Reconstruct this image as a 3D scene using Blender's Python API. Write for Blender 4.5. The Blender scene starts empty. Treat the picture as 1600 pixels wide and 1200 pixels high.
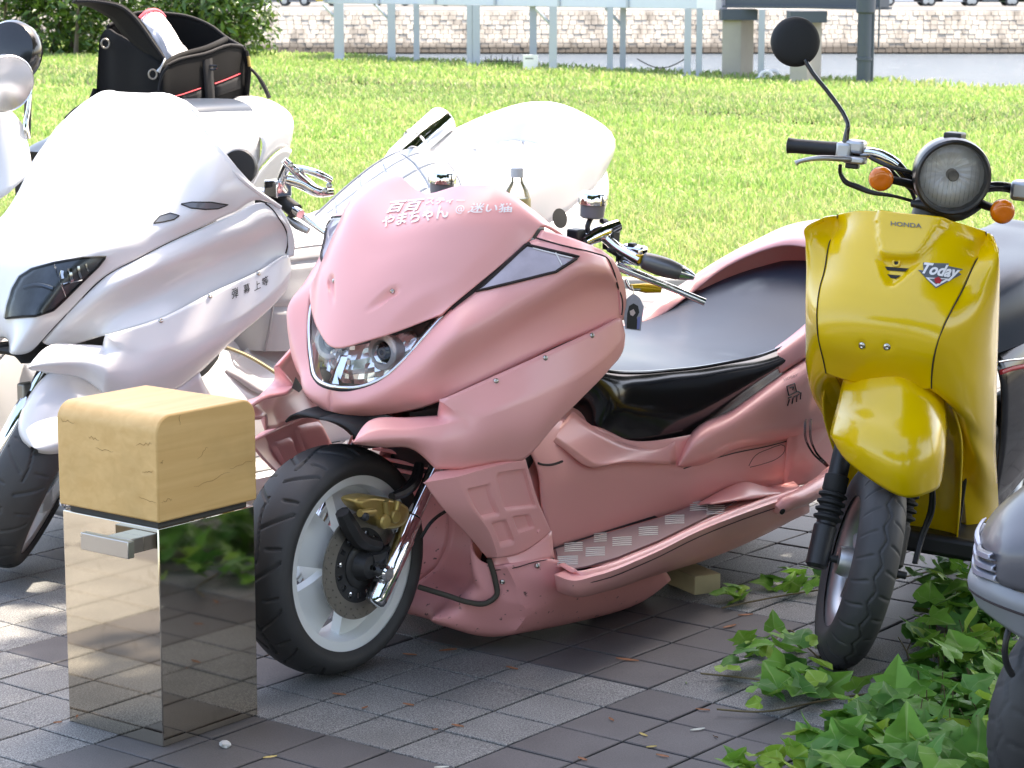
import bpy, bmesh, math, random
import numpy as np
from mathutils import Vector, Matrix
from mathutils.bvhtree import BVHTree

random.seed(7)
RNG = np.random.default_rng(11)
SC = bpy.context.scene
COL = SC.collection
R = math.radians

# ---------------------------------------------------------------- camera
FOC = 3751.0                       # focal length in pixels of a 1600 px wide frame
PITCH = R(9.65)
CAM_H = 1.5
cam_data = bpy.data.cameras.new('camera')
cam = bpy.data.objects.new('camera', cam_data)
COL.objects.link(cam)
cam.location = (0, 0, CAM_H)
cam.rotation_euler = (R(90) - PITCH, 0, 0)
cam_data.sensor_width = 36.0
cam_data.lens = FOC / 1600 * 36.0
cam_data.clip_end = 3000
cam_data.dof.use_dof = True
cam_data.dof.focus_distance = 5.4
cam_data.dof.aperture_fstop = 20.0
SC.camera = cam

# ---------------------------------------------------------------- sky, sun, exposure
SUN_EL, SUN_AZ = 62.0, 40.0        # degrees; azimuth counted from +X towards +Y
sdir = Vector((math.cos(R(SUN_EL)) * math.cos(R(SUN_AZ)), math.cos(R(SUN_EL)) * math.sin(R(SUN_AZ)), math.sin(R(SUN_EL))))
world = bpy.data.worlds.new('World')
SC.world = world
world.use_nodes = True
wn = world.node_tree
for n in list(wn.nodes):
    wn.nodes.remove(n)
sky = wn.nodes.new('ShaderNodeTexSky')
sky.sky_type = 'NISHITA'
sky.sun_disc = False
sky.sun_elevation = R(SUN_EL)
sky.sun_rotation = R(90 - SUN_AZ)
sky.air_density = 1.0
sky.dust_density = 3.0
sky.ozone_density = 0.5
bg = wn.nodes.new('ShaderNodeBackground')
bg.inputs['Strength'].default_value = 0.15
wo = wn.nodes.new('ShaderNodeOutputWorld')
wn.links.new(sky.outputs[0], bg.inputs['Color'])
wn.links.new(bg.outputs[0], wo.inputs['Surface'])
sun_data = bpy.data.lights.new('sun', 'SUN')
sun_data.energy = 2.9
sun_data.angle = R(0.55)
sun_data.color = (1.0, 0.95, 0.87)
sun = bpy.data.objects.new('sun', sun_data)
COL.objects.link(sun)
sun.location = sdir * 30
sun.rotation_euler = sdir.to_track_quat('Z', 'Y').to_euler()
SC.view_settings.view_transform = 'Standard'
SC.view_settings.look = 'None'
SC.view_settings.exposure = 2.42
SC.view_settings.gamma = 1.0
SC.view_settings.use_white_balance = True      # the camera's white balance, set for open shade
SC.view_settings.white_balance_temperature = 7350
SC.view_settings.white_balance_tint = 12
SC.view_settings.use_curve_mapping = False
SC.render.engine = 'CYCLES'
SC.cycles.max_bounces = 10
SC.cycles.transparent_max_bounces = 12
SC.cycles.caustics_reflective = False
SC.cycles.caustics_refractive = False

# ---------------------------------------------------------------- geometry helpers
CP, SP = math.cos(PITCH), math.sin(PITCH)
CAMV = np.array([0, 0, CAM_H])
FWD, UPV, RGT = np.array([0, CP, -SP]), np.array([0, SP, CP]), np.array([1.0, 0, 0])

def ray(u, v):
    return FWD + RGT * (u - 800) / FOC - UPV * (v - 600) / FOC

def onz(u, v, z=0.0):
    d = ray(u, v)
    return CAMV + d * (z - CAM_H) / d[2]

def ony(u, v, y):
    d = ray(u, v)
    return CAMV + d * y / d[1]

class Frame:
    """A vehicle's own axes: x forward, y left, z up, leaned over on its stand."""
    def __init__(s, ox, oy, head, lean, oz=0.0):
        h, a = R(head), R(lean)
        f = np.array([math.cos(h), math.sin(h), 0])
        l = np.array([-f[1], f[0], 0])
        up = np.array([0, 0, 1.0])
        s.O = np.array([ox, oy, oz])
        s.f, s.l, s.u = f, l * math.cos(a) - up * math.sin(a), up * math.cos(a) + l * math.sin(a)
        s.M = np.stack([s.f, s.l, s.u])
    def loc(s, P): return s.M @ (np.asarray(P, float) - s.O)
    def wor(s, p): return s.O + np.asarray(p, float) @ s.M
    def px(s, u, v, l):
        """the point at distance l left of the vehicle's middle plane that is seen at (u, v)"""
        d = s.M @ ray(u, v); c = s.loc(CAMV)
        return c + d * (l - c[1]) / d[1]
    def pf(s, u, v, x):
        d = s.M @ ray(u, v); c = s.loc(CAMV)
        return c + d * (x - c[0]) / d[0]
    def pz(s, u, v, z):
        d = s.M @ ray(u, v); c = s.loc(CAMV)
        return c + d * (z - c[2]) / d[2]
    def pr(s, P):
        d = np.asarray(P) @ s.M + s.O - CAMV
        z = d @ FWD
        return np.stack([800 + FOC * (d @ RGT) / z, 600 - FOC * (d @ UPV) / z], -1)
    def matrix(s):
        m = Matrix.Identity(4)
        for i in range(3):
            for j, ax in enumerate((s.f, s.l, s.u)):
                m[i][j] = ax[i]
            m[i][3] = s.O[i]
        return m

def new_obj(name, me, mat=None, parent=None):
    o = bpy.data.objects.new(name, me)
    COL.objects.link(o)
    if mat is not None and me is not None and not me.materials:
        for m in (mat if isinstance(mat, (list, tuple)) else [mat]):
            me.materials.append(m)
    if parent is not None:
        o.parent = parent
    return o

def mesh(name, verts, faces, mat=None, parent=None, smooth=True, angle=38, mats=None):
    me = bpy.data.meshes.new(name)
    me.from_pydata([tuple(map(float, v)) for v in verts], [], [tuple(map(int, f)) for f in faces])
    me.update()
    if smooth:
        me.polygons.foreach_set('use_smooth', [True] * len(me.polygons))
        if angle:
            me.set_sharp_from_angle(angle=R(angle))
    if mats is not None:
        me.polygons.foreach_set('material_index', mats)
    return new_obj(name, me, mat, parent)

def solid(o, t, off=-1.0):
    m = o.modifiers.new('solid', 'SOLIDIFY')
    m.thickness = t
    m.offset = off
    m.use_even_offset = False
    return o

def bevel(o, w, seg=2, ang=35):
    m = o.modifiers.new('bevel', 'BEVEL')
    m.width = w
    m.segments = seg
    m.limit_method = 'ANGLE'
    m.angle_limit = R(ang)
    return o

def thing(name, label, cat, frame=None, loc=None, group=None):
    o = bpy.data.objects.new(name, None)
    o.empty_display_size = 0.1
    COL.objects.link(o)
    if frame is not None:
        o.matrix_world = frame.matrix()
    elif loc is not None:
        o.location = loc
    tag(o, label, cat, group)
    return o

def tag(o, label=None, cat=None, group=None, kind=None):
    if label: o['label'] = label
    if cat: o['category'] = cat
    if group: o['group'] = group
    if kind: o['kind'] = kind
    return o

class MB:
    """collects simple solids into one mesh"""
    def __init__(s): s.v, s.f = [], []
    def add(s, v, f):
        b = len(s.v)
        s.v += [tuple(map(float, p)) for p in v]
        s.f += [tuple(int(i) + b for i in q) for q in f]
        return s
    def box(s, c, size, M=None):
        h = np.array(size) / 2.0
        v = np.array([[x, y, z] for x in (-1, 1) for y in (-1, 1) for z in (-1, 1)]) * h
        if M is not None: v = v @ np.array(M).T
        return s.add(v + np.array(c), [(0, 1, 3, 2), (4, 6, 7, 5), (0, 4, 5, 1), (2, 3, 7, 6), (0, 2, 6, 4), (1, 5, 7, 3)])
    def tube(s, pts, r, n=10, smooth=0, cap=True):
        return s.add(*tube_data(pts, r, n, smooth, cap))
    def lathe(s, prof, o, ax, n=32):
        return s.add(*lathe_data(prof, o, ax, n))
    def build(s, name, mat, parent=None, smooth=True, angle=38):
        return mesh(name, s.v, s.f, mat, parent, smooth, angle)

def crom_axis(P, n, breaks=()):
    """spline through P along axis 0, n steps a segment, tangent broken at the given indices"""
    P = np.asarray(P, float)
    K = len(P)
    if K == 1: return P
    flat = P.reshape(K, -1, 3) if P.ndim > 2 else P.reshape(K, 1, 3)
    ch = np.linalg.norm(np.diff(flat, axis=0), axis=2).mean(1) + 1e-6
    out = []
    br = set(breaks) | {0, K - 1}
    slope = [(P[i + 1] - P[i]) / ch[i] for i in range(K - 1)]
    for i in range(K - 1):
        def tan(k, left):
            if k in br: return None
            a, b = ch[k - 1], ch[k]
            return (slope[k - 1] * b + slope[k] * a) / (a + b)
        m0, m1 = tan(i, True), tan(i + 1, False)
        if m0 is None and m1 is None: m0 = m1 = slope[i]
        elif m0 is None: m0 = 1.5 * slope[i] - 0.5 * m1
        elif m1 is None: m1 = 1.5 * slope[i] - 0.5 * m0
        h = ch[i]
        for k in range(n):
            t = k / n
            out.append((2*t**3 - 3*t**2 + 1) * P[i] + (t**3 - 2*t**2 + t) * h * m0 + (-2*t**3 + 3*t**2) * P[i + 1] + (t**3 - t**2) * h * m1)
    out.append(P[-1])
    return np.array(out)

def grid_faces(a, b, closed=False):
    f = []
    for i in range(a - 1):
        for j in range(b - 1 + (1 if closed else 0)):
            k = (j + 1) % b
            f.append((i * b + j, i * b + k, (i + 1) * b + k, (i + 1) * b + j))
    return f

def dense(rows, nu=6, nv=6, cr=(), cc=()):
    G = np.array(rows, float)
    G = crom_axis(G, nu, cr)
    return np.transpose(crom_axis(np.transpose(G, (1, 0, 2)), nv, cc), (1, 0, 2))

def grid_mesh(name, G, mat, parent, out=(0, 1, 0.3), thick=0.004, angle=38):
    a, b, _ = G.shape
    V = G.reshape(-1, 3)
    F = grid_faces(a, b)
    n = np.cross(G[1:, :-1] - G[:-1, :-1], G[:-1, 1:] - G[:-1, :-1]).reshape(-1, 3).sum(0)
    # face winding (i,j),(i,j+1),(i+1,j+1) has normal  dj x di
    if np.dot(-n, out) < 0:
        F = [q[::-1] for q in F]
    o = mesh(name, V, F, mat, parent, True, angle)
    if thick: solid(o, thick)
    return o

MIR = np.array([1, -1, 1.0])

def patch(name, rows, mat, parent, nu=6, nv=6, cr=(), cc=(), out=(0, 1, 0.3), thick=0.004, mirror=True, disp=None, angle=38):
    """a panel through a grid of control points, and its twin on the other side"""
    G = dense(rows, nu, nv, cr, cc)
    if disp is not None: G = disp(G)
    o = grid_mesh(name, G, mat, parent, out, thick, angle)
    if mirror:
        grid_mesh(name, G * MIR, mat, parent, np.array(out) * MIR, thick, angle)
    return o, G

def sym_rows(rows):
    """left half rows (first point on the middle plane) to whole rows, right to left"""
    res = []
    for r in rows:
        r = [np.asarray(p, float) for p in r]
        res.append([p * MIR for p in r[:0:-1]] + [r[0] * np.array([1, 0, 1])] + r[1:])
    return res

def tube_data(pts, r, n=10, smooth=0, cap=True):
    P = np.array(pts, float)
    rr = np.array(r if hasattr(r, '__len__') else [r] * len(P), float)
    if smooth:
        P2 = crom_axis(P, smooth)
        rr = np.interp(np.linspace(0, len(P) - 1, len(P2)), np.arange(len(P)), rr)
        P = P2
    T = np.gradient(P, axis=0)
    T /= np.linalg.norm(T, axis=1)[:, None] + 1e-12
    ref = np.array([0, 0, 1.0]) if abs(T[0][2]) < 0.9 else np.array([1.0, 0, 0])
    N = np.cross(T[0], ref); N /= np.linalg.norm(N)
    V = []
    for i in range(len(P)):
        N = N - T[i] * np.dot(N, T[i]); N /= np.linalg.norm(N) + 1e-12
        B = np.cross(T[i], N)
        for k in range(n):
            a = 2 * math.pi * k / n
            V.append(P[i] + rr[i] * (math.cos(a) * N + math.sin(a) * B))
    F = grid_faces(len(P), n, True)
    if cap:
        F.append(tuple(range(n))[::-1])
        F.append(tuple((len(P) - 1) * n + k for k in range(n)))
    return V, F

def tube(name, pts, r, mat, parent=None, n=10, smooth=0):
    v, f = tube_data(pts, r, n, smooth)
    return mesh(name, v, f, mat, parent, True, 50)

def axes_of(ax):
    ax = np.asarray(ax, float); ax = ax / np.linalg.norm(ax)
    ref = np.array([0, 0, 1.0]) if abs(ax[2]) < 0.9 else np.array([1.0, 0, 0])
    e1 = np.cross(ref, ax); e1 /= np.linalg.norm(e1)
    return ax, e1, np.cross(ax, e1)

def lathe_data(prof, o, ax, n=32, cap=True):
    """prof: (height along axis, radius)"""
    ax, e1, e2 = axes_of(ax)
    o = np.asarray(o, float)
    V = []
    for h, r in prof:
        for k in range(n):
            a = 2 * math.pi * k / n
            V.append(o + ax * h + r * (math.cos(a) * e1 + math.sin(a) * e2))
    F = grid_faces(len(prof), n, True)
    if cap:
        F.append(tuple(range(n))[::-1]); F.append(tuple((len(prof) - 1) * n + k for k in range(n)))
    return V, F

def lathe(name, prof, o, ax, mat, parent=None, n=32, angle=38, cap=True):
    v, f = lathe_data(prof, o, ax, n, cap)
    return mesh(name, v, f, mat, parent, True, angle)

# ---------------------------------------------------------------- materials
def mat_new(name):
    m = bpy.data.materials.new(name)
    m.use_nodes = True
    nt = m.node_tree
    return m, nt, nt.nodes['Principled BSDF']

def mat(name, color, rough=0.5, metal=0.0, coat=0.0, var=0.06, vscale=6.0, bump=0.0, bscale=200.0, rvar=0.08, spec=0.5, emit=None, alpha=None, trans=0.0, coat_rough=0.05, spots=None):
    m, nt, b = mat_new(name)
    L = nt.links.new
    tc = nt.nodes.new('ShaderNodeTexCoord')
    nz = nt.nodes.new('ShaderNodeTexNoise')
    nz.inputs['Scale'].default_value = vscale
    nz.inputs['Detail'].default_value = 5
    L(tc.outputs['Object'], nz.inputs['Vector'])
    mx = nt.nodes.new('ShaderNodeMix'); mx.data_type = 'RGBA'
    c = np.array(color)
    mx.inputs['A'].default_value = (*np.clip(c * (1 - var), 0, 1), 1)
    mx.inputs['B'].default_value = (*np.clip(c * (1 + var), 0, 1), 1)
    L(nz.outputs['Fac'], mx.inputs['Factor'])
    last = mx.outputs['Result']
    if spots is not None:
        scol, sscale, lo, hi, amt = spots
        n2 = nt.nodes.new('ShaderNodeTexNoise'); n2.inputs['Scale'].default_value = sscale; n2.inputs['Detail'].default_value = 6
        L(tc.outputs['Object'], n2.inputs['Vector'])
        mr = nt.nodes.new('ShaderNodeMapRange'); mr.inputs['From Min'].default_value = lo; mr.inputs['From Max'].default_value = hi; mr.inputs['To Max'].default_value = amt
        L(n2.outputs['Fac'], mr.inputs['Value'])
        m2 = nt.nodes.new('ShaderNodeMix'); m2.data_type = 'RGBA'
        L(mr.outputs['Result'], m2.inputs['Factor']); L(last, m2.inputs['A']); m2.inputs['B'].default_value = (*scol, 1)
        last = m2.outputs['Result']
    L(last, b.inputs['Base Color'])
    if rvar:
        mr = nt.nodes.new('ShaderNodeMapRange')
        mr.inputs['To Min'].default_value = max(0.01, rough * (1 - rvar)); mr.inputs['To Max'].default_value = rough * (1 + rvar)
        L(nz.outputs['Fac'], mr.inputs['Value']); L(mr.outputs['Result'], b.inputs['Roughness'])
    else:
        b.inputs['Roughness'].default_value = rough
    b.inputs['Metallic'].default_value = metal
    b.inputs['Specular IOR Level'].default_value = spec
    b.inputs['Coat Weight'].default_value = coat
    b.inputs['Coat Roughness'].default_value = coat_rough
    if trans: b.inputs['Transmission Weight'].default_value = trans
    if bump:
        n3 = nt.nodes.new('ShaderNodeTexNoise'); n3.inputs['Scale'].default_value = bscale; n3.inputs['Detail'].default_value = 3
        L(tc.outputs['Object'], n3.inputs['Vector'])
        bp = nt.nodes.new('ShaderNodeBump'); bp.inputs['Strength'].default_value = bump; bp.inputs['Distance'].default_value = 0.002
        L(n3.outputs['Fac'], bp.inputs['Height']); L(bp.outputs['Normal'], b.inputs['Normal'])
    return m

def mat_clear(name, tint=(1, 1, 1), ior=1.45, rough=0.02):
    m = bpy.data.materials.new(name); m.use_nodes = True
    nt = m.node_tree; nt.nodes.clear(); L = nt.links.new
    o = nt.nodes.new('ShaderNodeOutputMaterial')
    t = nt.nodes.new('ShaderNodeBsdfTransparent'); t.inputs['Color'].default_value = (*tint, 1)
    g = nt.nodes.new('ShaderNodeBsdfGlossy'); g.inputs['Roughness'].default_value = rough
    fr = nt.nodes.new('ShaderNodeFresnel'); fr.inputs['IOR'].default_value = ior
    mx = nt.nodes.new('ShaderNodeMixShader')
    L(fr.outputs[0], mx.inputs[0]); L(t.outputs[0], mx.inputs[1]); L(g.outputs[0], mx.inputs[2]); L(mx.outputs[0], o.inputs['Surface'])
    return m

def leaf_mat(name, c1, c2, c3, rough=0.45, trans=0.35, attr='tint'):
    """foliage: per-leaf tint, light through the blade"""
    m = bpy.data.materials.new(name); m.use_nodes = True
    nt = m.node_tree; nt.nodes.clear(); L = nt.links.new
    o = nt.nodes.new('ShaderNodeOutputMaterial')
    at = nt.nodes.new('ShaderNodeAttribute'); at.attribute_name = attr
    cr = nt.nodes.new('ShaderNodeValToRGB')
    cr.color_ramp.elements[0].color = (*c1, 1); cr.color_ramp.elements[1].color = (*c3, 1)
    e = cr.color_ramp.elements.new(0.5); e.color = (*c2, 1)
    L(at.outputs['Fac'], cr.inputs['Fac'])
    b = nt.nodes.new('ShaderNodeBsdfPrincipled'); b.inputs['Roughness'].default_value = rough; b.inputs['Specular IOR Level'].default_value = 0.4
    L(cr.outputs['Color'], b.inputs['Base Color'])
    tr = nt.nodes.new('ShaderNodeBsdfTranslucent'); L(cr.outputs['Color'], tr.inputs['Color'])
    mx = nt.nodes.new('ShaderNodeMixShader'); mx.inputs[0].default_value = trans
    L(b.outputs[0], mx.inputs[1]); L(tr.outputs[0], mx.inputs[2]); L(mx.outputs[0], o.inputs['Surface'])
    return m

M = {}
M['pink'] = mat('pink_paint', (0.84, 0.395, 0.38), 0.36, coat=0.25, coat_rough=0.12, var=0.035, vscale=3.0, bump=0.02, bscale=60)
M['pink_dirty'] = mat('dirty_pink_paint', (0.70, 0.30, 0.295), 0.5, var=0.12, vscale=5.0, spots=((0.03, 0.02, 0.02), 60.0, 0.66, 0.72, 0.9))
M['white'] = mat('white_paint', (0.70, 0.70, 0.715), 0.22, coat=0.4, var=0.015, vscale=3.0)
M['white_leather'] = mat('white_leather', (0.52, 0.53, 0.55), 0.42, var=0.03, bump=0.15, bscale=350)
M['yellow'] = mat('yellow_paint', (0.75, 0.495, 0.004), 0.2, coat=0.4, coat_rough=0.03, var=0.03, vscale=3.0)
M['black_plastic'] = mat('black_plastic', (0.013, 0.013, 0.014), 0.45, var=0.15, bump=0.05, bscale=300)
M['black_gloss'] = mat('black_gloss_vinyl', (0.010, 0.010, 0.011), 0.16, coat=0.3, var=0.1, bump=0.03, bscale=40)
M['black_matte'] = mat('black_matte', (0.011, 0.0115, 0.012), 0.7, var=0.15)
M['seat_vinyl'] = mat('seat_vinyl', (0.030, 0.042, 0.062), 0.36, var=0.1, vscale=10, bump=0.06, bscale=260, spec=0.22)  # black vinyl; the blue of the reflected sky is put into the base
M['rubber'] = mat('tyre_rubber', (0.034, 0.034, 0.035), 0.6, var=0.3, vscale=14, bump=0.1, bscale=300, spots=((0.06, 0.055, 0.05), 9.0, 0.5, 0.8, 0.35))
M['chrome'] = mat('chrome', (0.78, 0.79, 0.80), 0.07, metal=1.0, var=0.03, rvar=0.3)
M['alloy'] = mat('cast_alloy', (0.46, 0.47, 0.48), 0.42, metal=1.0, var=0.06)
M['steel_dark'] = mat('dark_steel', (0.27, 0.25, 0.22), 0.42, metal=0.7, var=0.2, vscale=25)
M['iron'] = mat('cast_iron', (0.035, 0.035, 0.036), 0.5, metal=0.4, var=0.25, vscale=20)
M['gold'] = mat('gold_caliper_paint', (0.45, 0.33, 0.11), 0.38, metal=0.6, var=0.1)
M['rim_white'] = mat('white_rim_paint', (0.76, 0.78, 0.77), 0.35, coat=0.2, var=0.04, spots=((0.25, 0.24, 0.22), 14.0, 0.6, 0.9, 0.25))
M['yellow_part'] = mat('yellow_anodised', (0.65, 0.42, 0.01), 0.3, metal=0.3, var=0.05)
M['amber'] = mat('amber_lens', (0.72, 0.17, 0.005), 0.12, coat=0.5, var=0.12, vscale=40)
M['reflector'] = mat('lamp_reflector', (0.95, 0.94, 0.92), 0.3, metal=0.1, var=0.12, vscale=60)
M['bowl_chrome'] = mat('headlamp_bowl', (0.84, 0.83, 0.82), 0.2, metal=0.85, var=0.1, vscale=60)
M['lens'] = mat_clear('clear_lens', (0.96, 0.97, 0.98))
M['lens_smoke'] = mat_clear('smoked_lens', (0.66, 0.68, 0.70), ior=1.33, rough=0.06)
M['rubber_trim'] = mat('rubber_trim', (0.05, 0.042, 0.03), 0.7, var=0.25, vscale=40)
M['screw'] = mat('screw_steel', (0.5, 0.49, 0.46), 0.25, metal=1.0, var=0.1)
M['print_white'] = mat('white_print', (0.82, 0.80, 0.80), 0.5, var=0.01)
M['print_black'] = mat('black_print', (0.012, 0.012, 0.013), 0.5, var=0.05)
M['print_grey'] = mat('grey_print', (0.11, 0.12, 0.13), 0.45, var=0.05)
M['print_red'] = mat('red_print', (0.45, 0.02, 0.03), 0.45, var=0.05)
M['seam'] = mat('dark_seam', (0.02, 0.012, 0.012), 0.8, var=0.1)
M['gray_paint'] = mat('grey_scooter_paint', (0.10, 0.098, 0.11), 0.35, coat=0.25, var=0.06)
M['gray_light'] = mat('light_grey_plastic', (0.21, 0.22, 0.235), 0.45, var=0.08, vscale=12)
M['checker'] = mat('pink_reflecting_plate', (0.30, 0.225, 0.235), 0.45, metal=0.35, var=0.1, vscale=30)  # pink reflected from the bodywork is put into the plate colour
M['alu_bright'] = mat('whitened_aluminium', (0.88, 0.87, 0.86), 0.4, metal=0.35, var=0.03)  # shine of the raised bars put in as a near-white colour
M['lamp_back'] = mat('lamp_backing', (0.82, 0.72, 0.76), 0.4, metal=0.0, var=0.25, vscale=30)
M['lens_pale'] = mat_clear('pale_lens', (0.97, 0.95, 0.97), ior=1.3)

# ---------------------------------------------------------------- pavement of granite and dark tiles
TY = R(52.025)
TA = np.array([math.cos(TY), math.sin(TY)])       # up and to the right in the picture
TB = np.array([math.sin(TY), -math.cos(TY)])      # down and to the right
TO = np.array([-0.2971, 4.9876])
TS = 0.16372

def tile_pos(i, j):
    return TO + TS * (i * TA + j * TB)

def tile_mat(name, col, speck, speck_amt, rough):
    m, nt, b = mat_new(name)
    L = nt.links.new
    tc = nt.nodes.new('ShaderNodeTexCoord')
    oi = nt.nodes.new('ShaderNodeObjectInfo')
    geo = nt.nodes.new('ShaderNodeNewGeometry')
    v = nt.nodes.new('ShaderNodeTexNoise'); v.inputs['Scale'].default_value = 330; v.inputs['Detail'].default_value = 2
    L(geo.outputs['Position'], v.inputs['Vector'])
    cr = nt.nodes.new('ShaderNodeValToRGB')
    cr.color_ramp.elements[0].position = 0.36; cr.color_ramp.elements[0].color = (*np.array(col) * (1 - speck_amt), 1)
    cr.color_ramp.elements[1].position = 0.64; cr.color_ramp.elements[1].color = (*np.minimum(np.array(speck), 1), 1)
    e = cr.color_ramp.elements.new(0.5); e.color = (*col, 1)
    L(v.outputs['Fac'], cr.inputs['Fac'])
    big = nt.nodes.new('ShaderNodeTexNoise'); big.inputs['Scale'].default_value = 5.5; big.inputs['Detail'].default_value = 6
    L(geo.outputs['Position'], big.inputs['Vector'])
    mr = nt.nodes.new('ShaderNodeMapRange'); mr.inputs['From Min'].default_value = 0.3; mr.inputs['From Max'].default_value = 0.7
    mr.inputs['To Min'].default_value = 0.78; mr.inputs['To Max'].default_value = 1.12
    L(big.outputs['Fac'], mr.inputs['Value'])
    r2 = nt.nodes.new('ShaderNodeMapRange'); r2.inputs['To Min'].default_value = 0.86; r2.inputs['To Max'].default_value = 1.12
    L(oi.outputs['Random'], r2.inputs['Value'])
    mu = nt.nodes.new('ShaderNodeMath'); mu.operation = 'MULTIPLY'
    L(mr.outputs['Result'], mu.inputs[0]); L(r2.outputs['Result'], mu.inputs[1])
    vm = nt.nodes.new('ShaderNodeVectorMath'); vm.operation = 'SCALE'
    L(cr.outputs['Color'], vm.inputs[0]); L(mu.outputs[0], vm.inputs['Scale'])
    L(vm.outputs[0], b.inputs['Base Color'])
    b.inputs['Roughness'].default_value = rough
    bp = nt.nodes.new('ShaderNodeBump'); bp.inputs['Strength'].default_value = 0.35; bp.inputs['Distance'].default_value = 0.001
    L(v.outputs['Fac'], bp.inputs['Height']); L(bp.outputs['Normal'], b.inputs['Normal'])
    return m

M['tile_granite'] = tile_mat('granite_tile', (0.150, 0.152, 0.148), (0.27, 0.27, 0.26), 0.55, 0.7)
M['tile_dark'] = tile_mat('dark_purplish_tile', (0.076, 0.073, 0.075), (0.09, 0.085, 0.086), 0.2, 0.62)
M['grout'] = mat('grout', (0.05, 0.048, 0.043), 0.9, var=0.35, vscale=30, bump=0.4, bscale=300)
M['soil'] = mat('lawn_soil', (0.15, 0.18, 0.05), 0.95, var=0.35, vscale=2.2)
M['bank'] = mat('bank_earth', (0.16, 0.15, 0.10), 0.95, var=0.3, vscale=1.5)

LAWN_Y = 11.7
pav = mesh('pavement', [(-14, -16, -0.006), (14, -16, -0.006), (14, LAWN_Y, -0.006), (-14, LAWN_Y, -0.006)], [(0, 1, 2, 3)], M['grout'], None, False)
tag(pav, kind='structure', label='grey tiled pavement of granite and dark square setts')

def tile_mesh(m):
    h = TS / 2 - 0.0028
    w = 0.0022
    v = []
    for (z, s) in ((-0.006, h), (-0.0015, h), (0.0, h - w)):
        for k in range(4):
            a = TY + math.pi / 4 + k * math.pi / 2
            v.append((s * math.sqrt(2) * math.cos(a), s * math.sqrt(2) * math.sin(a), z))
    f = [(8, 9, 10, 11)]
    for r in range(2):
        for k in range(4):
            f.append((r * 4 + k, r * 4 + (k + 1) % 4, r * 4 + 4 + (k + 1) % 4, r * 4 + 4 + k))
    me = bpy.data.meshes.new('paving_tile')
    me.from_pydata(v, [], f); me.materials.append(m); me.update()
    return me

TM = [tile_mesh(M['tile_granite']), tile_mesh(M['tile_dark'])]
def tile_kind(i, j):
    return 0 if ((math.floor((i + 2) / 4) + math.floor((j + 1) / 4)) % 2 == 0) else 1

near, far = [], []
for i in range(-95, 120):
    for j in range(-110, 100):
        c = tile_pos(i + 0.5, j + 0.5)
        if c[1] > LAWN_Y - 0.12 or c[1] < -2.0 or abs(c[0]) > 6: continue
        d = c[1] * CP + CAM_H * SP
        u = 800 + FOC * c[0] / d if d > 0.5 else 9e9
        vv = 600 + FOC * (CAM_H * CP - c[1] * SP) / d if d > 0.5 else 9e9
        inview = -60 < u < 1660 and 400 < vv < 1260
        (near if inview else far).append((c[1], i, j, c))
near.sort(key=lambda t: t[0])
for q, (_, i, j, c) in enumerate(near[:300]):
    o = bpy.data.objects.new('paving_tile', TM[tile_kind(i, j)])
    COL.objects.link(o); o.parent = pav
    o.location = (c[0], c[1], random.uniform(-0.0008, 0.0008))
    o.rotation_euler = (R(random.gauss(0, 0.25)), R(random.gauss(0, 0.25)), 0)
rest = near[300:] + far
V, F, MI = [], [], []
for (_, i, j, c) in rest:
    k = tile_kind(i, j)
    b = len(V)
    for p in TM[k].vertices: V.append((p.co.x + c[0], p.co.y + c[1], p.co.z))
    for p in TM[k].polygons:
        F.append([b + t for t in p.vertices]); MI.append(k)
far_tiles = mesh('paving_tiles', V, F, [M['tile_granite'], M['tile_dark']], pav, False, None, MI)
tag(far_tiles, kind='stuff')

# ---------------------------------------------------------------- lawn, embankment, water, far quay
E0, E1 = np.array([-12.2, 57.8]), np.array([6.8, 31.9])      # the lawn's far edge
ED = (E1 - E0) / np.linalg.norm(E1 - E0)
EN = np.array([ED[1], -ED[0]]) * -1.0                        # towards the water
if EN[1] < 0: EN = -EN
def edge_pt(t, off=0.0, z=0.0):
    p = E0 + ED * t + EN * off
    return (p[0], p[1], z)
TE0, TE1 = -60.0, 75.0
pa, pb = edge_pt(TE0), edge_pt(TE1)
lawn = mesh('lawn', [(-120, LAWN_Y, 0.0), (14, LAWN_Y, 0.0), (60, -20, 0.0), (pb[0], pb[1], 0.0), (pa[0], pa[1], 0.0), (-120, 140, 0)], [(0, 1, 2, 3, 4, 5)], M['soil'], None, False)
tag(lawn, kind='structure')
kb = MB(); kb.box((0, LAWN_Y - 0.05, 0.0), (28, 0.1, 0.09))
kerb = kb.build('lawn_kerb', mat('kerb_concrete', (0.33, 0.32, 0.30), 0.85, var=0.15, bump=0.3, bscale=80), None, False)
bevel(kerb, 0.01); tag(kerb, kind='structure')
bank = mesh('embankment', [edge_pt(TE0, 0, 0), edge_pt(TE1, 0, 0), edge_pt(TE1, 5, -3.2), edge_pt(TE0, 5, -3.2)], [(0, 1, 2, 3)], M['bank'], None, False)
tag(bank, kind='structure')

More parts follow.
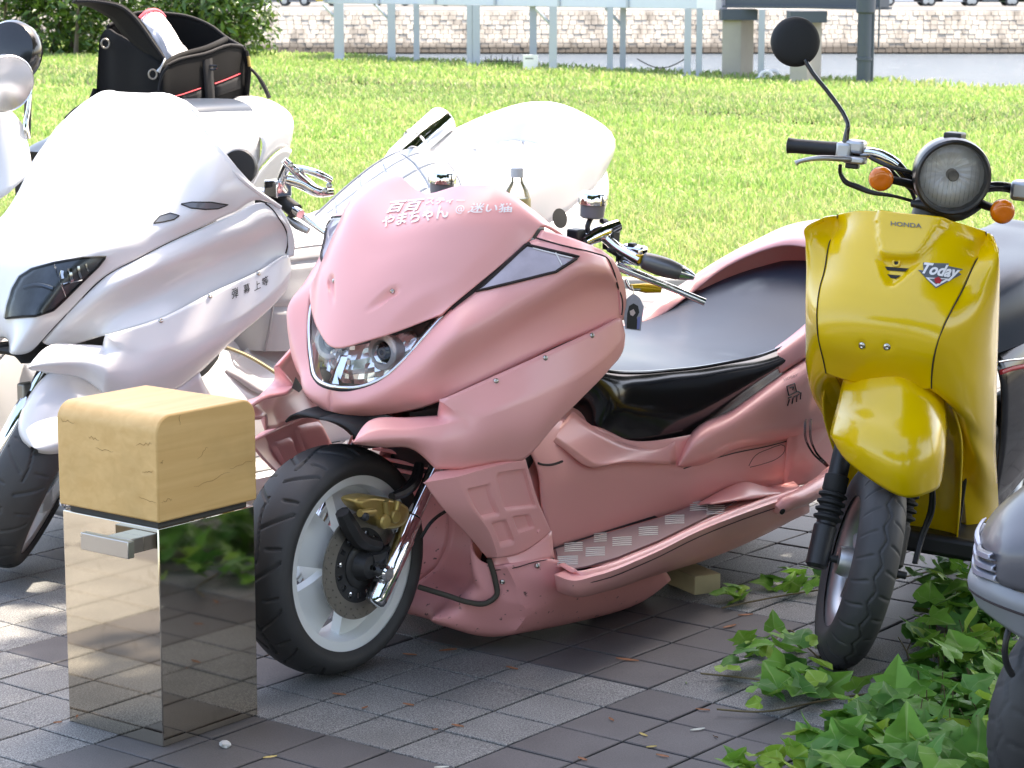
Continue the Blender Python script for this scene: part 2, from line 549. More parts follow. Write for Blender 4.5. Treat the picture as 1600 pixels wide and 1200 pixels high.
wm, nt, b = mat_new('canal_water')
b.inputs['Base Color'].default_value = (0.058, 0.074, 0.090, 1); b.inputs['Roughness'].default_value = 0.5; b.inputs['Specular IOR Level'].default_value = 0.0
tc = nt.nodes.new('ShaderNodeNewGeometry'); mp = nt.nodes.new('ShaderNodeMapping'); mp.inputs['Scale'].default_value = (0.5, 0.9, 1)
nt.links.new(tc.outputs['Position'], mp.inputs['Vector'])
n1 = nt.nodes.new('ShaderNodeTexNoise'); n1.inputs['Scale'].default_value = 1.1; n1.inputs['Detail'].default_value = 6; n1.inputs['Roughness'].default_value = 0.6
nt.links.new(mp.outputs['Vector'], n1.inputs['Vector'])
bp = nt.nodes.new('ShaderNodeBump'); bp.inputs['Strength'].default_value = 1.0; bp.inputs['Distance'].default_value = 0.35
nt.links.new(n1.outputs['Fac'], bp.inputs['Height']); nt.links.new(bp.outputs['Normal'], b.inputs['Normal'])
gw_ = nt.nodes.new('ShaderNodeBsdfGlossy'); gw_.inputs['Roughness'].default_value = 0.12; nt.links.new(bp.outputs['Normal'], gw_.inputs['Normal'])
mw_ = nt.nodes.new('ShaderNodeMixShader'); mw_.inputs[0].default_value = 0.2
nt.links.new(b.outputs[0], mw_.inputs[1]); nt.links.new(gw_.outputs[0], mw_.inputs[2]); nt.links.new(mw_.outputs[0], nt.nodes['Material Output'].inputs['Surface'])
WATER_Z, QUAY_Y, QUAY_TOP = -3.0, 143.0, -0.45
water = mesh('water', [(-400, 0, WATER_Z), (400, 0, WATER_Z), (400, QUAY_Y + 5, WATER_Z), (-400, QUAY_Y + 5, WATER_Z)], [(0, 1, 2, 3)], wm, None, False)
tag(water, kind='structure')

# far quay: a wall of stone courses with a land strip behind
qm, nt, b = mat_new('quay_stone')
geo = nt.nodes.new('ShaderNodeNewGeometry'); sep = nt.nodes.new('ShaderNodeSeparateXYZ'); nt.links.new(geo.outputs['Position'], sep.inputs[0])
n1 = nt.nodes.new('ShaderNodeTexNoise'); n1.inputs['Scale'].default_value = 0.55; n1.inputs['Detail'].default_value = 8
mp = nt.nodes.new('ShaderNodeMapping'); mp.inputs['Scale'].default_value = (2.2, 1, 0.6); nt.links.new(geo.outputs['Position'], mp.inputs['Vector']); nt.links.new(mp.outputs['Vector'], n1.inputs['Vector'])
ri = nt.nodes.new('ShaderNodeNewGeometry')
cr = nt.nodes.new('ShaderNodeValToRGB'); cr.color_ramp.elements[0].position = 0.32; cr.color_ramp.elements[0].color = (0.17, 0.15, 0.125, 1); cr.color_ramp.elements[1].position = 0.52; cr.color_ramp.elements[1].color = (0.42, 0.375, 0.315, 1)
nt.links.new(n1.outputs['Fac'], cr.inputs['Fac'])
mr = nt.nodes.new('ShaderNodeMapRange'); mr.inputs['From Min'].default_value = 0; mr.inputs['From Max'].default_value = 1; mr.inputs['To Min'].default_value = 0.8; mr.inputs['To Max'].default_value = 1.15
nt.links.new(ri.outputs['Random Per Island'], mr.inputs['Value'])
vm = nt.nodes.new('ShaderNodeVectorMath'); vm.operation = 'SCALE'; nt.links.new(cr.outputs['Color'], vm.inputs[0]); nt.links.new(mr.outputs['Result'], vm.inputs['Scale'])
wet = nt.nodes.new('ShaderNodeMapRange'); wet.inputs['From Min'].default_value = -2.65; wet.inputs['From Max'].default_value = -2.2; nt.links.new(sep.outputs['Z'], wet.inputs['Value'])
mx = nt.nodes.new('ShaderNodeMix'); mx.data_type = 'RGBA'; mx.inputs['A'].default_value = (0.075, 0.062, 0.048, 1)
nt.links.new(wet.outputs['Result'], mx.inputs['Factor']); nt.links.new(vm.outputs[0], mx.inputs['B']); nt.links.new(mx.outputs['Result'], b.inputs['Base Color'])
b.inputs['Roughness'].default_value = 0.85
quay = thing('quay_wall', 'long pale stone quay wall across the water', 'wall', loc=(0, QUAY_Y, WATER_Z))
qb = MB(); qb.box((0, 2.0, 1.2), (160, 3.0, 2.5)); core = qb.build('wall_core', M['grout'], quay, False)
BAT = [[1, 0, 0], [0, math.cos(R(34)), math.sin(R(34))], [0, -math.sin(R(34)), math.cos(R(34))]]
qb = MB()
for c in range(9):
    z = 0.13 + c * 0.265
    x = -60 + (0.3 if c % 2 else 0)
    while x < 60:
        w = random.uniform(0.36, 0.5)
        dy = random.uniform(-0.03, 0.03)
        qb.box((x + w / 2, c * 0.17 - 1.2 + dy, z), (w - 0.03, 0.3, 0.30), BAT)
        x += w
tag(qb.build('stone', qm, quay, False), kind='stuff')
cap = MB()
for k in range(30): cap.box((-60 + k * 4 + 2, 0.75, 2.47), (3.97, 0.9, 0.2))
cap.build('coping', mat('coping_concrete', (0.55, 0.52, 0.47), 0.85, var=0.15), quay, False)
land = mesh('far_ground', [(-700, QUAY_Y + 2, QUAY_TOP), (700, QUAY_Y + 2, QUAY_TOP), (1200, 2500, QUAY_TOP), (-1200, 2500, QUAY_TOP)], [(0, 1, 2, 3)], mat('far_asphalt', (0.09, 0.09, 0.088), 0.9, var=0.2, vscale=0.1), None, False)
tag(land, kind='structure')

# ---------------------------------------------------------------- grass blades
def in_lawn(x, y):
    return (y > LAWN_Y + 0.02) & (((x - E0[0]) * EN[0] + (y - E0[1]) * EN[1]) < 0.35)

def make_grass():
    pts, hs, ws = [], [], []
    for (y0, y1, dens, h, w) in ((LAWN_Y, 16, 2600, 0.075, 0.0042), (16, 22, 1300, 0.085, 0.0058), (22, 32, 560, 0.09, 0.0085), (32, 62, 200, 0.105, 0.014)):
        half = 0.235 * y1 + 0.8
        n = int(dens * (y1 - y0) * 2 * half)
        x = RNG.uniform(-half, half, n); y = RNG.uniform(y0, y1, n)
        k = in_lawn(x, y) & (np.abs(x) < 0.235 * y + 0.8)
        x, y = x[k], y[k]
        patchy = 0.75 + 0.35 * np.sin(x * 2.1 + 1.3 * np.sin(y * 1.1)) * np.sin(y * 1.7 + x * 0.6)
        pts.append(np.stack([x, y, np.zeros_like(x)], 1))
        hs.append(h * RNG.uniform(0.45, 1.35, len(x)) * patchy); ws.append(w * RNG.uniform(0.7, 1.3, len(x)))
    P = np.concatenate(pts); Hh = np.concatenate(hs); W = np.concatenate(ws)
    n = len(P)
    az = RNG.uniform(0, 2 * np.pi, n); lean = RNG.uniform(0.15, 1.1, n); la = RNG.uniform(0, 2 * np.pi, n)
    side = np.stack([np.cos(az), np.sin(az), np.zeros(n)], 1) * W[:, None]
    ld = np.stack([np.cos(la), np.sin(la), np.zeros(n)], 1)
    mid = P + np.array([0, 0, 1]) * (Hh * 0.55)[:, None] + ld * (Hh * 0.22 * lean)[:, None]
    tip = P + np.array([0, 0, 1]) * (Hh * (1.0 - 0.25 * lean))[:, None] + ld * (Hh * 0.75 * lean)[:, None]
    V = np.stack([P - side, P + side, mid - side * 0.8, mid + side * 0.8, tip], 1).reshape(-1, 3)
    base = np.arange(n)[:, None] * 5
    tri = np.stack([base + [0, 1, 3], base + [0, 3, 2], base + [2, 3, 4]], 1).reshape(-1, 3)
    me = bpy.data.meshes.new('grass')
    me.vertices.add(len(V)); me.vertices.foreach_set('co', V.astype(np.float32).ravel())
    me.loops.add(tri.size); me.loops.foreach_set('vertex_index', tri.astype(np.int32).ravel())
    me.polygons.add(len(tri)); me.polygons.foreach_set('loop_start', np.arange(0, tri.size, 3, dtype=np.int32))
    me.update(calc_edges=True)
    big = 0.5 + 0.5 * np.sin(P[:, 0] * 0.9 + 1.1 * np.sin(P[:, 1] * 0.55)) * np.sin(P[:, 1] * 0.8 + 0.5 * np.sin(P[:, 0] * 1.3))
    near = np.clip((17 - P[:, 1]) / 5, 0, 1)
    t = np.clip(RNG.normal(0.55, 0.2, n) - 0.25 * near * big - 0.12 * (1 - big) , 0, 1)
    t = np.where(RNG.random(n) < 0.10 + 0.16 * near, RNG.uniform(0, 0.15, n), t)
    a = me.attributes.new('tint', 'FLOAT', 'POINT')
    a.data.foreach_set('value', np.repeat(t, 5).astype(np.float32))
    return me, n
gm, gn = make_grass()
M['grass'] = leaf_mat('grass_blade', (0.42, 0.40, 0.21), (0.215, 0.335, 0.085), (0.145, 0.30, 0.062), 0.5, 0.45)
grass = new_obj('grass', gm, M['grass'])
tag(grass, kind='stuff', label='bright green mown grass of the lawn')

# ---------------------------------------------------------------- foliage helpers
def leaf_cloud(name, P, N, size, mat_, parent, tints, aspect=2.2, fold=0.25):
    """many small folded leaves at P facing N"""
    n = len(P)
    N = N / (np.linalg.norm(N, axis=1)[:, None] + 1e-9)
    rnd = RNG.normal(size=(n, 3))
    T = np.cross(N, rnd); T /= np.linalg.norm(T, axis=1)[:, None] + 1e-9
    B = np.cross(N, T)
    s = (size * RNG.uniform(0.65, 1.3, n))[:, None]
    L = T * s; Wd = B * s / aspect
    V = np.stack([P - L * 0.5, P + Wd * 0.5 + N * s * fold * 0.3, P + L * 0.5 - N * s * 0.12, P - Wd * 0.5 + N * s * fold * 0.3], 1).reshape(-1, 3)
    b = np.arange(n)[:, None] * 4
    tri = np.stack([b + [0, 1, 2], b + [0, 2, 3]], 1).reshape(-1, 3)
    me = bpy.data.meshes.new(name)
    me.vertices.add(len(V)); me.vertices.foreach_set('co', V.astype(np.float32).ravel())
    me.loops.add(tri.size); me.loops.foreach_set('vertex_index', tri.astype(np.int32).ravel())
    me.polygons.add(len(tri)); me.polygons.foreach_set('loop_start', np.arange(0, tri.size, 3, dtype=np.int32))
    me.update(calc_edges=True)
    a = me.attributes.new('tint', 'FLOAT', 'POINT'); a.data.foreach_set('value', np.repeat(tints, 4).astype(np.float32))
    return new_obj(name, me, mat_, parent)

M['hedge_leaf'] = leaf_mat('hedge_leaf', (0.025, 0.06, 0.012), (0.06, 0.13, 0.018), (0.14, 0.22, 0.03), 0.3, 0.25)
M['tree_leaf'] = leaf_mat('tree_leaf', (0.02, 0.05, 0.012), (0.045, 0.10, 0.018), (0.09, 0.16, 0.03), 0.4, 0.3)
M['bark'] = mat('bark', (0.11, 0.085, 0.06), 0.9, var=0.35, vscale=14, bump=0.6, bscale=30)

# the hedge at the lawn's far edge
hedge = thing('hedge', 'large glossy green hedge standing at the far left edge of the lawn', 'hedge', loc=(-7.5, 47.0, 0))
def make_hedge():
    hb = []
    P, N, T = [], [], []
    # clumps along the hedge line, the right-hand end rounded off
    clumps = []
    for k in range(46):
        t = RNG.uniform(0, 1)
        x = -14.0 + 8.95 * t
        yb = 50.0 - (x + 14) * 0.65
        clumps.append((x + RNG.normal(0, 0.15), yb + RNG.uniform(-0.5, 1.6), RNG.uniform(0.25, 1.85), RNG.uniform(0.55, 0.9)))
    for x, y, z, r in ((-5.35, 44.6, 0.62, 0.62), (-5.1, 44.5, 1.25, 0.66), (-5.3, 44.6, 1.9, 0.6), (-5.6, 44.8, 0.35, 0.45), (-6.1, 45.0, 0.4, 0.6), (-6.3, 45.0, 1.3, 0.8), (-5.9, 44.8, 2.2, 0.7), (-4.95, 44.5, 0.85, 0.5)):
        clumps.append((x, y, z, r))
    for (x, y, z, r) in clumps:
        n = int(620 * r * r)
        d = RNG.normal(size=(n, 3)); d /= np.linalg.norm(d, axis=1)[:, None]
        rad = r * RNG.uniform(0.72, 1.08, n)[:, None]
        p = np.array([x, y, z]) + d * rad
        k = p[:, 2] > 0.02
        P.append(p[k]); N.append((d + RNG.normal(0, 0.5, (n, 3)) + np.array([0, 0, 0.5]))[k])
        T.append(np.clip(RNG.normal(0.45, 0.25, n), 0, 1)[k])
        hb.append(tube_data([(x - 0.1 + 7.5, y - 47.0, 0), (x + 7.5, y - 47.0, z)], [0.05, 0.02], 6))
    P, N, T = map(np.concatenate, (P, N, T))
    return hb, P - np.array([-7.5, 47.0, 0]), N, T
hb, P, N, T = make_hedge()
tag(leaf_cloud('foliage', P, N, np.full(len(P), 0.19), M['hedge_leaf'], hedge, T, 2.6), kind='stuff')
for v, f in hb: mesh('stem', v, f, M['bark'], hedge)

# shade trees: one to the right of the parked bikes, others behind the photographer
def make_tree_meshes(seed, height, rad, crown_z, nleaf):
    rng = np.random.default_rng(seed)
    tb = MB()
    tb.tube([(0, 0, -0.05), (0.05, 0.02, 0.6), (0.02, -0.05, 2.0), (0.1, 0.05, crown_z)], [0.30, 0.23, 0.19, 0.14], 12, 3)
    ends = []
    for k in range(12):
        a = 2 * math.pi * k / 12 + rng.uniform(-.2, .2)
        rr = rad * rng.uniform(0.5, 0.95); zz = crown_z + rng.uniform(-0.6, height * 0.35)
        e = (rr * math.cos(a), rr * math.sin(a), zz + 0.5)
        tb.tube([(0.05, 0, crown_z - rng.uniform(0.2, 1.0)), (e[0] * 0.45, e[1] * 0.45, zz), e], [0.09, 0.06, 0.02], 7, 4)
        ends.append(e)
    P, N = [], []
    nc = 105
    for k in range(nc):
        a = rng.uniform(0, 2 * np.pi); rr = rad * math.sqrt(rng.uniform(0, 1)) * 0.92
        zz = crown_z + rng.uniform(-0.15, 1.0) * height * 0.35 * (1.15 - (rr / rad) ** 2 * 0.7) + 0.3
        c = np.array([rr * math.cos(a), rr * math.sin(a), zz]); r = rng.uniform(0.75, 1.25)
        n = nleaf // nc
        d = rng.normal(size=(n, 3)); d /= np.linalg.norm(d, axis=1)[:, None]
        P.append(c + d * (r * rng.uniform(0.3, 1.0, n) ** 0.5)[:, None] * np.array([1, 1, 0.65])); N.append(d + np.array([0, 0, 0.8]) + rng.normal(0, 0.4, (n, 3)))
    return tb, np.concatenate(P), np.concatenate(N)
tb, P, N = make_tree_meshes(5, 6.0, 5.25, 4.3, 63000)
tree = thing('shade_tree', 'broad leafy shade tree to the right of the parked bikes', 'tree', loc=(6.0, 5.05, 0))
tb.build('trunk', M['bark'], tree)
crown = leaf_cloud('crown', P, N, np.full(len(P), 0.26), M['tree_leaf'], tree, np.clip(RNG.normal(0.5, 0.25, len(P)), 0, 1), 1.9)
for (x, y, rz, sc_, lb) in ((-5.5, -9.0, 1.0, 1.0, 'leafy tree behind the photographer on the left'), (2.5, -12.0, 2.2, 1.15, 'leafy tree behind the photographer in the middle'), (9.5, -6.0, 4.0, 0.95, 'leafy tree behind the photographer on the right')):
    t = tree.copy(); COL.objects.link(t)
    t.location = (x, y, 0); t.rotation_euler = (0, 0, rz); t.scale = (sc_,) * 3; t['label'] = lb
    for ch in list(tree.children):
        c = ch.copy(); COL.objects.link(c); c.parent = t

# ---------------------------------------------------------------- landing stage at the water's edge
M['steel_pale'] = mat('pale_steel', (0.42, 0.445, 0.50), 0.45, metal=0.1, var=0.06, vscale=2)
M['girder_pale'] = mat('pale_girder', (0.60, 0.63, 0.72), 0.45, var=0.05)
M['girder_dark'] = mat('dark_blue_steel', (0.05, 0.062, 0.085), 0.5, var=0.12)
M['concrete'] = mat('pier_concrete', (0.36, 0.33, 0.29), 0.85, var=0.2, vscale=3, bump=0.3, bscale=30)
def wpt(u, v, y): return ony(u, v, y)
def gpt(u, v): return onz(u, v, 0.0)
jl, jr = ony(512, 4, 45.0), ony(1132, 14, 36.6)
jdir = (jr - jl) * np.array([1, 1, 0]); jlen = np.linalg.norm(jdir); jdir /= jlen
jn = np.array([-jdir[1], jdir[0], 0.0]) * (1 if -jdir[1] * 0 + jdir[0] > 0 else -1)
jM = np.stack([jdir, jn, [0, 0, 1]], 1)
jetty = thing('jetty', 'pale blue steel walkway raised on posts at the water edge', 'walkway', loc=tuple(jl * [1, 1, 0]))
jo = jl * [1, 1, 0]
mb = MB(); mb.box(jdir * jlen / 2 + np.array([0, 0, 1.36]), (jlen, .12, .72), jM); bevel(mb.build('girder', M['girder_pale'], jetty, False), .01)
mb = MB(); mb.box(jdir * jlen / 2 + jn * 1.3 + np.array([0, 0, 1.12]), (jlen, 2.4, .1), jM); mb.build('deck', M['steel_pale'], jetty, False)
mb = MB(); mb.box(jdir * jlen / 2 + jn * 2.6 + np.array([0, 0, 1.36]), (jlen, .12, .72), jM); mb.build('girder', M['girder_pale'], jetty, False)
for k in range(int(jlen // 1.7) + 1):
    mb = MB(); mb.box(jdir * (k * 1.7 + .05) + jn * -.075 + np.array([0, 0, 1.36]), (.05, .03, .70), jM); mb.build('stiffener', M['steel_pale'], jetty, False)
mb = MB(); mb.box(jdir * (jlen - .2) - jn * .13 + np.array([0, 0, 1.32]), (.42, .12, .66), jM); mb.build('end_box', M['print_white'], jetty, False)
for (u, w, v) in ((530, 15, 95), (612, 12, 97), (651, 9, 97), (734, 9, 104), (744, 12, 104), (833, 11, 105), (864, 12, 112), (953, 9, 113), (973, 9, 111), (1074, 10, 120), (1092, 9, 120), (1189, 9, 124)):
    b0 = gpt(u, v); W_ = w * b0[1] / FOC
    mb = MB(); h = 1.02 + .3
    mb.box((b0[0], b0[1], h / 2 - .3), (W_, .03, h)); mb.box((b0[0], b0[1] + W_ * .55, h / 2 - .3), (W_, .03, h)); mb.box((b0[0], b0[1] + W_ * .27, h / 2 - .3), (.025, W_ * .52, h))
    o = mb.build('post', M['steel_pale'], jetty, False); o.location = tuple(-jo)
    mb = MB(); mb.box((b0[0], b0[1] + W_ * .27, .015), (W_ * 1.7, W_ * 1.7, .03)); o2 = mb.build('post_foot', M['steel_pale'], o, False)
    if u in (530, 612, 864, 973):
        mb = MB(); mb.tube([(b0[0], b0[1] + .05, .70), (b0[0] - .28, b0[1] + .05, 1.0)], .03, 6); mb.build('brace', M['steel_pale'], o, False)
# dark steel platform on concrete piers
plat = thing('platform', 'dark steel platform on two concrete piers beside the walkway', 'platform', loc=tuple(gpt(1140, 121)))
po = gpt(1140, 121)
pl_, pr_ = ony(1126, 12, 36.4), ony(1368, 12, 34.2)
pd = pr_ - pl_; pd[2] = 0; pL = np.linalg.norm(pd); pd /= pL; pn = np.array([-pd[1], pd[0], 0]); pM = np.stack([pd, pn, [0, 0, 1]], 1)
mb = MB(); mb.box(pl_ + pd * pL / 2 + np.array([0, 0, .25]) + pn * .2, (pL, .2, .5), pM); mb.box(pl_ + pd * pL / 2 + np.array([0, 0, .02]) + pn * .2, (pL, .34, .03), pM)
mb.box(pl_ + pd * pL / 2 + np.array([0, 0, .4]) + pn * 2.2, (pL, 3.8, .1), pM)
o = mb.build('beam', M['girder_dark'], plat, False); o.location = tuple(-po)
for (u0, u1, u2, v) in ((1127, 1157, 1177, 121), (1233, 1261, 1283, 130)):
    b0 = gpt((u0 + u1) / 2, v); y = b0[1]
    a = ony(u0, v, y); c = ony(u1, v, y); d_ = ony(u2, v, y + .35)
    V = [np.array([q[0], q[1], z]) for z in (-.4, 1.0) for q in (a, c, d_, a + (d_ - c))]
    o = bevel(mesh('concrete_pier', V, [(0, 1, 5, 4), (1, 2, 6, 5), (2, 3, 7, 6), (3, 0, 4, 7), (4, 5, 6, 7)], M['concrete'], plat, False), .015); o.location = tuple(-po)
    mb = MB(); mb.box(((a + d_) / 2)[:2].tolist() + [.93], (abs(d_[0] - a[0]) * 1.04, .5, .16)); o2 = mb.build('pier_cap', M['girder_dark'], o, False)
b0 = gpt(1350, 132); rr = 12 * b0[1] / FOC
pipe = lathe('pipe_column', [(-.4, rr), (.33, rr), (.335, rr * 1.12), (.37, rr * 1.12), (.375, rr), (.98, rr), (1.0, rr * 1.25), (1.3, rr * 1.25)], b0 - po, (0, 0, 1), M['girder_dark'], plat, 20)
for (u, du) in ((1363, 2.2), (1372, 1.4)):
    q = ony(u, 100, b0[1] - .05); tube('conduit', [np.array([q[0], q[1], -.3 if u < 1370 else .52]) - po, np.array([q[0], q[1], 1.3]) - po], du * b0[1] / FOC, M['girder_dark'], pipe, 8)
# white notice board and the mooring things at the edge
sb_ = gpt(829, 110)
sign = thing('notice_board', 'small white notice board at the water edge between the walkway posts', 'sign', loc=tuple(sb_))
mb = MB(); mb.box((0, 0, .13), (.24, .015, .24)); bevel(mb.build('board', M['print_white'], sign), .004)
mb = MB(); mb.box((-.02, -.009, .19), (.13, .002, .02)); mb.build('lettering', M['print_grey'], sign, False)
for x in (-.09, .09):
    mb = MB(); mb.box((x, .012, .06), (.02, .02, .14)); mb.build('leg', M['steel_pale'], sign, False)
rl = gpt(785, 106)
rail = thing('handrail', 'low grey pipe handrail down to the water beside the notice board', 'railing', loc=tuple(rl))
for k in range(7):
    tube('rail_post', [(-.28 + k * .09, .3, -.4), (-.28 + k * .09, .3, .17 + .03 * (k % 2))], .008, M['iron'], rail, 6)
tube('rail', [(-.32, .3, .1), (.3, .3, .1)], .008, M['iron'], rail, 6)
a, b = ony(996, 92, 39.0), ony(1076, 88, 37.0)
rope = tube('mooring_rope', [a + (b - a) * t - np.array([0, 0, .16 * math.sin(math.pi * t)]) - a for t in np.linspace(0, 1, 14)], .009, M['iron'], None, 6)
rope.location = tuple(a); tag(rope, 'dark rope sagging between two posts of the walkway', 'rope')
for (u, v, r_) in ((1064, 113, .05), (1197, 124, .10), (1209, 122, .09)):
    g = gpt(u, v)
    o = tube('mooring_cleat', [(-r_, 0, .0), (-r_ * .6, 0, r_), (r_ * .4, 0, r_ * 1.1), (r_, 0, r_ * .2)], .03, M['print_white'], None, 8, 3)
    o.location = tuple(g); tag(o, {1064: 'smallest white mooring cleat, left of the concrete piers', 1197: 'white mooring cleat between the two concrete piers, left of its pair', 1209: 'white mooring cleat between the two concrete piers, right of its pair'}[u], 'cleat', 'white cleats along the lawn edge')

# ---------------------------------------------------------------- vehicles parked on the far quay
def far_car(x, y, L_, col, label, kind='car', h=1.45, rz=0.0):
    t = thing('parked_' + kind, label, kind, loc=(x, y, QUAY_TOP), group='vehicles parked on the far quay')
    t.rotation_euler = (0, 0, rz)
    m = mat(kind + '_paint', col, 0.3, coat=0.4)
    if kind == 'car':
        P_ = [(-.5, .25), (-.5, .62), (-.47, .78), (-.22, .86), (-.12, h), (.26, h), (.36, .9), (.48, .80), (.5, .6), (.5, .25)]
    else:
        P_ = [(-.5, .3), (-.5, h), (.18, h), (.18, 1.75), (.36, 1.72), (.47, 1.15), (.5, .9), (.5, .3)]
    n = len(P_); V = [(px * L_, yy, pz) for yy in (-.82, .82) for px, pz in P_]
    F = [tuple(range(n))[::-1], tuple(range(n, 2 * n))] + [(k, (k + 1) % n, n + (k + 1) % n, n + k) for k in range(n)]
    bevel(mesh('body', V, F, m, t, False), .06, 2)
    for s in (-1, 1):
        for px in (-.32, .31):
            w = lathe('wheel', [(-.1, .25), (-.1, .31), (.1, .31), (.1, .25)], (px * L_, s * .76, .31), (0, 1, 0), M['rubber'], t, 18)
            lathe('hub_cap', [(0, .19), (.02, .18), (.025, .05)], (px * L_, s * .86, .31), (0, s, 0), M['alloy'], w, 14)
        if kind == 'car':
            mb = MB(); mb.add([(-.13 * L_, s * .83, .88), (.28 * L_, s * .83, .88), (.22 * L_, s * .83, h - .1), (-.09 * L_, s * .83, h - .1)], [(0, 1, 2, 3)]); mb.build('side_window', M['black_gloss'], t, False)
    for s in (-.6, .6):
        mb = MB(); mb.box((-.5 * L_ - .01, s, .66), (.04, .3, .14)); mb.build('tail_lamp', M['print_red'], t, False)
def qx(u): return (u - 800) / FOC * 152.0
for (u, L_, col, lb, kd, h) in ((452, 4.3, (.35, .36, .38), 'silver parked car across the water nearest the hedge', 'car', 1.45), (490, 5.0, (.65, .5, .05), 'yellow truck parked across the water', 'truck', 2.6), (562, 4.4, (.75, .75, .75), 'white parked car across the water, left of the pale walkway girder', 'car', 1.45), (668, 4.2, (.05, .05, .06), 'black parked car across the water behind the walkway', 'car', 1.45), (765, 4.5, (.5, .5, .52), 'silver parked car across the water behind the walkway', 'car', 1.5),
                            (905, 4.2, (.7, .7, .7), 'white parked car across the water behind the middle walkway posts', 'car', 1.5), (1256, 5.2, (.78, .78, .78), 'white van parked across the water beside the dark platform', 'truck', 2.3), (1408, 4.3, (.72, .72, .74), 'white parked car across the water right of the pipe column', 'car', 1.45), (1465, 4.6, (.75, .75, .75), 'white parked car across the water, second right of the pipe column', 'car', 1.5), (1535, 4.2, (.12, .14, .16), 'dark parked car across the water near the right edge', 'car', 1.45), (1592, 4.4, (.3, .42, .25), 'green parked car across the water at the right edge', 'car', 1.45)):
    far_car(qx(u) * 1.06, QUAY_Y + 17, L_, col, lb, kd, h)

# ---------------------------------------------------------------- steel bollard with a wooden top
A3, B3 = np.array([*TA, 0]), np.array([*TB, 0])
bf = np.array([-0.6871, 4.5462, 0.0])
W1, W2, BH = 0.2744, 0.267, 0.4417
bc = bf - B3 * W1 / 2 + A3 * W2 / 2
M['mirror_steel'] = mat('mirror_steel', (0.56, 0.505, 0.42), 0.05, metal=1.0, var=0.05, vscale=4, rvar=0.5, spots=((0.30, 0.25, 0.18), 22.0, 0.62, 0.8, 0.4))
wdm, nt, b = mat_new('bollard_wood')
tc = nt.nodes.new('ShaderNodeTexCoord'); mp = nt.nodes.new('ShaderNodeMapping'); mp.inputs['Scale'].default_value = (2.2, 22, 34)
nt.links.new(tc.outputs['Object'], mp.inputs['Vector'])
n1 = nt.nodes.new('ShaderNodeTexNoise'); n1.inputs['Scale'].default_value = 1.6; n1.inputs['Detail'].default_value = 5; n1.inputs['Distortion'].default_value = 0.6
nt.links.new(mp.outputs['Vector'], n1.inputs['Vector'])
cr = nt.nodes.new('ShaderNodeValToRGB')
cr.color_ramp.elements[0].position = 0.25; cr.color_ramp.elements[0].color = (0.60, 0.36, 0.125, 1)
cr.color_ramp.elements[1].position = 0.75; cr.color_ramp.elements[1].color = (0.70, 0.455, 0.185, 1)
nt.links.new(n1.outputs['Fac'], cr.inputs['Fac'])
n2 = nt.nodes.new('ShaderNodeTexNoise'); n2.inputs['Scale'].default_value = 6; n2.inputs['Detail'].default_value = 4
nt.links.new(tc.outputs['Object'], n2.inputs['Vector'])
mx = nt.nodes.new('ShaderNodeMix'); mx.data_type = 'RGBA'; mx.inputs['B'].default_value = (0.42, 0.26, 0.09, 1)
mr = nt.nodes.new('ShaderNodeMapRange'); mr.inputs['From Min'].default_value = 0.52; mr.inputs['From Max'].default_value = 0.8; mr.inputs['To Max'].default_value = 0.6
nt.links.new(n2.outputs['Fac'], mr.inputs['Value']); nt.links.new(mr.outputs['Result'], mx.inputs['Factor']); nt.links.new(cr.outputs['Color'], mx.inputs['A']); nt.links.new(mx.outputs['Result'], b.inputs['Base Color'])
b.inputs['Roughness'].default_value = 0.5
bp = nt.nodes.new('ShaderNodeBump'); bp.inputs['Strength'].default_value = 0.12; bp.inputs['Distance'].default_value = 0.002
nt.links.new(n1.outputs['Fac'], bp.inputs['Height']); nt.links.new(bp.outputs['Normal'], b.inputs['Normal'])
M['wood'] = wdm

M['handle_steel'] = mat('satin_steel', (0.46, 0.45, 0.43), 0.28, metal=1.0, var=0.06)
BFr = Frame(bc[0], bc[1], 52.025, 0)      # local x along A3, local y = left of it = -B3
bol = thing('bollard', 'square stainless steel bollard with a rounded wooden block on top', 'bollard', BFr)
mb = MB(); mb.box((0, 0, BH / 2), (W2, W1, BH)); bevel(mb.build('steel_case', M['mirror_steel'], bol, True, 30), 0.0022, 2)
mb = MB(); mb.box((0, 0, BH + 0.006), (W2 - 0.022, W1 - 0.022, 0.014)); mb.build('neck', M['black_plastic'], bol, False)
# wooden block: rounded profile in x-z, swept along y
wz0, wz1, wx, wr = BH + 0.012, BH + 0.222, W2 / 2 + 0.003, 0.036
prof = [(-wx, wz0), (-wx, wz1 - wr)] + [(-wx + wr - wr * math.cos(a), wz1 - wr + wr * math.sin(a)) for a in np.linspace(0, math.pi / 2, 10)[1:]]
prof = prof + [(-x, z) for x, z in prof[::-1]]
V = [(x, y, z) for y in (-W1 / 2 - 0.006, W1 / 2 + 0.006) for x, z in prof]
n = len(prof)
F = [(k, (k + 1) % n, n + (k + 1) % n, n + k) for k in range(n)] + [tuple(range(n))[::-1], tuple(range(n, 2 * n))]
bevel(mesh('wood_block', V, F, M['wood'], bol, True, 40), 0.004, 2, 50)
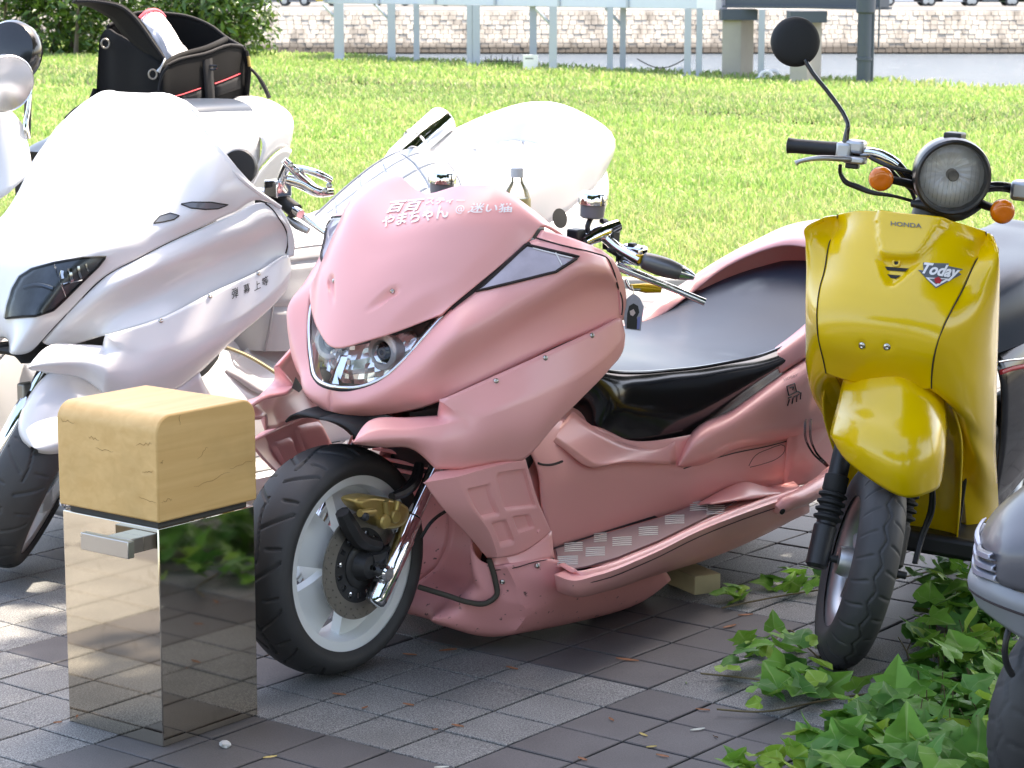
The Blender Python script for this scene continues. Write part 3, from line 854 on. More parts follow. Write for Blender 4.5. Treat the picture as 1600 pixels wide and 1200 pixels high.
# cracks in the wood: thin dark splits
ck = MB()
def crack(p0, p1, off, n=9, w=0.0005, jag=0.0018):
    p0, p1 = np.array(p0, float), np.array(p1, float); off = np.array(off, float)
    pts = [p0 + (p1 - p0) * k / (n - 1) + np.cross(off, p1 - p0) / np.linalg.norm(p1 - p0) * random.gauss(0, jag) + off * 0.0004 for k in range(n)]
    ck.tube(pts, [w * (0.35 + 0.65 * math.sin(math.pi * min(1, (k + .6) / n))) for k in range(n)], 4)
xf = -wx; yr = -W1 / 2 - 0.006
for (y0, y1, z, d) in ((-0.13, -0.10, 0.10, -.002), (-0.13, -0.085, 0.155, -.006), (-0.02, 0.03, 0.125, .004), (0.02, 0.05, 0.145, .002), (-0.138, -0.09, 0.04, 0.004), (0.09, 0.13, 0.172, 0.002)):
    crack((xf, y0, wz0 + z), (xf, y1, wz0 + z + d), (-1, 0, 0))
for (x0, x1, z, d) in ((-0.13, -0.10, 0.04, 0.004), (-0.04, 0.06, 0.055, 0.015), (0.06, 0.13, 0.075, 0.012), (-0.13, -0.12, 0.12, 0.002), (-0.03, 0.0, 0.11, 0.02)):
    crack((x0, yr, wz0 + z), (x1, yr, wz0 + z + d), (0, -1, 0), w=0.0004)
crack((-0.075, yr, wz0 + 0.185), (-0.073, yr, wz0 + 0.205), (0, -1, 0), 5)
tag(ck.build('crack', mat('wood_crack', (0.30, 0.175, 0.06), 0.9), bol), kind='stuff')
# handle block on the left-front face
hx = -W2 / 2
def on_face(u, v):      # the point of the left-front face (local x = hx) seen at a pixel
    return BFr.pf(u, v, hx)
def at_x(u, v, dx): return BFr.pf(u, v, hx - dx)
q = at_x(196, 849, .018); mb = MB(); mb.box((hx - 0.017, q[1], q[2]), (0.036, 0.064, 0.030)); bevel(mb.build('handle_bracket', M['handle_steel'], bol, True), 0.0015)
q0, q1 = at_x(126, 845, .054), at_x(200, 850, .054); mb = MB(); mb.box((hx - 0.046, (q0[1] + q1[1]) / 2, q0[2]), (0.017, abs(q0[1] - q1[1]), 0.034)); bevel(mb.build('handle', M['handle_steel'], bol, True), 0.0015)

# ---------------------------------------------------------------- vehicle parts
def bvh_of(*Gs):
    V, F = [], []
    for G in Gs:
        a, b, _ = G.shape
        base = len(V)
        V += [Vector(p) for p in G.reshape(-1, 3)]
        F += [tuple(base + i for i in q) for q in grid_faces(a, b)]
    return BVHTree.FromPolygons(V, F)

class Skin:
    """the surface of built panels, in a vehicle's axes, to set screws, lenses and lettering on"""
    def __init__(s, fr, *Gs):
        s.fr = fr; s.b = bvh_of(*Gs); s.c = fr.loc(CAMV)
    def hit(s, u, v, off=0.002):
        d = s.fr.M @ ray(u, v)
        p, n, _, _ = s.b.ray_cast(Vector(s.c), Vector(d))
        if p is None:
            return None, None
        n = np.array(n)
        if np.dot(n, d) > 0: n = -n
        return np.array(p) + n * off, n

def quad_px(c, nu, nv):
    """grid of pixels inside four corner pixels (a b / d c order: tl, tr, br, bl)"""
    tl, tr, br, bl = [np.array(p, float) for p in c]
    return [[(tl * (1 - s) + tr * s) * (1 - t) + (bl * (1 - s) + br * s) * t for s in np.linspace(0, 1, nu)] for t in np.linspace(0, 1, nv)]

def plate_on(skin, name, corners, mat_, parent, off=0.003, nu=10, nv=6, thick=0.0):
    G = []
    for row in quad_px(corners, nu, nv):
        r = []
        for q in row:
            p, n = skin.hit(q[0], q[1], off)
            r.append(p)
        G.append(r)
    ok = [p for r in G for p in r if p is not None]
    if len(ok) < nu * nv:
        m = np.mean(ok, 0) if ok else np.zeros(3)
        G = [[p if p is not None else m for p in r] for r in G]
    G = np.array(G)
    o = grid_mesh(name, G, mat_, parent, out=skin.c - G.reshape(-1, 3).mean(0), thick=thick)
    return o, G

def line_on(skin, name, px, r, mat_, parent, off=0.0, smooth=4, n=6, closed=False):
    px = list(px)
    if closed: px = px + [px[0]]
    P = np.array([(a, b, 0) for a, b in px], float)
    if smooth: P = crom_axis(P, smooth)
    else:
        P = np.concatenate([np.linspace(P[i], P[i + 1], 6)[:-1] for i in range(len(P) - 1)] + [P[-1:]])
    pts = [skin.hit(p[0], p[1], off)[0] for p in P]
    pts = [p for p in pts if p is not None]
    if len(pts) < 2: return None
    return tube(name, pts, r, mat_, parent, n)

def screw_on(skin, u, v, r, parent, name='screw', m=None):
    p, n = skin.hit(u, v, 0.0)
    if p is None: return
    o = lathe(name, [(-0.004, r * 1.0), (0.001, r), (0.0026, r * 0.85), (0.0036, r * 0.45), (0.0028, r * 0.3), (0.0022, r * 0.05)], p, n, m or M['screw'], parent, 14)
    return o

_text_cache = {}
def text_mesh(s, bold=0.0, shear=0.0):
    k = (s, bold, shear)
    if k in _text_cache: return _text_cache[k]
    cu = bpy.data.curves.new('lettering', 'FONT')
    cu.body = s; cu.size = 1.0; cu.offset = bold; cu.shear = shear; cu.resolution_u = 4
    o = bpy.data.objects.new('lettering', cu); COL.objects.link(o)
    dg = bpy.context.evaluated_depsgraph_get(); dg.update()
    me = bpy.data.meshes.new_from_object(o.evaluated_get(dg))
    bm = bmesh.new(); bm.from_mesh(me)
    for _ in range(3):
        bmesh.ops.triangulate(bm, faces=bm.faces[:])
        bmesh.ops.subdivide_edges(bm, edges=[e for e in bm.edges if e.calc_length() > .16], cuts=1)
    bmesh.ops.triangulate(bm, faces=bm.faces[:])
    bm.to_mesh(me); bm.free()
    V = np.array([v.co[:] for v in me.vertices]); F = [tuple(p.vertices) for p in me.polygons]
    bpy.data.objects.remove(o); bpy.data.curves.remove(cu); bpy.data.meshes.remove(me)
    lo, hi = V[:, :2].min(0), V[:, :2].max(0)
    UV = (V[:, :2] - lo) / (hi - lo)
    _text_cache[k] = (UV, F)
    return _text_cache[k]

def shape_on(skin, name, UV, F, corners, mat_, parent, off=0.0015):
    """flat print laid on a panel; corners: pixels of top-left, top-right, bottom-right, bottom-left"""
    tl, tr, br, bl = [np.array(p, float) for p in corners]
    V = []
    last = None
    for s, t in UV:
        t = 1 - t
        q = (tl * (1 - s) + tr * s) * (1 - t) + (bl * (1 - s) + br * s) * t
        p, n = skin.hit(q[0], q[1], off)
        if p is None: p = last if last is not None else np.zeros(3)
        last = p
        V.append(p)
    return mesh(name, V, F, mat_, parent, False)

def text_on(skin, name, s, corners, mat_, parent, off=0.0015, bold=0.0, shear=0.0):
    UV, F = text_mesh(s, bold, shear)
    return shape_on(skin, name, UV, F, corners, mat_, parent, off)

def poly_on(skin, name, px, mat_, parent, off=0.0015, step=7.0):
    """a filled outline laid on a panel, meshed finely enough to follow it"""
    from mathutils.geometry import delaunay_2d_cdt
    px = [np.array(p, float) for p in px]
    B = []
    for a, b in zip(px, px[1:] + px[:1]):
        n = max(1, int(np.linalg.norm(b - a) / step))
        B += [a + (b - a) * k / n for k in range(n)]
    lo, hi = np.min(B, 0), np.max(B, 0)
    I = []
    def inside(q):
        c = False
        for a, b in zip(B, B[1:] + B[:1]):
            if (a[1] > q[1]) != (b[1] > q[1]) and q[0] < (b[0] - a[0]) * (q[1] - a[1]) / (b[1] - a[1]) + a[0]: c = not c
        return c
    for x in np.arange(lo[0], hi[0], step):
        for y in np.arange(lo[1], hi[1], step):
            q = np.array([x + .37, y + .21])
            if inside(q) and min(np.linalg.norm(q - b) for b in B) > step * .45: I.append(q)
    r = delaunay_2d_cdt([Vector((p[0], p[1])) for p in B + I], [], [list(range(len(B)))], 1, 1e-4)
    V = []
    last = None
    for v in r[0]:
        p, n = skin.hit(v[0], v[1], off)
        if p is None: p = last
        if p is None: return None
        last = p; V.append(p)
    F = [tuple(f) for f in r[2]]
    n0 = np.cross(V[F[0][1]] - V[F[0][0]], V[F[0][2]] - V[F[0][0]])
    if np.dot(n0, skin.c - V[F[0][0]]) < 0: F = [f[::-1] for f in F]
    return mesh(name, V, F, mat_, parent, True, 60)

def tyre_grid(Rt, W, rr, wr, groove, nth=420, nc=44, dep=0.0035):
    """tyre surface: rows round the wheel, columns across; local axes x forward, y left, z up"""
    s = np.linspace(-1, 1, nc)
    # cross-section: bead -> sidewall bulge -> shoulder -> crown
    ctl_s = np.array([0, 0.18, 0.40, 0.60, 0.80, 1.0])
    ctl_y = np.array([0, 0.27, 0.66, 0.93, 1.0, wr / W]) * W / 2
    drop = Rt - rr
    ctl_r = Rt - drop * np.array([0, 0.035, 0.17, 0.42, 0.72, 1.03])
    a = np.abs(s)
    def sm(c):
        P = np.stack([ctl_s, c, c * 0], 1)
        Q = crom_axis(P, 8)
        return np.interp(a, Q[:, 0], Q[:, 1])
    y = sm(ctl_y) * np.sign(s); r = sm(ctl_r)
    th = np.linspace(0, 2 * np.pi, nth, endpoint=False)
    TH, S = np.meshgrid(th, s, indexing='ij')
    g = groove(TH, S)
    RR = r[None, :] - dep * g * (np.abs(S) < 0.62)
    return np.stack([RR * np.cos(TH), np.broadcast_to(y, RR.shape), RR * np.sin(TH)], 2)

def ring_mesh(name, G, mat_, parent, T, angle=50):
    V = T(G.reshape(-1, 3))
    a, b, _ = G.shape
    F = []
    for i in range(a):
        k = (i + 1) % a
        for j in range(b - 1):
            F.append((i * b + j, i * b + j + 1, k * b + j + 1, k * b + j))
    return mesh(name, V, F, mat_, parent, True, angle)

def groove_arcs(n):
    def g(TH, S):
        p = TH * n / (2 * np.pi)
        out = np.zeros_like(TH)
        for sgn, ph in ((1, 0.0), (-1, 0.5)):
            s = S * sgn
            # a curved groove running out from the middle to the shoulder
            f = p + ph - (0.55 * s + 0.55 * s ** 2)
            d = np.abs((f + 0.5) % 1 - 0.5)
            out = np.maximum(out, np.where((s > 0.02) & (s < 0.55), np.clip(1.6 - d / 0.034, 0, 1), 0))
            f = p + ph + 0.42 - 0.25 * s
            d = np.abs((f + 0.5) % 1 - 0.5)
            out = np.maximum(out, np.where((s > 0.24) & (s < 0.5), np.clip(1.5 - d / 0.03, 0, 1), 0))
        # a wandering line near the middle
        d = np.abs(S - 0.10 * np.sin(p * np.pi * 1.0))
        out = np.maximum(out, np.where(np.abs(((p * 0.5) % 1) - 0.5) < 0.33, np.clip(1.5 - d / 0.02, 0, 1), 0))
        return out
    return g

def groove_zig(n):
    def g(TH, S):
        p = TH * n / (2 * np.pi)
        tri = np.abs((p % 1) * 2 - 1)
        out = np.clip(1.5 - np.abs(S - 0.16 * (tri - 0.5)) / 0.03, 0, 1)
        for sgn, ph in ((1, 0.0), (-1, 0.5)):
            s = S * sgn
            f = p + ph + 0.7 * s
            d = np.abs((f + 0.5) % 1 - 0.5)
            out = np.maximum(out, np.where((s > 0.2) & (s < 0.58), np.clip(1.5 - d / 0.05, 0, 1), 0))
        return out
    return g

def lathe_y(prof, n=64):
    """profile (y, r) turned about the wheel's own axle"""
    th = np.linspace(0, 2 * np.pi, n, endpoint=False)
    P = np.array(prof, float)
    return np.stack([np.outer(np.cos(th), P[:, 1]), np.broadcast_to(P[:, 0], (n, len(P))), np.outer(np.sin(th), P[:, 1])], 2)

# ================================================================ the pink scooter
_f = Frame(0, 0, -126, 3.5)
_o = np.array([-.39, 5.073, .252]) - .252 * _f.u
PK = Frame(_o[0], _o[1], -126, 3.5, _o[2])
pink = thing('scooter', 'low pink custom maxi scooter with a long black seat and a fat front tyre', 'scooter', PK)
P = PK.px
def row(*a): return [P(*q) for q in a]
def L3(x, l, z): return np.array([x, l, z], float)

# --- nose hood with the small screen
def bow(u, v, xc, k, ex):
    """the point of a bowed cross-section x = xc - k l^ex that is seen at a pixel"""
    lo, hi = 0.0, .4
    for _ in range(40):
        m = (lo + hi) / 2; p = P(u, v, m)
        if p[0] > xc - k * m ** ex: hi = m
        else: lo = m
    return P(u, v, lo)
hood_rows = []
for ex, c, m, sh, e in (
    (1.5, (522, 543), (575, 532), (640, 511), (690, 490, .185)),
    (1.6, (536, 503), (602, 488), (668, 464), (716, 469, .199)),
    (1.8, (556, 448), (640, 430), (718, 424), (760, 433, .222)),
    (1.9, (578, 400), (665, 383), (760, 387), (800, 400, .242)),
    (1.9, (605, 353), (700, 338), (800, 353), (828, 375, .253)),
    (1.9, (648, 315), (728, 304), (812, 327), (850, 352, .262)),
    (1.9, (664, 302), (730, 289), (806, 308), (880, 367, .262)),
):
    pc, pe = P(*c, 0), P(*e)
    k = (pc[0] - pe[0]) / e[2] ** ex
    hood_rows.append([pc, bow(*m, pc[0], k, ex), bow(*sh, pc[0], k, ex), pe])
hoodG = dense(sym_rows(hood_rows), 7, 7)
SKh0 = Skin(PK, hoodG)
def hood_dimples(G):
    q0 = SKh0.hit(613, 455, 0.0)[0]
    # two screw dimples, each a long teardrop pressed into the panel
    for u, v, sg in ((613, 455, 1), (613, 455, -1)):
        q = q0 * np.array([1, sg, 1])
        d = G - q
        ax = np.array([0.55, -0.55 * sg, -0.62]); ax /= np.linalg.norm(ax)
        t = d @ ax
        perp = np.linalg.norm(d - t[..., None] * ax, axis=-1)
        w = np.where(t < 0, 0.012, 0.012 - 0.06 * t)
        m = np.clip(1 - (perp / np.maximum(w, 0.004)) ** 2, 0, 1) * np.where(t < 0, np.clip(1 - (t / 0.014) ** 2, 0, 1), np.clip(1 - t / 0.075, 0, 1))
        G = G - m[..., None] * np.array([0.008, 0, 0.010])
    return G
hood_fine = hood_dimples(dense(sym_rows(hood_rows), 16, 16))
hood = grid_mesh('nose_panel', hood_fine, M['pink'], pink, out=(0.6, 0, 0.8), thick=0.006)

# --- side fairing
top = [(517, 607, 0), (560, 608, .062), (603, 589, .108), (640, 553, .143), (688, 499, .18), (742, 453, .207), (798, 404, .242), (836, 374, .262), (895, 387, .330), (946, 402, .352)]
crest = [(516, 622, 0), (560, 624, .072), (613, 606, .13), (655, 574, .178), (702, 532, .226), (757, 500, .256), (814, 468, .287), (858, 443, .318), (906, 424, .352), (956, 424, .362)]
vall = [(516, 634, 0), (560, 638, .07), (620, 630, .13), (668, 606, .188), (710, 580, .217), (768, 546, .247), (818, 515, .27), (868, 486, .298), (920, 460, .322), (969, 455, .348)]
bott = [(517, 643, 0), (560, 651, .052), (622, 645, .118), (670, 634, .178), (714, 614, .222), (778, 585, .258), (828, 562, .282), (872, 540, .304), (926, 519, .328), (971, 500, .348)]
fair_rows = [row(*top), row(*crest), row(*vall), row(*bott)]
_, fairG = patch('side_fairing', fair_rows, M['pink'], pink, 9, 7, out=(0.4, 1, 0.2), thick=0.006)

# --- inner cowl behind the fairing seam
dash_rows = [row((846, 359, .262), (882, 368, .298), (940, 390, .342), (958, 404, .350), (978, 456, .352), (977, 500, .345)),
             row((835, 376, .262), (893, 388, .328), (940, 401, .348), (948, 405, .352), (968, 456, .35), (971, 500, .349))]
dash_rows = [list(r) for r in zip(*dash_rows)]
_, dashG = patch('dash_cowl', dash_rows, M['pink'], pink, 6, 5, cr=(2, 3), out=(0, 0.6, 0.6), thick=0.006)

# --- lower cowl with its fin
cowl = [
    row((554, 687, .158), (552, 690, .165), (552, 692, .165), (554, 694, .158)),
    row((576, 658, .15), (580, 674, .178), (588, 688, .19), (596, 699, .172)),
    row((640, 652, .172), (645, 670, .215), (650, 686, .226), (648, 704, .21)),
    row((683, 649, .20), (690, 664, .245), (690, 694, .256), (680, 733, .24)),
    row((687, 626, .232), (728, 655, .268), (728, 695, .277), (722, 734, .262)),
    row((775, 586, .276), (775, 641, .303), (778, 680, .306), (780, 723, .285)),
    row((851, 552, .318), (855, 610, .34), (838, 665, .336), (819, 718, .302)),
    row((926, 518, .345), (915, 583, .362), (893, 620, .352), (868, 664, .335)),
    row((970, 497, .357), (969, 534, .366), (957, 568, .364), (938, 592, .352)),
    row((972, 500, .354), (977, 522, .362), (975, 543, .362), (966, 562, .357)),
]
_, cowlG = patch('lower_cowl', cowl, M['pink'], pink, 7, 7, cr=(3, 4), cc=(1,), out=(0.2, 1, 0), thick=0.008)

# --- pillar below, with the pressed-in ladder pattern
pil = [
    row((680, 737, .238), (720, 731, .256), (780, 721, .283), (820, 716, .30)),
    row((663, 754, .247), (715, 745, .277), (780, 727, .292), (822, 720, .302)),
    row((690, 792, .245), (735, 790, .277), (790, 780, .287), (838, 775, .292)),
    row((730, 835, .235), (765, 832, .274), (805, 822, .283), (853, 812, .287)),
    row((762, 873, .225), (778, 872, .264), (820, 861, .277), (861, 830, .282)),
]
def ladder(G):
    G = G.copy()
    a, b, _ = G.shape
    n = np.cross(np.gradient(G, axis=0), np.gradient(G, axis=1)); n /= np.linalg.norm(n, axis=2)[..., None] + 1e-9
    if n[..., 1].mean() < 0: n = -n
    s = np.linspace(0, 1, a)[:, None]; t = np.linspace(0, 1, b)[None, :]
    def box(s0, s1, t0, t1):
        e = 0.022
        f = lambda x, lo, hi: np.clip((x - lo) / e, 0, 1) * np.clip((hi - x) / e, 0, 1)
        return f(s, s0, s1) * f(t, t0, t1)
    m = box(.36, .63, .36, .56) + box(.30, .60, .63, .97) + box(.68, .90, .40, .60) + box(.66, .83, .67, .86)
    return G - n * (m * 0.0085)[..., None]
pilG0 = dense(pil, 16, 20, cr=(1,), cc=(1,))
pilG = ladder(pilG0)
grid_mesh('front_pillar', pilG, M['pink'], pink, (0.3, 1, 0), 0.006)
grid_mesh('front_pillar', pilG * MIR, M['pink'], pink, (0.3, -1, 0), 0.006)

# --- base of the pillar and belly pan
bz = [
    row((762, 872, .222), (790, 868, .262), (825, 857, .276), (862, 829, .281)),
    row((769, 890, .238), (800, 886, .274), (836, 876, .291), (866, 872, .30)),
]
patch('pillar_foot', bz, M['pink'], pink, 5, 5, cc=(1,), thick=0.005)
belly = [   # stations from the middle of the front lip round to the side and back
    [L3(-.40, 0, .34), L3(-.415, 0, .22), L3(-.37, 0, .155), L3(-.27, 0, .12), L3(-.245, 0, .085), L3(-.30, 0, .06)],
    [L3(-.40, .09, .34), L3(-.41, .09, .22), L3(-.365, .09, .155), L3(-.265, .085, .12), L3(-.245, .085, .085), L3(-.30, .08, .06)],
    [P(735, 856, .19), P(738, 890, .198), P(746, 918, .206), P(716, 952, .175), P(684, 970, .155), P(692, 978, .13)],
    [P(766, 884, .232), P(774, 908, .24), P(777, 935, .243), P(770, 965, .225), P(757, 992, .195), P(757, 992, .16)],
    [P(790, 883, .272), P(806, 915, .281), P(817, 945, .287), P(822, 962, .285), P(802, 990, .25), P(800, 989, .2)],
    [P(862, 873, .302), P(862, 905, .316), P(878, 922, .318), P(895, 938, .314), P(900, 969, .275), P(890, 972, .22)],
    [P(915, 910, .33), P(935, 915, .33), P(965, 912, .322), P(985, 915, .316), P(1000, 940, .28), P(985, 944, .22)],
    [P(1000, 890, .33), P(1015, 891, .33), P(1030, 892, .326), P(1040, 893, .32), P(1048, 906, .30), P(1040, 908, .24)],
]
patch('belly_pan', belly, M['pink_dirty'], pink, 6, 6, cr=(4,), cc=(2,), out=(0.6, 1, 0.2), thick=0.006)
tube('edge_trim', [P(654, 917, .10), P(700, 931, .165), P(732, 941, .2), P(758, 943, .228), P(776, 930, .246), P(774, 908, .243), P(764, 874, .233)], 0.0065, M['rubber_trim'], pink, 8, 6)

# --- side body, step board, plates
body = [   # rows top to bottom, stations front to rear
    row((838, 640, .15), (880, 655, .16), (937, 668, .185), (985, 688, .20), (1060, 683, .235), (1144, 660, .25), (1257, 600, .265), (1330, 560, .27)),
    row((822, 690, .20), (868, 700, .195), (930, 718, .205), (985, 716, .215), (1060, 735, .245), (1144, 706, .255), (1257, 678, .27), (1330, 655, .275)),
    row((840, 728, .212), (885, 735, .212), (940, 745, .218), (990, 738, .225), (1065, 745, .245), (1144, 716, .256), (1257, 690, .272), (1330, 668, .275)),
    row((848, 790, .218), (890, 785, .22), (945, 785, .224), (1000, 775, .23), (1070, 765, .245), (1150, 735, .257), (1257, 722, .275), (1330, 705, .277)),
    row((866, 862, .222), (900, 850, .222), (950, 836, .224), (1005, 822, .226), (1070, 800, .235), (1160, 776, .25), (1257, 757, .275), (1330, 740, .277)),
]
_, bodyG = patch('side_body', body, M['pink'], pink, 7, 7, thick=0.005)
plate_px = [(868, 860), (940, 838), (1045, 807), (1100, 785), (1152, 784), (1122, 801), (1030, 846), (964, 873), (916, 887), (893, 891), (874, 882)]
zs = .222
def PZ(u, v, z): return PK.pz(u, v, z)
pl = [PZ(u, v, zs + 0.0 ) for u, v in plate_px]
V = pl + [p + np.array([0, 0, .004]) for p in pl]
n = len(pl)
F = [tuple(range(n, 2 * n))] + [(k, (k + 1) % n, n + (k + 1) % n, n + k) for k in range(n)]
def step_plate(sg):
    s = np.array([1, sg, 1.0])
    ff = F if sg > 0 else [q[::-1] for q in F]
    o = mesh('step_plate', [v * s for v in V], ff, M['checker'], pink, False)
    cb = MB()
    for (u, v, w) in ((887, 876, 16), (930, 862, 15), (972, 846, 15), (1013, 830, 15), (1054, 812, 15), (1092, 791, 14), (1118, 797, 14), (896, 855, 14), (938, 840, 10)):
        for k in range(5):
            q0 = PZ(u - w, v - 6 + k * 3.0 + 0.5, zs + .0045); q1 = PZ(u + w, v - 6 + k * 3.0 - 1.0, zs + .0045)
            cb.tube([q0 * s, (q0 + q1) / 2 * s + np.array([0, 0, .0006]), q1 * s], 0.0013, 4)
    tag(cb.build('tread_bar', M['alu_bright'], o), kind='stuff')
step_plate(1); step_plate(-1)
# step moulding: inner ledge, rail, skirt
rail_in = [(874, 884), (893, 893), (925, 888), (1000, 861), (1090, 819), (1180, 783), (1262, 757)]
rail_out = [(866, 893), (893, 903), (930, 896), (1005, 868), (1092, 826), (1182, 791), (1262, 765)]
r0 = [PZ(u, v, zs + .003) for u, v in rail_in]
r1 = [p + np.array([0, .012, .004]) for p in r0]
r2 = [np.array([p[0] - .002, p[1] + .022, p[2] - .004]) for p in r0]
r3 = [P(u, v + 4, q[1] + .006) for (u, v), q in zip(rail_out, r2)]
r4 = [P(u + 2, v + 20, q[1] - .008) for (u, v), q in zip(rail_out, r3)]
sk = [(876, 916), (905, 922), (950, 915), (1010, 902), (1100, 876), (1190, 838), (1262, 800)]
r5 = [P(u, v, .315) for u, v in sk]
r6 = [q + np.array([0, -.09, .0]) for q in r5]
st = [[a, b, c, d, e, f, g] for a, b, c, d, e, f, g in zip(r0, r1, r2, r3, r4, r5, r6)]
patch('step_rail', st, M['pink'], pink, 6, 4, cc=(2, 3, 5), thick=0.005)
# floor under plate (between body and rail)
fl = [[PZ(864, 858, zs - .003), PZ(868, 884, zs - .003)], [PZ(940, 834, zs - .003), PZ(960, 880, zs - .003)], [PZ(1045, 803, zs - .003), PZ(1050, 842, zs - .003)], [PZ(1110, 780, zs - .003), PZ(1140, 800, zs - .003)], [PZ(1240, 752, zs - .003), PZ(1262, 770, zs - .003)]]
patch('step_floor', fl, M['pink'], pink, 4, 3, out=(0, 0, 1), thick=0.004)
# raised kick at the back of the step
kick = [row((1085, 790, .25), (1100, 786, .29), (1112, 786, .33)), row((1108, 776, .25), (1130, 772, .29), (1148, 781, .335)), row((1150, 757, .252), (1166, 754, .29), (1180, 778, .34)), row((1180, 758, .255), (1195, 760, .295), (1210, 772, .34)), row((1225, 765, .26), (1232, 768, .3), (1240, 770, .34))]
patch('step_kick', kick, M['pink'], pink, 5, 5, out=(0, 0.5, 1), thick=0.004)
# seam line in the rail
# passenger peg boss at the back of the step
for sg in (1, -1):
    s = np.array([1, sg, 1.0])
    pts = [P(1212, 796, .37) * s, P(1222, 790, .375) * s, P(1250, 778, .372) * s, P(1285, 757, .355) * s, P(1310, 738, .33) * s]
    o = tube('footpeg_cover', pts, [.012, .021, .024, .026, .030], M['pink'], pink, 14, 4)
    lathe('peg_hole', [(0, .008), (.003, .008), (.003, .005)], P(1222, 799, .392) * s, (0.3, sg, -0.3), M['black_matte'], o, 12)

# --- rear side cover (the blade)
blade = [
    row((1058, 728, .243), (1060, 726, .252), (1063, 729, .254), (1064, 731, .243)),
    row((1075, 684, .236), (1080, 695, .268), (1088, 718, .272), (1090, 728, .25)),
    row((1144, 640, .25), (1145, 656, .287), (1146, 688, .29), (1146, 704, .262)),
    row((1200, 600, .256), (1200, 622, .293), (1202, 670, .297), (1205, 692, .268)),
    row((1257, 560, .26), (1260, 588, .295), (1262, 655, .30), (1262, 677, .275)),
    row((1330, 510, .258), (1334, 545, .285), (1338, 630, .295), (1340, 655, .275)),
]
_, bladeG = patch('rear_side_cover', blade, M['pink'], pink, 7, 7, out=(0, 1, 0.3), thick=0.006)
# rear body behind, down to the wheel
rb = [
    [L3(-1.50, .24, .52), L3(-1.50, .272, .42), L3(-1.50, .275, .30), L3(-1.50, .27, .20)],
    [L3(-1.75, .245, .60), L3(-1.75, .28, .48), L3(-1.75, .28, .36), L3(-1.72, .26, .28)],
    [L3(-2.0, .23, .69), L3(-2.0, .26, .60), L3(-2.0, .25, .50), L3(-1.98, .2, .44)],
    [L3(-2.2, .17, .755), L3(-2.22, .18, .69), L3(-2.22, .17, .62), L3(-2.2, .12, .58)],
    [L3(-2.32, .03, .79), L3(-2.34, .03, .74), L3(-2.34, .03, .69), L3(-2.32, .02, .66)],
]
patch('rear_body', rb, M['pink'], pink, 5, 5, out=(-0.3, 1, 0), thick=0.005)
# tail bucket: rim that rises behind the seat
bk = [
    [L3(-1.44, .20, .540), L3(-1.45, .225, .552), L3(-1.45, .248, .545), L3(-1.46, .262, .51)],
    [L3(-1.60, .20, .575), L3(-1.62, .228, .600), L3(-1.63, .255, .595), L3(-1.63, .272, .55)],
    [L3(-1.74, .195, .622), L3(-1.75, .225, .640), L3(-1.76, .255, .628), L3(-1.76, .275, .58)],
    [L3(-1.88, .175, .685), L3(-1.91, .215, .695), L3(-1.92, .25, .673), L3(-1.92, .268, .62)],
    [L3(-1.955, .12, .730), L3(-2.06, .18, .745), L3(-2.10, .235, .718), L3(-2.10, .24, .66)],
    [L3(-1.985, .06, .755), L3(-2.16, .10, .795), L3(-2.24, .17, .772), L3(-2.24, .16, .71)],
    [L3(-1.995, .0, .760), L3(-2.20, .0, .812), L3(-2.325, .0, .80), L3(-2.34, .0, .74)],
]
bkf = [[p * MIR for p in r] for r in bk[:-1]] + bk[::-1]
bkG = dense(bkf, 6, 5)
grid_mesh('tail_cowl', bkG, M['pink'], pink, out=(-0.2, 0, 1), thick=0.006)

# --- seat
se = [(957, 581, .172), (1000, 582, .19), (1041, 579, .203), (1084, 575, .213), (1127, 568, .222), (1195, 553, .227), (1257, 522, .224), (1300, 486, .208), (1330, 452, .175), (1338, 425, .12)]
top_rows = [[L3(-.60, 0, .655), L3(-.60, .05, .653), L3(-.605, .085, .645)]]
top_rows.append([L3(-.70, 0, .635), L3(-.70, .08, .630), L3(-.70, .135, .612)])
for k, q in enumerate(se):
    e = P(*q)
    zc = e[2] + [.022, .019, .016, .012, .008, .004, .006, .012, .014, .012][k]
    top_rows.append([L3(e[0], 0, zc), L3(e[0], e[1] * .6, zc - .004), e])
last = top_rows[-1]
seatG = dense(sym_rows(top_rows), 5, 7)
seat = grid_mesh('seat', seatG, M['seat_vinyl'], pink, out=(0, 0, 1), thick=0.0)
sd = [(903, 640, .13), (937, 661, .18), (972, 679, .192), (1010, 690, .203), (1040, 688, .215), (1075, 674, .226), (1178, 606, .243), (1257, 548, .243), (1300, 510, .228)]
edge = [top_rows[1][2]] + [P(*q) for q in se[:8]]
side = []
for a, q in zip(edge, sd):
    b = P(*q)
    m1 = a * .97 + b * .03 + np.array([0, .006, 0]); m2 = a * .55 + b * .45 + np.array([0, .022, 0])
    side.append([a, m1, m2, b, b + np.array([0, -.05, -.10])])
front_col = [top_rows[0][2], top_rows[0][2] + np.array([.004, .004, -.01]), L3(-.60, .10, .57), L3(-.62, .09, .49), L3(-.63, .06, .42)]
_, sideG = patch('seat_side', [front_col] + side, M['black_gloss'], seat, 6, 6, cc=(), thick=0.0)
fr = [[front_col[k] * np.array([1, s, 1]) for s in (-1, 0, 1)] for k in range(4)]
patch('seat_front', fr, M['black_gloss'], seat, 4, 4, out=(1, 0, 0), thick=0, mirror=False)
tube('seat_piping', [top_rows[1][2]] + [P(*q) + np.array([0, .002, .001]) for q in se[:9]], 0.0035, M['black_gloss'], seat, 6, 5)
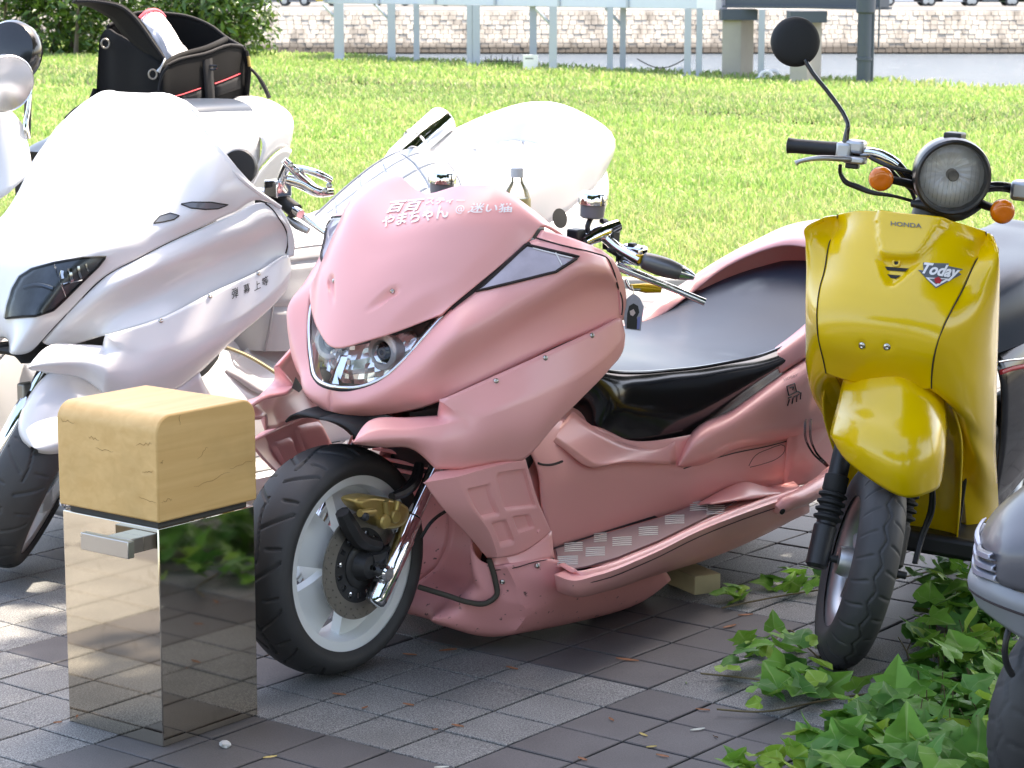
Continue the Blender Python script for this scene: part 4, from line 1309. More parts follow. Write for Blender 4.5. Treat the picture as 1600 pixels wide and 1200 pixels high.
# tank hump and inner tunnel in front of the seat
tun = [[L3(-.36, 0, .62), L3(-.36, .09, .58), L3(-.37, .16, .45), L3(-.38, .2, .25)], [L3(-.55, 0, .58), L3(-.55, .10, .55), L3(-.55, .165, .45), L3(-.55, .21, .25)], [L3(-.75, 0, .53), L3(-.75, .11, .51), L3(-.74, .17, .44), L3(-.74, .21, .25)], [L3(-1.6, 0, .5), L3(-1.6, .12, .48), L3(-1.6, .17, .40), L3(-1.6, .21, .2)]]
patch('tunnel_cover', tun, M['pink'], pink, 6, 6, thick=0.004)
# crease panel between seat and body
tri = [row((895, 642, .155), (935, 672, .19), (975, 692, .205), (1020, 700, .218), (1055, 690, .238)), row((858, 686, .185), (880, 700, .20), (918, 728, .222), (975, 722, .232), (1056, 726, .247))]
patch('seat_skirt', tri, M['pink'], pink, 5, 6, thick=0.003)

# --- skins for details
SKh = Skin(PK, hood_fine)
SKf = Skin(PK, fairG, dashG)
SKc = Skin(PK, cowlG, pilG)
SKb = Skin(PK, bladeG)
SKs = Skin(PK, bodyG)
for u, v in ((613, 455),): screw_on(SKh, u, v, .0055, pink)
_q = SKh.hit(613, 455, 0.0)[0] * MIR; _uv = PK.pr(_q[None])[0]; screw_on(SKh, _uv[0], _uv[1], .0055, pink)
for u, v in ((775, 595), (852, 559), (925, 524)): screw_on(SKc, u, v, .0062, pink)
SKp = Skin(PK, dense(bz, 5, 5), dense(belly, 6, 6))
screw_on(SKp, 840, 884, .0062, pink); screw_on(SKp, 785, 909, .0062, pink)
screw_on(SKc, 841, 830, .005, pink, m=M['pink'])
# seams
line_on(SKf, 'cowl_seam', [(838, 372), (892, 387), (930, 396), (948, 403), (957, 420), (966, 450), (972, 468), (971, 492)], .0019, M['seam'], pink, .0005, 4)
line_on(SKf, 'nose_seam', [(693, 494), (742, 452), (800, 403), (836, 371), (845, 360)], .004, M['seam'], pink, -.001, 4)
line_on(SKs, 'panel_seam', [(1170, 728), (1180, 712), (1200, 702), (1226, 697), (1226, 704), (1215, 716), (1195, 724), (1172, 730)], .0009, M['seam'], pink, 0, 3)
line_on(SKs, 'panel_slot', [(836, 722), (848, 726), (862, 726), (878, 721)], .0028, M['seam'], pink, .001, 3)
line_on(SKs, 'body_seam', [(1068, 732), (1146, 708), (1200, 697), (1257, 681)], .0014, M['seam'], pink, .001, 3)
tube('rail_seam', [a * .5 + b * .5 + np.array([0, .0015, 0]) for a, b in zip(r3, r4)][1:], .0011, M['seam'], pink, 6, 4)
tube('foot_seam', [P(772, 891, .242), P(800, 888, .2765), P(836, 878, .293), P(866, 873, .302)], .0011, M['seam'], pink, 6, 4)

# --- side lenses in the fairing
wc = [(822, 383), (904, 402), (868, 425), (745, 456)]
def lens_window(sg, px, parent):
    pts = []
    for u, v in px:
        p, nrm = SKf.hit(u, v, 0.0); pts.append((p, nrm))
    s = np.array([1, sg, 1.0])
    G, Gb = [], []
    for rw in quad_px(px, 9, 6):
        r, rb_ = [], []
        for q in rw:
            p, nn = SKf.hit(q[0], q[1], 0.0)
            r.append((p + nn * .0045) * s); rb_.append((p + nn * .0012) * s)
        G.append(r); Gb.append(rb_)
    hs = grid_mesh('side_lamp', np.array(Gb), M['lamp_back'], parent, (0.3, sg, 0.3), 0)
    grid_mesh('lens', np.array(G), M['lens_pale'], hs, (0.3, sg, 0.3), 0)
    c = [pp[0] for pp in pts]
    loop = []
    for i in range(4):
        for t in np.linspace(0, 1, 8)[:-1]:
            a, b = np.array(px[i]), np.array(px[(i + 1) % 4]); q = a + (b - a) * t
            p, nn = SKf.hit(q[0], q[1], .0025); loop.append(p * s)
    loop.append(loop[0])
    tube('lens_rim', loop, .0036, M['seam'], hs, 6)
    for a, b in (((832, 389), (893, 404)), ((868, 396), (878, 415))):
        q = [SKf.hit(*(np.array(a) + (np.array(b) - np.array(a)) * t), .0038)[0] * s for t in np.linspace(0, 1, 6)]
        tube('reflector_strip', q, .0017, M['print_white'], hs, 5)
lens_window(1, wc, pink); lens_window(-1, wc, pink)

# --- headlamp: lens, bowl, two ringed projectors
lamp_top = [(522, 545, 0), (575, 534, .058), (640, 513, .122), (688, 493, .178)]
lamp_bot = [(517, 603, 0), (560, 604, .060), (604, 585, .107), (684, 498, .176)]
lr = [[P(*a) - np.array([.012, 0, 0]) for a in lamp_top], [0.5 * (P(*a) + P(*b)) + np.array([.003, 0, .0]) for a, b in zip(lamp_top, lamp_bot)], [P(*b) - np.array([.004, 0, 0]) for b in lamp_bot]]
lensG = dense(sym_rows(lr), 5, 6)
bowl = dense(sym_rows(lr), 4, 6) - np.array([.045, 0, 0])
bowl[..., 0] += RNG.normal(0, .0030, bowl.shape[:2])
lamp = grid_mesh('headlamp', bowl, M['bowl_chrome'], pink, out=(1, 0, 0), thick=0, angle=12)
grid_mesh('headlamp_lens', lensG, M['lens'], lamp, out=(1, 0, 0.2), thick=0)
rim = [P(*b) - np.array([.003, 0, 0]) for b in [(690, 494, .178), (660, 528, .158), (640, 552, .141), (622, 570, .124), (604, 586, .106), (560, 605, .060), (517, 604, 0)]]
rim = rim + [p * MIR for p in rim[-2::-1]]
tube('lamp_rim', rim, .0045, M['chrome'], lamp, 8, 5)
tube('lamp_gasket', [p + np.array([.001, 0, -.004]) + np.array([0, .003, 0]) * np.sign(p[1]) for p in rim], .004, M['black_matte'], lamp, 8, 5)
ax = np.array([1, 0, .05])
for sg in (1, -1):
    c = P(587, 553, .075) * np.array([1, sg, 1]) - np.array([.028, 0, 0])
    pr = lathe('projector', [(-.03, .034), (0, .0385), (.006, .0385), (.009, .036), (.009, .026), (.003, .0255), (-.012, .024)], c, ax, mat('projector_ring', (0.55, 0.50, 0.50), 0.4, var=0.2, vscale=120), lamp, 32)
    lathe('projector_lens', [(-.012, .0245), (-.002, .022), (.006, .014), (.009, .004), (.0092, .0005)], c, ax, M['black_gloss'], lamp, 28)
    lathe('projector_core', [(-.005, .011), (.0075, .0105), (.0085, .006)], c, ax, mat('projector_glass', (0.10, 0.095, 0.095), 0.1, var=0.3, coat=1.0), lamp, 20)
    q = P(645, 538, .132) * np.array([1, sg, 1]) - np.array([.03, 0, 0])
    lathe('position_lamp', [(-.01, .014), (.002, .0135), (.004, .011), (.002, .008), (.012, .006), (.016, .001)], q, ax, M['chrome'], lamp, 18)
# bright ridge between the projectors
mb = MB(); a, b_ = P(529, 556, 0), P(516, 600, 0)
mb.add([a + np.array([-.02, .010, 0]), a + np.array([-.02, -.010, 0]), b_ + np.array([-.012, .014, .0]), b_ + np.array([-.012, -.014, .0]), (a + b_) / 2 + np.array([-.006, 0, 0]), a + np.array([-.012, 0, 0]), b_ + np.array([-.006, 0, 0])], [(0, 5, 4), (0, 4, 2), (2, 4, 6), (1, 4, 5), (1, 3, 4), (3, 6, 4)])
mb.build('lamp_divider', M['chrome'], lamp, False)
for sg in (1, -1):
    for k in range(5):
        q = P(660 + k * 4, 520 - k * 4.5, .152 + k * .004) * np.array([1, sg, 1]) - np.array([.022, 0, 0])
        mb = MB(); mb.box(q, (.004, .012, .007)); mb.build('lamp_facet', M['chrome'], lamp, False)

# --- slot in the nose and black sheets added to darken the gaps and hollow
mb = MB()
core = [[L3(-.02, 0, .60), L3(-.02, .05, .62), L3(-.05, .09, .66), L3(-.08, .0, .72)]]
inner = [
    [L3(-.10, 0, .80), L3(-.10, .10, .78), L3(-.12, .15, .70), L3(-.12, .15, .62), L3(-.13, .10, .545), L3(-.13, 0, .53)],
    [L3(-.28, 0, .93), L3(-.28, .14, .91), L3(-.28, .2, .80), L3(-.28, .2, .62), L3(-.30, .13, .50), L3(-.30, 0, .48)],
    [L3(-.48, 0, .93), L3(-.48, .18, .92), L3(-.48, .25, .80), L3(-.45, .22, .55), L3(-.42, .17, .38), L3(-.42, 0, .36)],
    [L3(-.60, 0, .80), L3(-.60, .15, .80), L3(-.60, .2, .72), L3(-.56, .18, .55), L3(-.5, .15, .4), L3(-.5, 0, .38)],
]
iG = dense(inner, 4, 4)
fG = np.concatenate([iG, (iG * MIR)[:, ::-1][:, 1:]], 1)
grid_mesh('dark_core', fG, M['black_matte'], pink, out=(1, 0, 0), thick=0)  # black core added inside so the gaps between panels read dark
mud = [[L3(.06, 0, .575), L3(.06, .075, .57), L3(.055, .10, .55)], [L3(-.05, 0, .575), L3(-.05, .09, .57), L3(-.05, .13, .54)], [L3(-.2, 0, .52), L3(-.2, .10, .515), L3(-.2, .15, .49)], [L3(-.3, 0, .44), L3(-.3, .10, .44), L3(-.3, .17, .42)]]
patch('mudguard', mud, M['black_matte'], pink, 5, 4, out=(0, 0, 1), thick=0.004)  # black sheet added to make the hollow under the nose dark
sl = [row((640, 645, .165), (690, 636, .205)), row((640, 650, .155), (690, 652, .195))]
patch('air_slot', sl, M['black_matte'], pink, 3, 4, thick=0)
# radiator louvres behind the wheel
for k in range(5):
    a = L3(-.395 + .004 * k, 0, .36 + .022 * k)
    pts = [a * np.array([1, 0, 1]) + np.array([-.012 * (abs(t) / .2) ** 2 * -1, t, 0]) for t in np.linspace(-.2, .2, 9)]
    tube('radiator_louvre', pts, .0048, M['pink_dirty'], pink, 6)
mb = MB(); mb.box((-.43, 0, .40), (.02, .38, .15)); mb.build('radiator', M['iron'], pink, False)

# --- lettering
text_on(SKh, 'lettering', '百百', [(610, 316), (664, 311), (658, 329), (604, 334)], M['print_white'], pink, .0024, .035, .15)
text_on(SKh, 'lettering', 'スティー', [(668, 310), (727, 311), (725, 318), (664, 321)], M['print_white'], pink, .0024, .015)
text_on(SKh, 'lettering', 'やまちゃん', [(602, 338), (697, 320), (703, 341), (592, 358)], M['print_white'], pink, .0024, .025)
text_on(SKh, 'lettering', '＠', [(713, 322), (726, 322), (725, 335), (711, 335)], M['print_white'], pink, .0024, .015)
text_on(SKh, 'lettering', '迷い猫', [(738, 318), (801, 319), (800, 333), (729, 334)], M['print_white'], pink, .0024, .018)
# sticker on the rear cover: a plain sketched mark and a few letters
stk = [[(1229, 604), (1241, 599), (1244, 612), (1232, 618), (1229, 604)], [(1232, 618), (1246, 611), (1250, 614)], [(1234, 606), (1240, 604), (1238, 609)], [(1230, 634), (1233, 624)], [(1237, 631), (1239, 621)], [(1244, 628), (1245, 617)], [(1250, 624), (1251, 613)], [(1231, 622), (1236, 620)], [(1240, 620), (1248, 616)]]
for q in stk: line_on(SKb, 'sticker_stroke', q, .0016, M['print_black'], pink, .001, 0, 5)
text_on(SKb, 'sticker_word', 'HOBBY', [(1224, 592), (1246, 584), (1247, 588), (1225, 596)], mat('faded_print', (0.35, 0.14, 0.15), 0.5), pink, .001)

# --- front wheel
WF = Frame(-.39, 5.073, -128, 0.7, .252)
def wheel_to(fr, wf):
    A = wf.M @ fr.M.T
    o = fr.loc(wf.O)
    return lambda V: np.asarray(V) @ A + o
TW = wheel_to(PK, WF)
def box_t(T, c, size, rot=0.0, w=.003):
    """box in wheel axes, turned about the axle, as mesh data in vehicle axes"""
    b = MB(); ca, sa = math.cos(rot), math.sin(rot)
    b.box(c, size)
    V = np.array(b.v); V = np.stack([V[:, 0] * ca - V[:, 2] * sa, V[:, 1], V[:, 0] * sa + V[:, 2] * ca], 1)
    return T(V), b.f
rimprof = [(.056, .197), (.060, .1985), (.060, .196), (.055, .172), (.046, .168), (.030, .166), (.0, .160), (-.030, .166), (-.046, .168), (-.055, .172), (-.060, .1985), (-.05, .197), (0, .178), (.05, .197)]
fw = ring_mesh('front_wheel', lathe_y(rimprof, 72), M['rim_white'], pink, TW)
ring_mesh('tyre', tyre_grid(.252, .142, .194, .124, groove_arcs(14), 900, 64, .005), M['rubber'], fw, TW)
ring_mesh('wheel_hub', lathe_y([(.05, .03), (.05, .062), (.03, .07), (-.03, .07), (-.05, .055), (-.05, .02)], 32), M['rim_white'], fw, TW)
for k in range(5):
    a0 = 2 * math.pi * (k / 5) + 0.55
    th = np.linspace(-1, 1, 7)
    prof = []
    for rr, hw, yy, dp in ((.045, .034, .040, .02), (.085, .046, .040, .024), (.125, .058, .030, .026), (.155, .070, .022, .024), (.171, .086, .024, .02)):
        prof.append([(rr, -hw, yy - dp), (rr, -hw, yy), (rr, -hw * .55, yy + .004), (rr, hw * .55, yy + .004), (rr, hw, yy), (rr, hw, yy - dp)])
    G = dense([[L3(r_, y_, t_) for r_, t_, y_ in pr_] for pr_ in prof], 4, 2, cc=(1, 2, 3, 4))
    ca, sa = math.cos(a0), math.sin(a0)
    X = np.stack([G[..., 0] * ca - G[..., 2] * sa, G[..., 1], G[..., 0] * sa + G[..., 2] * ca], -1)
    a_, b_n, _ = X.shape
    mesh('spoke', TW(X.reshape(-1, 3)), grid_faces(a_, b_n), M['rim_white'], fw, True, 40)
def disc_mesh(r0, r1, y, t, nth, nr, hole):
    th = np.linspace(0, 2 * np.pi, nth, endpoint=False); rr = np.linspace(r0, r1, nr + 1)
    V = [(r * math.cos(a), y, r * math.sin(a)) for a in th for r in rr]
    F = []
    for i in range(nth):
        for j in range(nr):
            if hole(i, j): continue
            k = (i + 1) % nth; b = nr + 1
            F.append((i * b + j, i * b + j + 1, k * b + j + 1, k * b + j))
    return V, F
v, f = disc_mesh(.082, .118, .078, .004, 180, 14, lambda i, j: (j in (5, 10) and (i + (3 if j == 10 else 0)) % 6 == 0) or (j == 12 and i % 9 == 4))
solid(mesh('brake_disc', TW(v), f, M['steel_dark'], fw, False), .004)
v, f = disc_mesh(.045, .082, .076, .004, 120, 10, lambda i, j: 4 <= j <= 7 and (i % 8) in (2, 3, 4))
solid(mesh('disc_carrier', TW(v), f, M['iron'], fw, False), .006)
ring_mesh('axle_cover', lathe_y([(.06, .05), (.085, .05), (.088, .046), (.088, .034), (.10, .030), (.112, .024), (.114, .006)], 32), M['iron'], fw, TW)
for k in range(5):
    a = 2 * math.pi * k / 5 + .2
    lathe('disc_bolt', [(0, .0055), (.004, .0055), (.0055, .003)], TW(np.array([[.066 * math.cos(a), .079, .066 * math.sin(a)]]))[0], TW(np.array([[0, 1.0, 0]]))[0] - TW(np.zeros((1, 3)))[0], M['chrome'], fw, 10)

# --- fork, caliper
FB, FT = P(584, 944, .118), P(676, 742, .118)
fdir = (FT - FB) / np.linalg.norm(FT - FB)
fk = lathe('fork_leg', [(0, .016), (.004, .022), (.014, .0245), (.020, .0235), (.030, .0245), (.16, .0245), (.165, .022), (.21, .021), (.215, .0165), (.50, .0165)], FB, fdir, M['chrome'], pink, 24)
lathe('axle_clamp', [(-.012, .018), (.018, .018), (.022, .014), (.022, .006)], P(597, 894, .128), (0.1, 1, 0), M['chrome'], fk, 20)
mb = MB(); mb.box(P(600, 900, .118), (.05, .024, .03)); bevel(mb.build('axle_lug', M['chrome'], fk), .004)
lathe('fork_leg', [(0, .016), (.004, .022), (.03, .0245), (.165, .0245), (.21, .021), (.215, .0165), (.50, .0165)], FB * MIR, fdir * MIR, M['chrome'], pink, 20)
cb = MB()
c0 = P(592, 797, .098)
cal = MB()
pts = [P(546, 781, .10), P(565, 774, .10), P(590, 776, .10), P(620, 784, .10), P(632, 796, .10), P(628, 812, .10), P(606, 825, .10), P(586, 820, .10), P(572, 805, .10), P(556, 796, .10)]
pts = list(crom_axis(np.array(pts[-2:] + pts + pts[:3]), 3)[6:6 + 3 * len(pts)])
n = len(pts)
vv = [p + np.array([0, d, 0]) for d in (-.026, .014) for p in pts] + [np.mean(pts, 0) + (p - np.mean(pts, 0)) * .86 + np.array([0, .022, 0]) for p in pts]
ff = [tuple(range(n))[::-1], tuple(range(2 * n, 3 * n))] + [(r * n + k, r * n + (k + 1) % n, (r + 1) * n + (k + 1) % n, (r + 1) * n + k) for r in range(2) for k in range(n)]
caliper = bevel(mesh('brake_caliper', vv, ff, M['gold'], pink, True, 35), .003)
for (u, v, r_) in ((596, 814, .016), (612, 806, .015)):
    lathe('piston_boss', [(0, r_), (.012, r_), (.016, r_ * .8), (.0165, .001)], P(u, v, .118), (.1, 1, 0.05), M['gold'], caliper, 18)
for (u0, v0, u1, v1, r_) in ((602, 783, 604, 805, .008), (622, 783, 618, 800, .007), (562, 802, 584, 800, .0085)):
    tube('caliper_stud', [P(u0, v0, .125), P(u1, v1, .125)], r_, M['gold'], caliper, 10)
lathe('bleed_nipple', [(0, .009), (.012, .009), (.016, .005)], P(567, 806, .126), (.3, 1, 0), M['iron'], caliper, 12)
mb = MB()
mb.tube([P(535, 800, .09), P(545, 820, .092), P(560, 842, .092), P(590, 852, .09)], [.016, .02, .02, .016], 8, 4)
mb.build('torque_arm', M['iron'], pink)
mb = MB(); mb.tube([P(575, 876, .098), P(600, 866, .1), P(618, 850, .105), P(626, 832, .105)], [.02, .014, .012, .014], 8, 4); mb.build('caliper_bracket', M['iron'], pink)
mb = MB(); mb.tube([P(612, 776, .11), P(636, 765, .10), P(650, 748, .09), P(655, 725, .08)], [.009, .013, .014, .012], 8, 4); mb.build('brake_hose', M['black_plastic'], pink)
tube('brake_line', [P(658, 840, .12), P(672, 818, .13), P(700, 796, .13), P(728, 776, .12)], .004, M['black_plastic'], pink, 6, 5)

# --- rear wheel, mostly hidden
def simple_wheel(parent, c, Rt, W, rimr, tm, rm, name='rear_wheel', T=None):
    T = T or (lambda V: np.asarray(V) + np.array(c))
    w = W / 2 - .008
    o = ring_mesh(name, lathe_y([(w, rimr), (w + .003, rimr + .003), (w - .004, rimr - .016), (.01, rimr - .03), (-.01, rimr - .03), (-w + .004, rimr - .016), (-w - .003, rimr + .003), (-w, rimr), (w, rimr)], 48), rm, parent, T)
    ring_mesh('tyre', tyre_grid(Rt, W, rimr - .002, W * .86, groove_zig(22), 260, 36), tm, o, T)
    ring_mesh('wheel_hub', lathe_y([(.05, .02), (.05, .045), (-.05, .045), (-.05, .02)], 24), M['alloy'], o, T)
    for k in range(5):
        a = 2 * math.pi * k / 5
        p = [np.array([r * math.cos(a), 0, r * math.sin(a)]) for r in (.04, rimr - .02)]
        vv, f2 = tube_data([q for q in p], [.016, .012], 8)
        mesh('spoke', T(np.array(vv)), f2, rm, o)
    return o
simple_wheel(pink, (-1.58, 0, .26), .26, .15, .19, M['rubber'], M['rim_white'])
# clear hose by the tail
for k in range(2):
    tube('clear_tube', [P(1259 + 8 * k, 655, .30), P(1258 + 8 * k, 680, .31), P(1268 + 6 * k, 705, .31), P(1285 + 4 * k, 722, .31), P(1300, 735, .3)], .003, M['lens_smoke'], pink, 6, 5)

# --- handlebars and controls
HB = L3(-.60, 0, .88)
bar = tube('handlebar', [L3(-.52, -.05, .86), L3(-.52, .05, .86), L3(-.56, .16, .915), P(935, 365, .22), P(965, 388, .27), P(1000, 408, .33)], .0125, M['chrome'], pink, 12, 5)
tube('handlebar', [q * MIR for q in (L3(-.52, .05, .86), L3(-.56, .16, .915), P(935, 365, .22), P(965, 388, .27), P(1000, 408, .33))], .0125, M['chrome'], pink, 12, 5)
for sg in (1, -1):
    s = np.array([1, sg, 1.0])
    g0, g1 = P(1003, 406, .335) * s, P(1076, 430, .425) * s
    d = (g1 - g0)
    grip = lathe('grip', [(0, .014), (.004, .019), (.012, .0205), (.035, .0225), (.06, .0225), (.085, .019), (.092, .0165)], g0, d, mat('grey_grip', (0.16, 0.16, 0.165), 0.35, metal=0.7), pink, 20)
    lathe('grip_end', [(.092, .0175), (.11, .0125), (.124, .007), (.126, .001)], g0, d, M['chrome'], grip, 16)
    tube('brake_lever', [P(962, 415, .275) * s, P(985, 424, .30) * s, P(1015, 436, .335) * s, P(1045, 448, .365) * s, P(1075, 461, .40) * s, P(1101, 472, .43) * s], [.010, .011, .0095, .0085, .008, .0085], M['chrome'], pink, 10, 4)
    mb = MB(); mb.box(P(990, 398, .30) * s, (.035, .06, .045), None); sw = bevel(mb.build('switch_housing', M['chrome'], pink), .008, 3)
    mb = MB(); mb.box(P(988, 383, .30) * s, (.018, .016, .01)); bevel(mb.build('switch_button', M['black_plastic'], sw), .002)
    mb = MB(); mb.box(P(998, 404, .325) * s, (.02, .02, .02)); bevel(mb.build('switch_tab', M['yellow_part'], sw), .003)
    tube('choke_lever', [P(985, 448, .30) * s, P(1010, 450, .32) * s, P(1033, 452, .345) * s], [.006, .012, .008], M['yellow_part'], pink, 8, 3)
    tube('lever_link', [P(978, 436, .29) * s, P(985, 450, .30) * s, P(1000, 452, .315) * s], [.004, .005, .004], M['chrome'], pink, 8, 3)
    # master cylinder clamp and fluid reservoir
    mc = tube('master_cylinder', [P(912, 378, .22) * s, P(930, 368, .225) * s, P(948, 360, .235) * s, P(966, 352, .245) * s], [.012, .018, .018, .014], M['chrome'], pink, 12, 4)
    mb = MB(); mb.box(P(955, 375, .24) * s, (.03, .03, .045)); bevel(mb.build('bar_clamp', M['black_plastic'], mc), .004)
    rc = P(925, 338, .215) * s
    rv = lathe('fluid_reservoir', [(0, .022), (.004, .0275), (.030, .0285), (.032, .0285)], rc - np.array([0, 0, .004]), (0, 0, 1), mat('reservoir_cup', (0.20, 0.19, 0.20), 0.35, var=0.1), pink, 26)
    n_ = 48
    capv = []
    for h, q in ((.0, .0335), (.022, .0335), (.026, .031), (.027, .001)):
        for k in range(n_):
            a = 2 * math.pi * k / n_
            rr = q - (.0007 if (k // 2) % 2 and h < .024 else 0)
            capv.append(rc + np.array([rr * math.cos(a), rr * math.sin(a), .028 + h]))
    mesh('reservoir_cap', capv, grid_faces(4, n_, True), M['chrome'], rv, True, 30)
    tube('reservoir_stem', [rc + np.array([0, 0, 0]), P(918, 358, .215) * s, P(925, 370, .22) * s], .006, M['black_plastic'], rv, 8, 4)
    tube('fluid_hose', [P(940, 345, .22) * s, P(948, 348, .22) * s, P(944, 362, .225) * s], .006, M['black_plastic'], rv, 8, 4)
    mb = MB(); mb.box(P(900, 368, .2) * s, (.035, .03, .03)); bevel(mb.build('instrument_bracket', M['black_plastic'], pink), .003)
    tube('throttle_cable', [P(950, 390, .26) * s, P(965, 400, .27) * s, L3(-.58, .2 * sg, .80), L3(-.5, .12 * sg, .70)], .005, M['black_plastic'], pink, 7, 5)
mb = MB(); mb.box((-.50, 0, .93), (.12, .26, .05)); bevel(mb.build('instrument_panel', M['black_plastic'], pink), .01)
# undercarriage in the shade
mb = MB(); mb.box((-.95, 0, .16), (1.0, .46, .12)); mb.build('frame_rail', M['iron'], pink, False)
lathe('exhaust', [(0, .03), (.03, .055), (.45, .062), (.48, .05), (.50, .03)], L3(-1.35, -.2, .22), (-1, -.1, .12), M['chrome'], pink, 24)

# key tag hanging from the left control
kt = thing('key_tag', 'grey shield-shaped key tag with a dark printed figure hanging from the pink handlebar', 'key tag', loc=tuple(PK.wor(P(990, 458, .36))))
ko = PK.wor(P(990, 458, .36)); ky = ko[1]
def KT(u, v, d=0.0): return ony(u, v, ky + d) - ko
tg = [(990, 458), (1000, 466), (1006, 479), (1001, 517), (977, 514), (972, 478), (980, 466)]
V = [KT(u, v, d) for d in (-.0015, .0015) for u, v in tg]; n = len(tg)
mesh('tag_plate', V, [tuple(range(n))[::-1], tuple(range(n, 2 * n))] + [(k, (k + 1) % n, n + (k + 1) % n, n + k) for k in range(n)], mat('tag_grey', (.30, .31, .36), .3, coat=.4, var=.15, vscale=80), kt, False)
for nm, m_, pts in (('tag_print', M['print_black'], [(980, 490), (983, 478), (990, 474), (997, 478), (999, 488), (995, 496), (999, 515), (979, 513)]), ('tag_print_light', mat('tag_pale', (.55, .45, .43), .5), [(984, 486), (990, 483), (993, 489), (989, 494), (985, 492)]), ('tag_print_blue', mat('tag_blue', (.16, .18, .42), .5), [(996, 496), (1001, 494), (999, 514), (995, 514)])):
    mesh(nm, [KT(u, v, -.0022 - (.0004 if 'light' in nm or 'blue' in nm else 0)) for u, v in pts], [tuple(range(len(pts)))], m_, kt, False)
tube('tag_cord', [KT(990, 461, -.001), KT(989, 452), KT(987, 446)], .0012, M['screw'], kt, 6)

# ================================================================ the white scooter beside it
_s = .07          # the middle plane lies this much further right than first measured
_t = R(-130)
WB = Frame(-1.209 + _s * math.sin(_t), 5.964 - _s * math.cos(_t), -130, 0.0)
white = thing('scooter', 'white custom maxi scooter with a quilted white seat and four black characters on its flank', 'scooter', WB)
def Wp(u, v, l): return WB.px(u, v, l + _s)
def wrow(*a): return [Wp(*q) for q in a]
# hood, lamp panel and the tall white screen in one shell
wh = [
    [L3(.030, 0, .600), Wp(18, 553, .050), Wp(50, 548, .066), Wp(66, 531, .076)],
    [L3(.045, 0, .650), Wp(45, 508, .085), Wp(85, 500, .112), Wp(112, 482, .132)],
    [L3(.020, 0, .745), Wp(78, 440, .105), Wp(125, 432, .152), Wp(166, 430, .182)],
    [L3(-.015, 0, .81), Wp(98, 396, .105), Wp(165, 394, .182), Wp(214, 404, .216)],
    [L3(-.07, 0, .885), Wp(165, 345, .115), Wp(232, 366, .222), Wp(262, 379, .243)],
    [L3(-.15, 0, .985), Wp(212, 288, .13), Wp(296, 335, .272), Wp(312, 356, .273)],
    [L3(-.26, 0, 1.10), Wp(258, 215, .13), Wp(340, 290, .30), Wp(365, 332, .305)],
    [L3(-.39, 0, 1.190), Wp(285, 160, .11), Wp(364, 255, .295), Wp(418, 315, .335)],
    [L3(-.41, 0, 1.193), Wp(290, 161, .112), Wp(364, 268, .30), Wp(438, 324, .342)],
]
whG = dense(sym_rows(wh), 8, 8)
grid_mesh('front_cowl', whG, M['white'], white, out=(0.6, 0, 0.6), thick=0.005)
tube('cowl_edge', list(crom_axis(np.array(sym_rows(wh)[-1]), 6)), .006, M['white'], white, 8)
wf = [
    wrow((66, 533, .072), (112, 484, .132), (166, 432, .183), (214, 406, .216), (262, 381, .243), (312, 358, .273), (365, 335, .304), (416, 318, .332), (432, 326, .340)),
    wrow((68, 536, .078), (118, 494, .142), (176, 448, .205), (228, 422, .243), (280, 398, .272), (330, 374, .30), (382, 352, .33), (430, 336, .348), (446, 346, .352)),
    wrow((80, 540, .088), (138, 505, .150), (195, 480, .196), (250, 455, .232), (300, 430, .262), (350, 408, .292), (400, 386, .322), (444, 366, .342), (450, 372, .347)),
    wrow((100, 543, .085), (150, 528, .150), (180, 519, .205), (250, 500, .262), (302, 474, .284), (352, 450, .306), (404, 425, .330), (450, 402, .346), (451, 396, .347)),
]
_, wfG = patch('side_fairing', wf, M['white'], white, 8, 7, out=(0.4, 1, 0.2), thick=0.005)
wd = [wrow((438, 324, .342), (418, 317, .333)), wrow((449, 342, .35), (436, 336, .345)), wrow((457, 362, .354), (448, 362, .350)), wrow((461, 382, .356), (451, 384, .350)), wrow((459, 400, .356), (450, 402, .348))]
_, wdG = patch('dash_cowl', wd, M['white'], white, 5, 4, out=(-.2, 1, 0.3), thick=0.005)
wc_ = [
    wrow((46, 570, .160), (44, 573, .166), (45, 575, .166), (48, 578, .160)),
    wrow((73, 542, .152), (76, 556, .180), (80, 570, .192), (78, 583, .174)),
    wrow((125, 538, .172), (130, 553, .214), (134, 572, .226), (133, 594, .21)),
    wrow((160, 540, .205), (166, 560, .248), (166, 585, .258), (163, 616, .242)),
    wrow((164, 524, .232), (204, 553, .268), (206, 585, .279), (205, 622, .27)),
    wrow((250, 497, .278), (258, 543, .305), (262, 578, .308), (268, 612, .288)),
    wrow((327, 459, .318), (334, 510, .34), (322, 548, .336), (312, 582, .305)),
    wrow((403, 424, .345), (395, 482, .362), (376, 515, .352), (358, 538, .335)),
    wrow((449, 398, .357), (448, 436, .366), (436, 466, .362), (420, 482, .352)),
    wrow((453, 402, .354), (456, 422, .362), (451, 446, .360), (444, 460, .355)),
]
_, wcG = patch('lower_cowl', wc_, M['white'], white, 7, 7, cr=(3, 4), cc=(1,), out=(0.2, 1, 0), thick=0.008)
wpl = [wrow((165, 618, .243), (205, 622, .272), (268, 612, .29), (312, 582, .306)), wrow((175, 680, .235), (215, 680, .27), (275, 670, .28), (335, 640, .285)), wrow((240, 790, .22), (270, 790, .255), (310, 770, .27), (352, 735, .275))]
patch('front_pillar', wpl, M['white'], white, 6, 6, out=(.3, 1, 0), thick=.006)
SKw = Skin(WB, whG, wfG, wdG)
SKwc = Skin(WB, wcG)
for u, v in ((250, 497), (327, 458), (403, 423)):
    screw_on(SKwc, u + 1, v + 4, .0062, white)
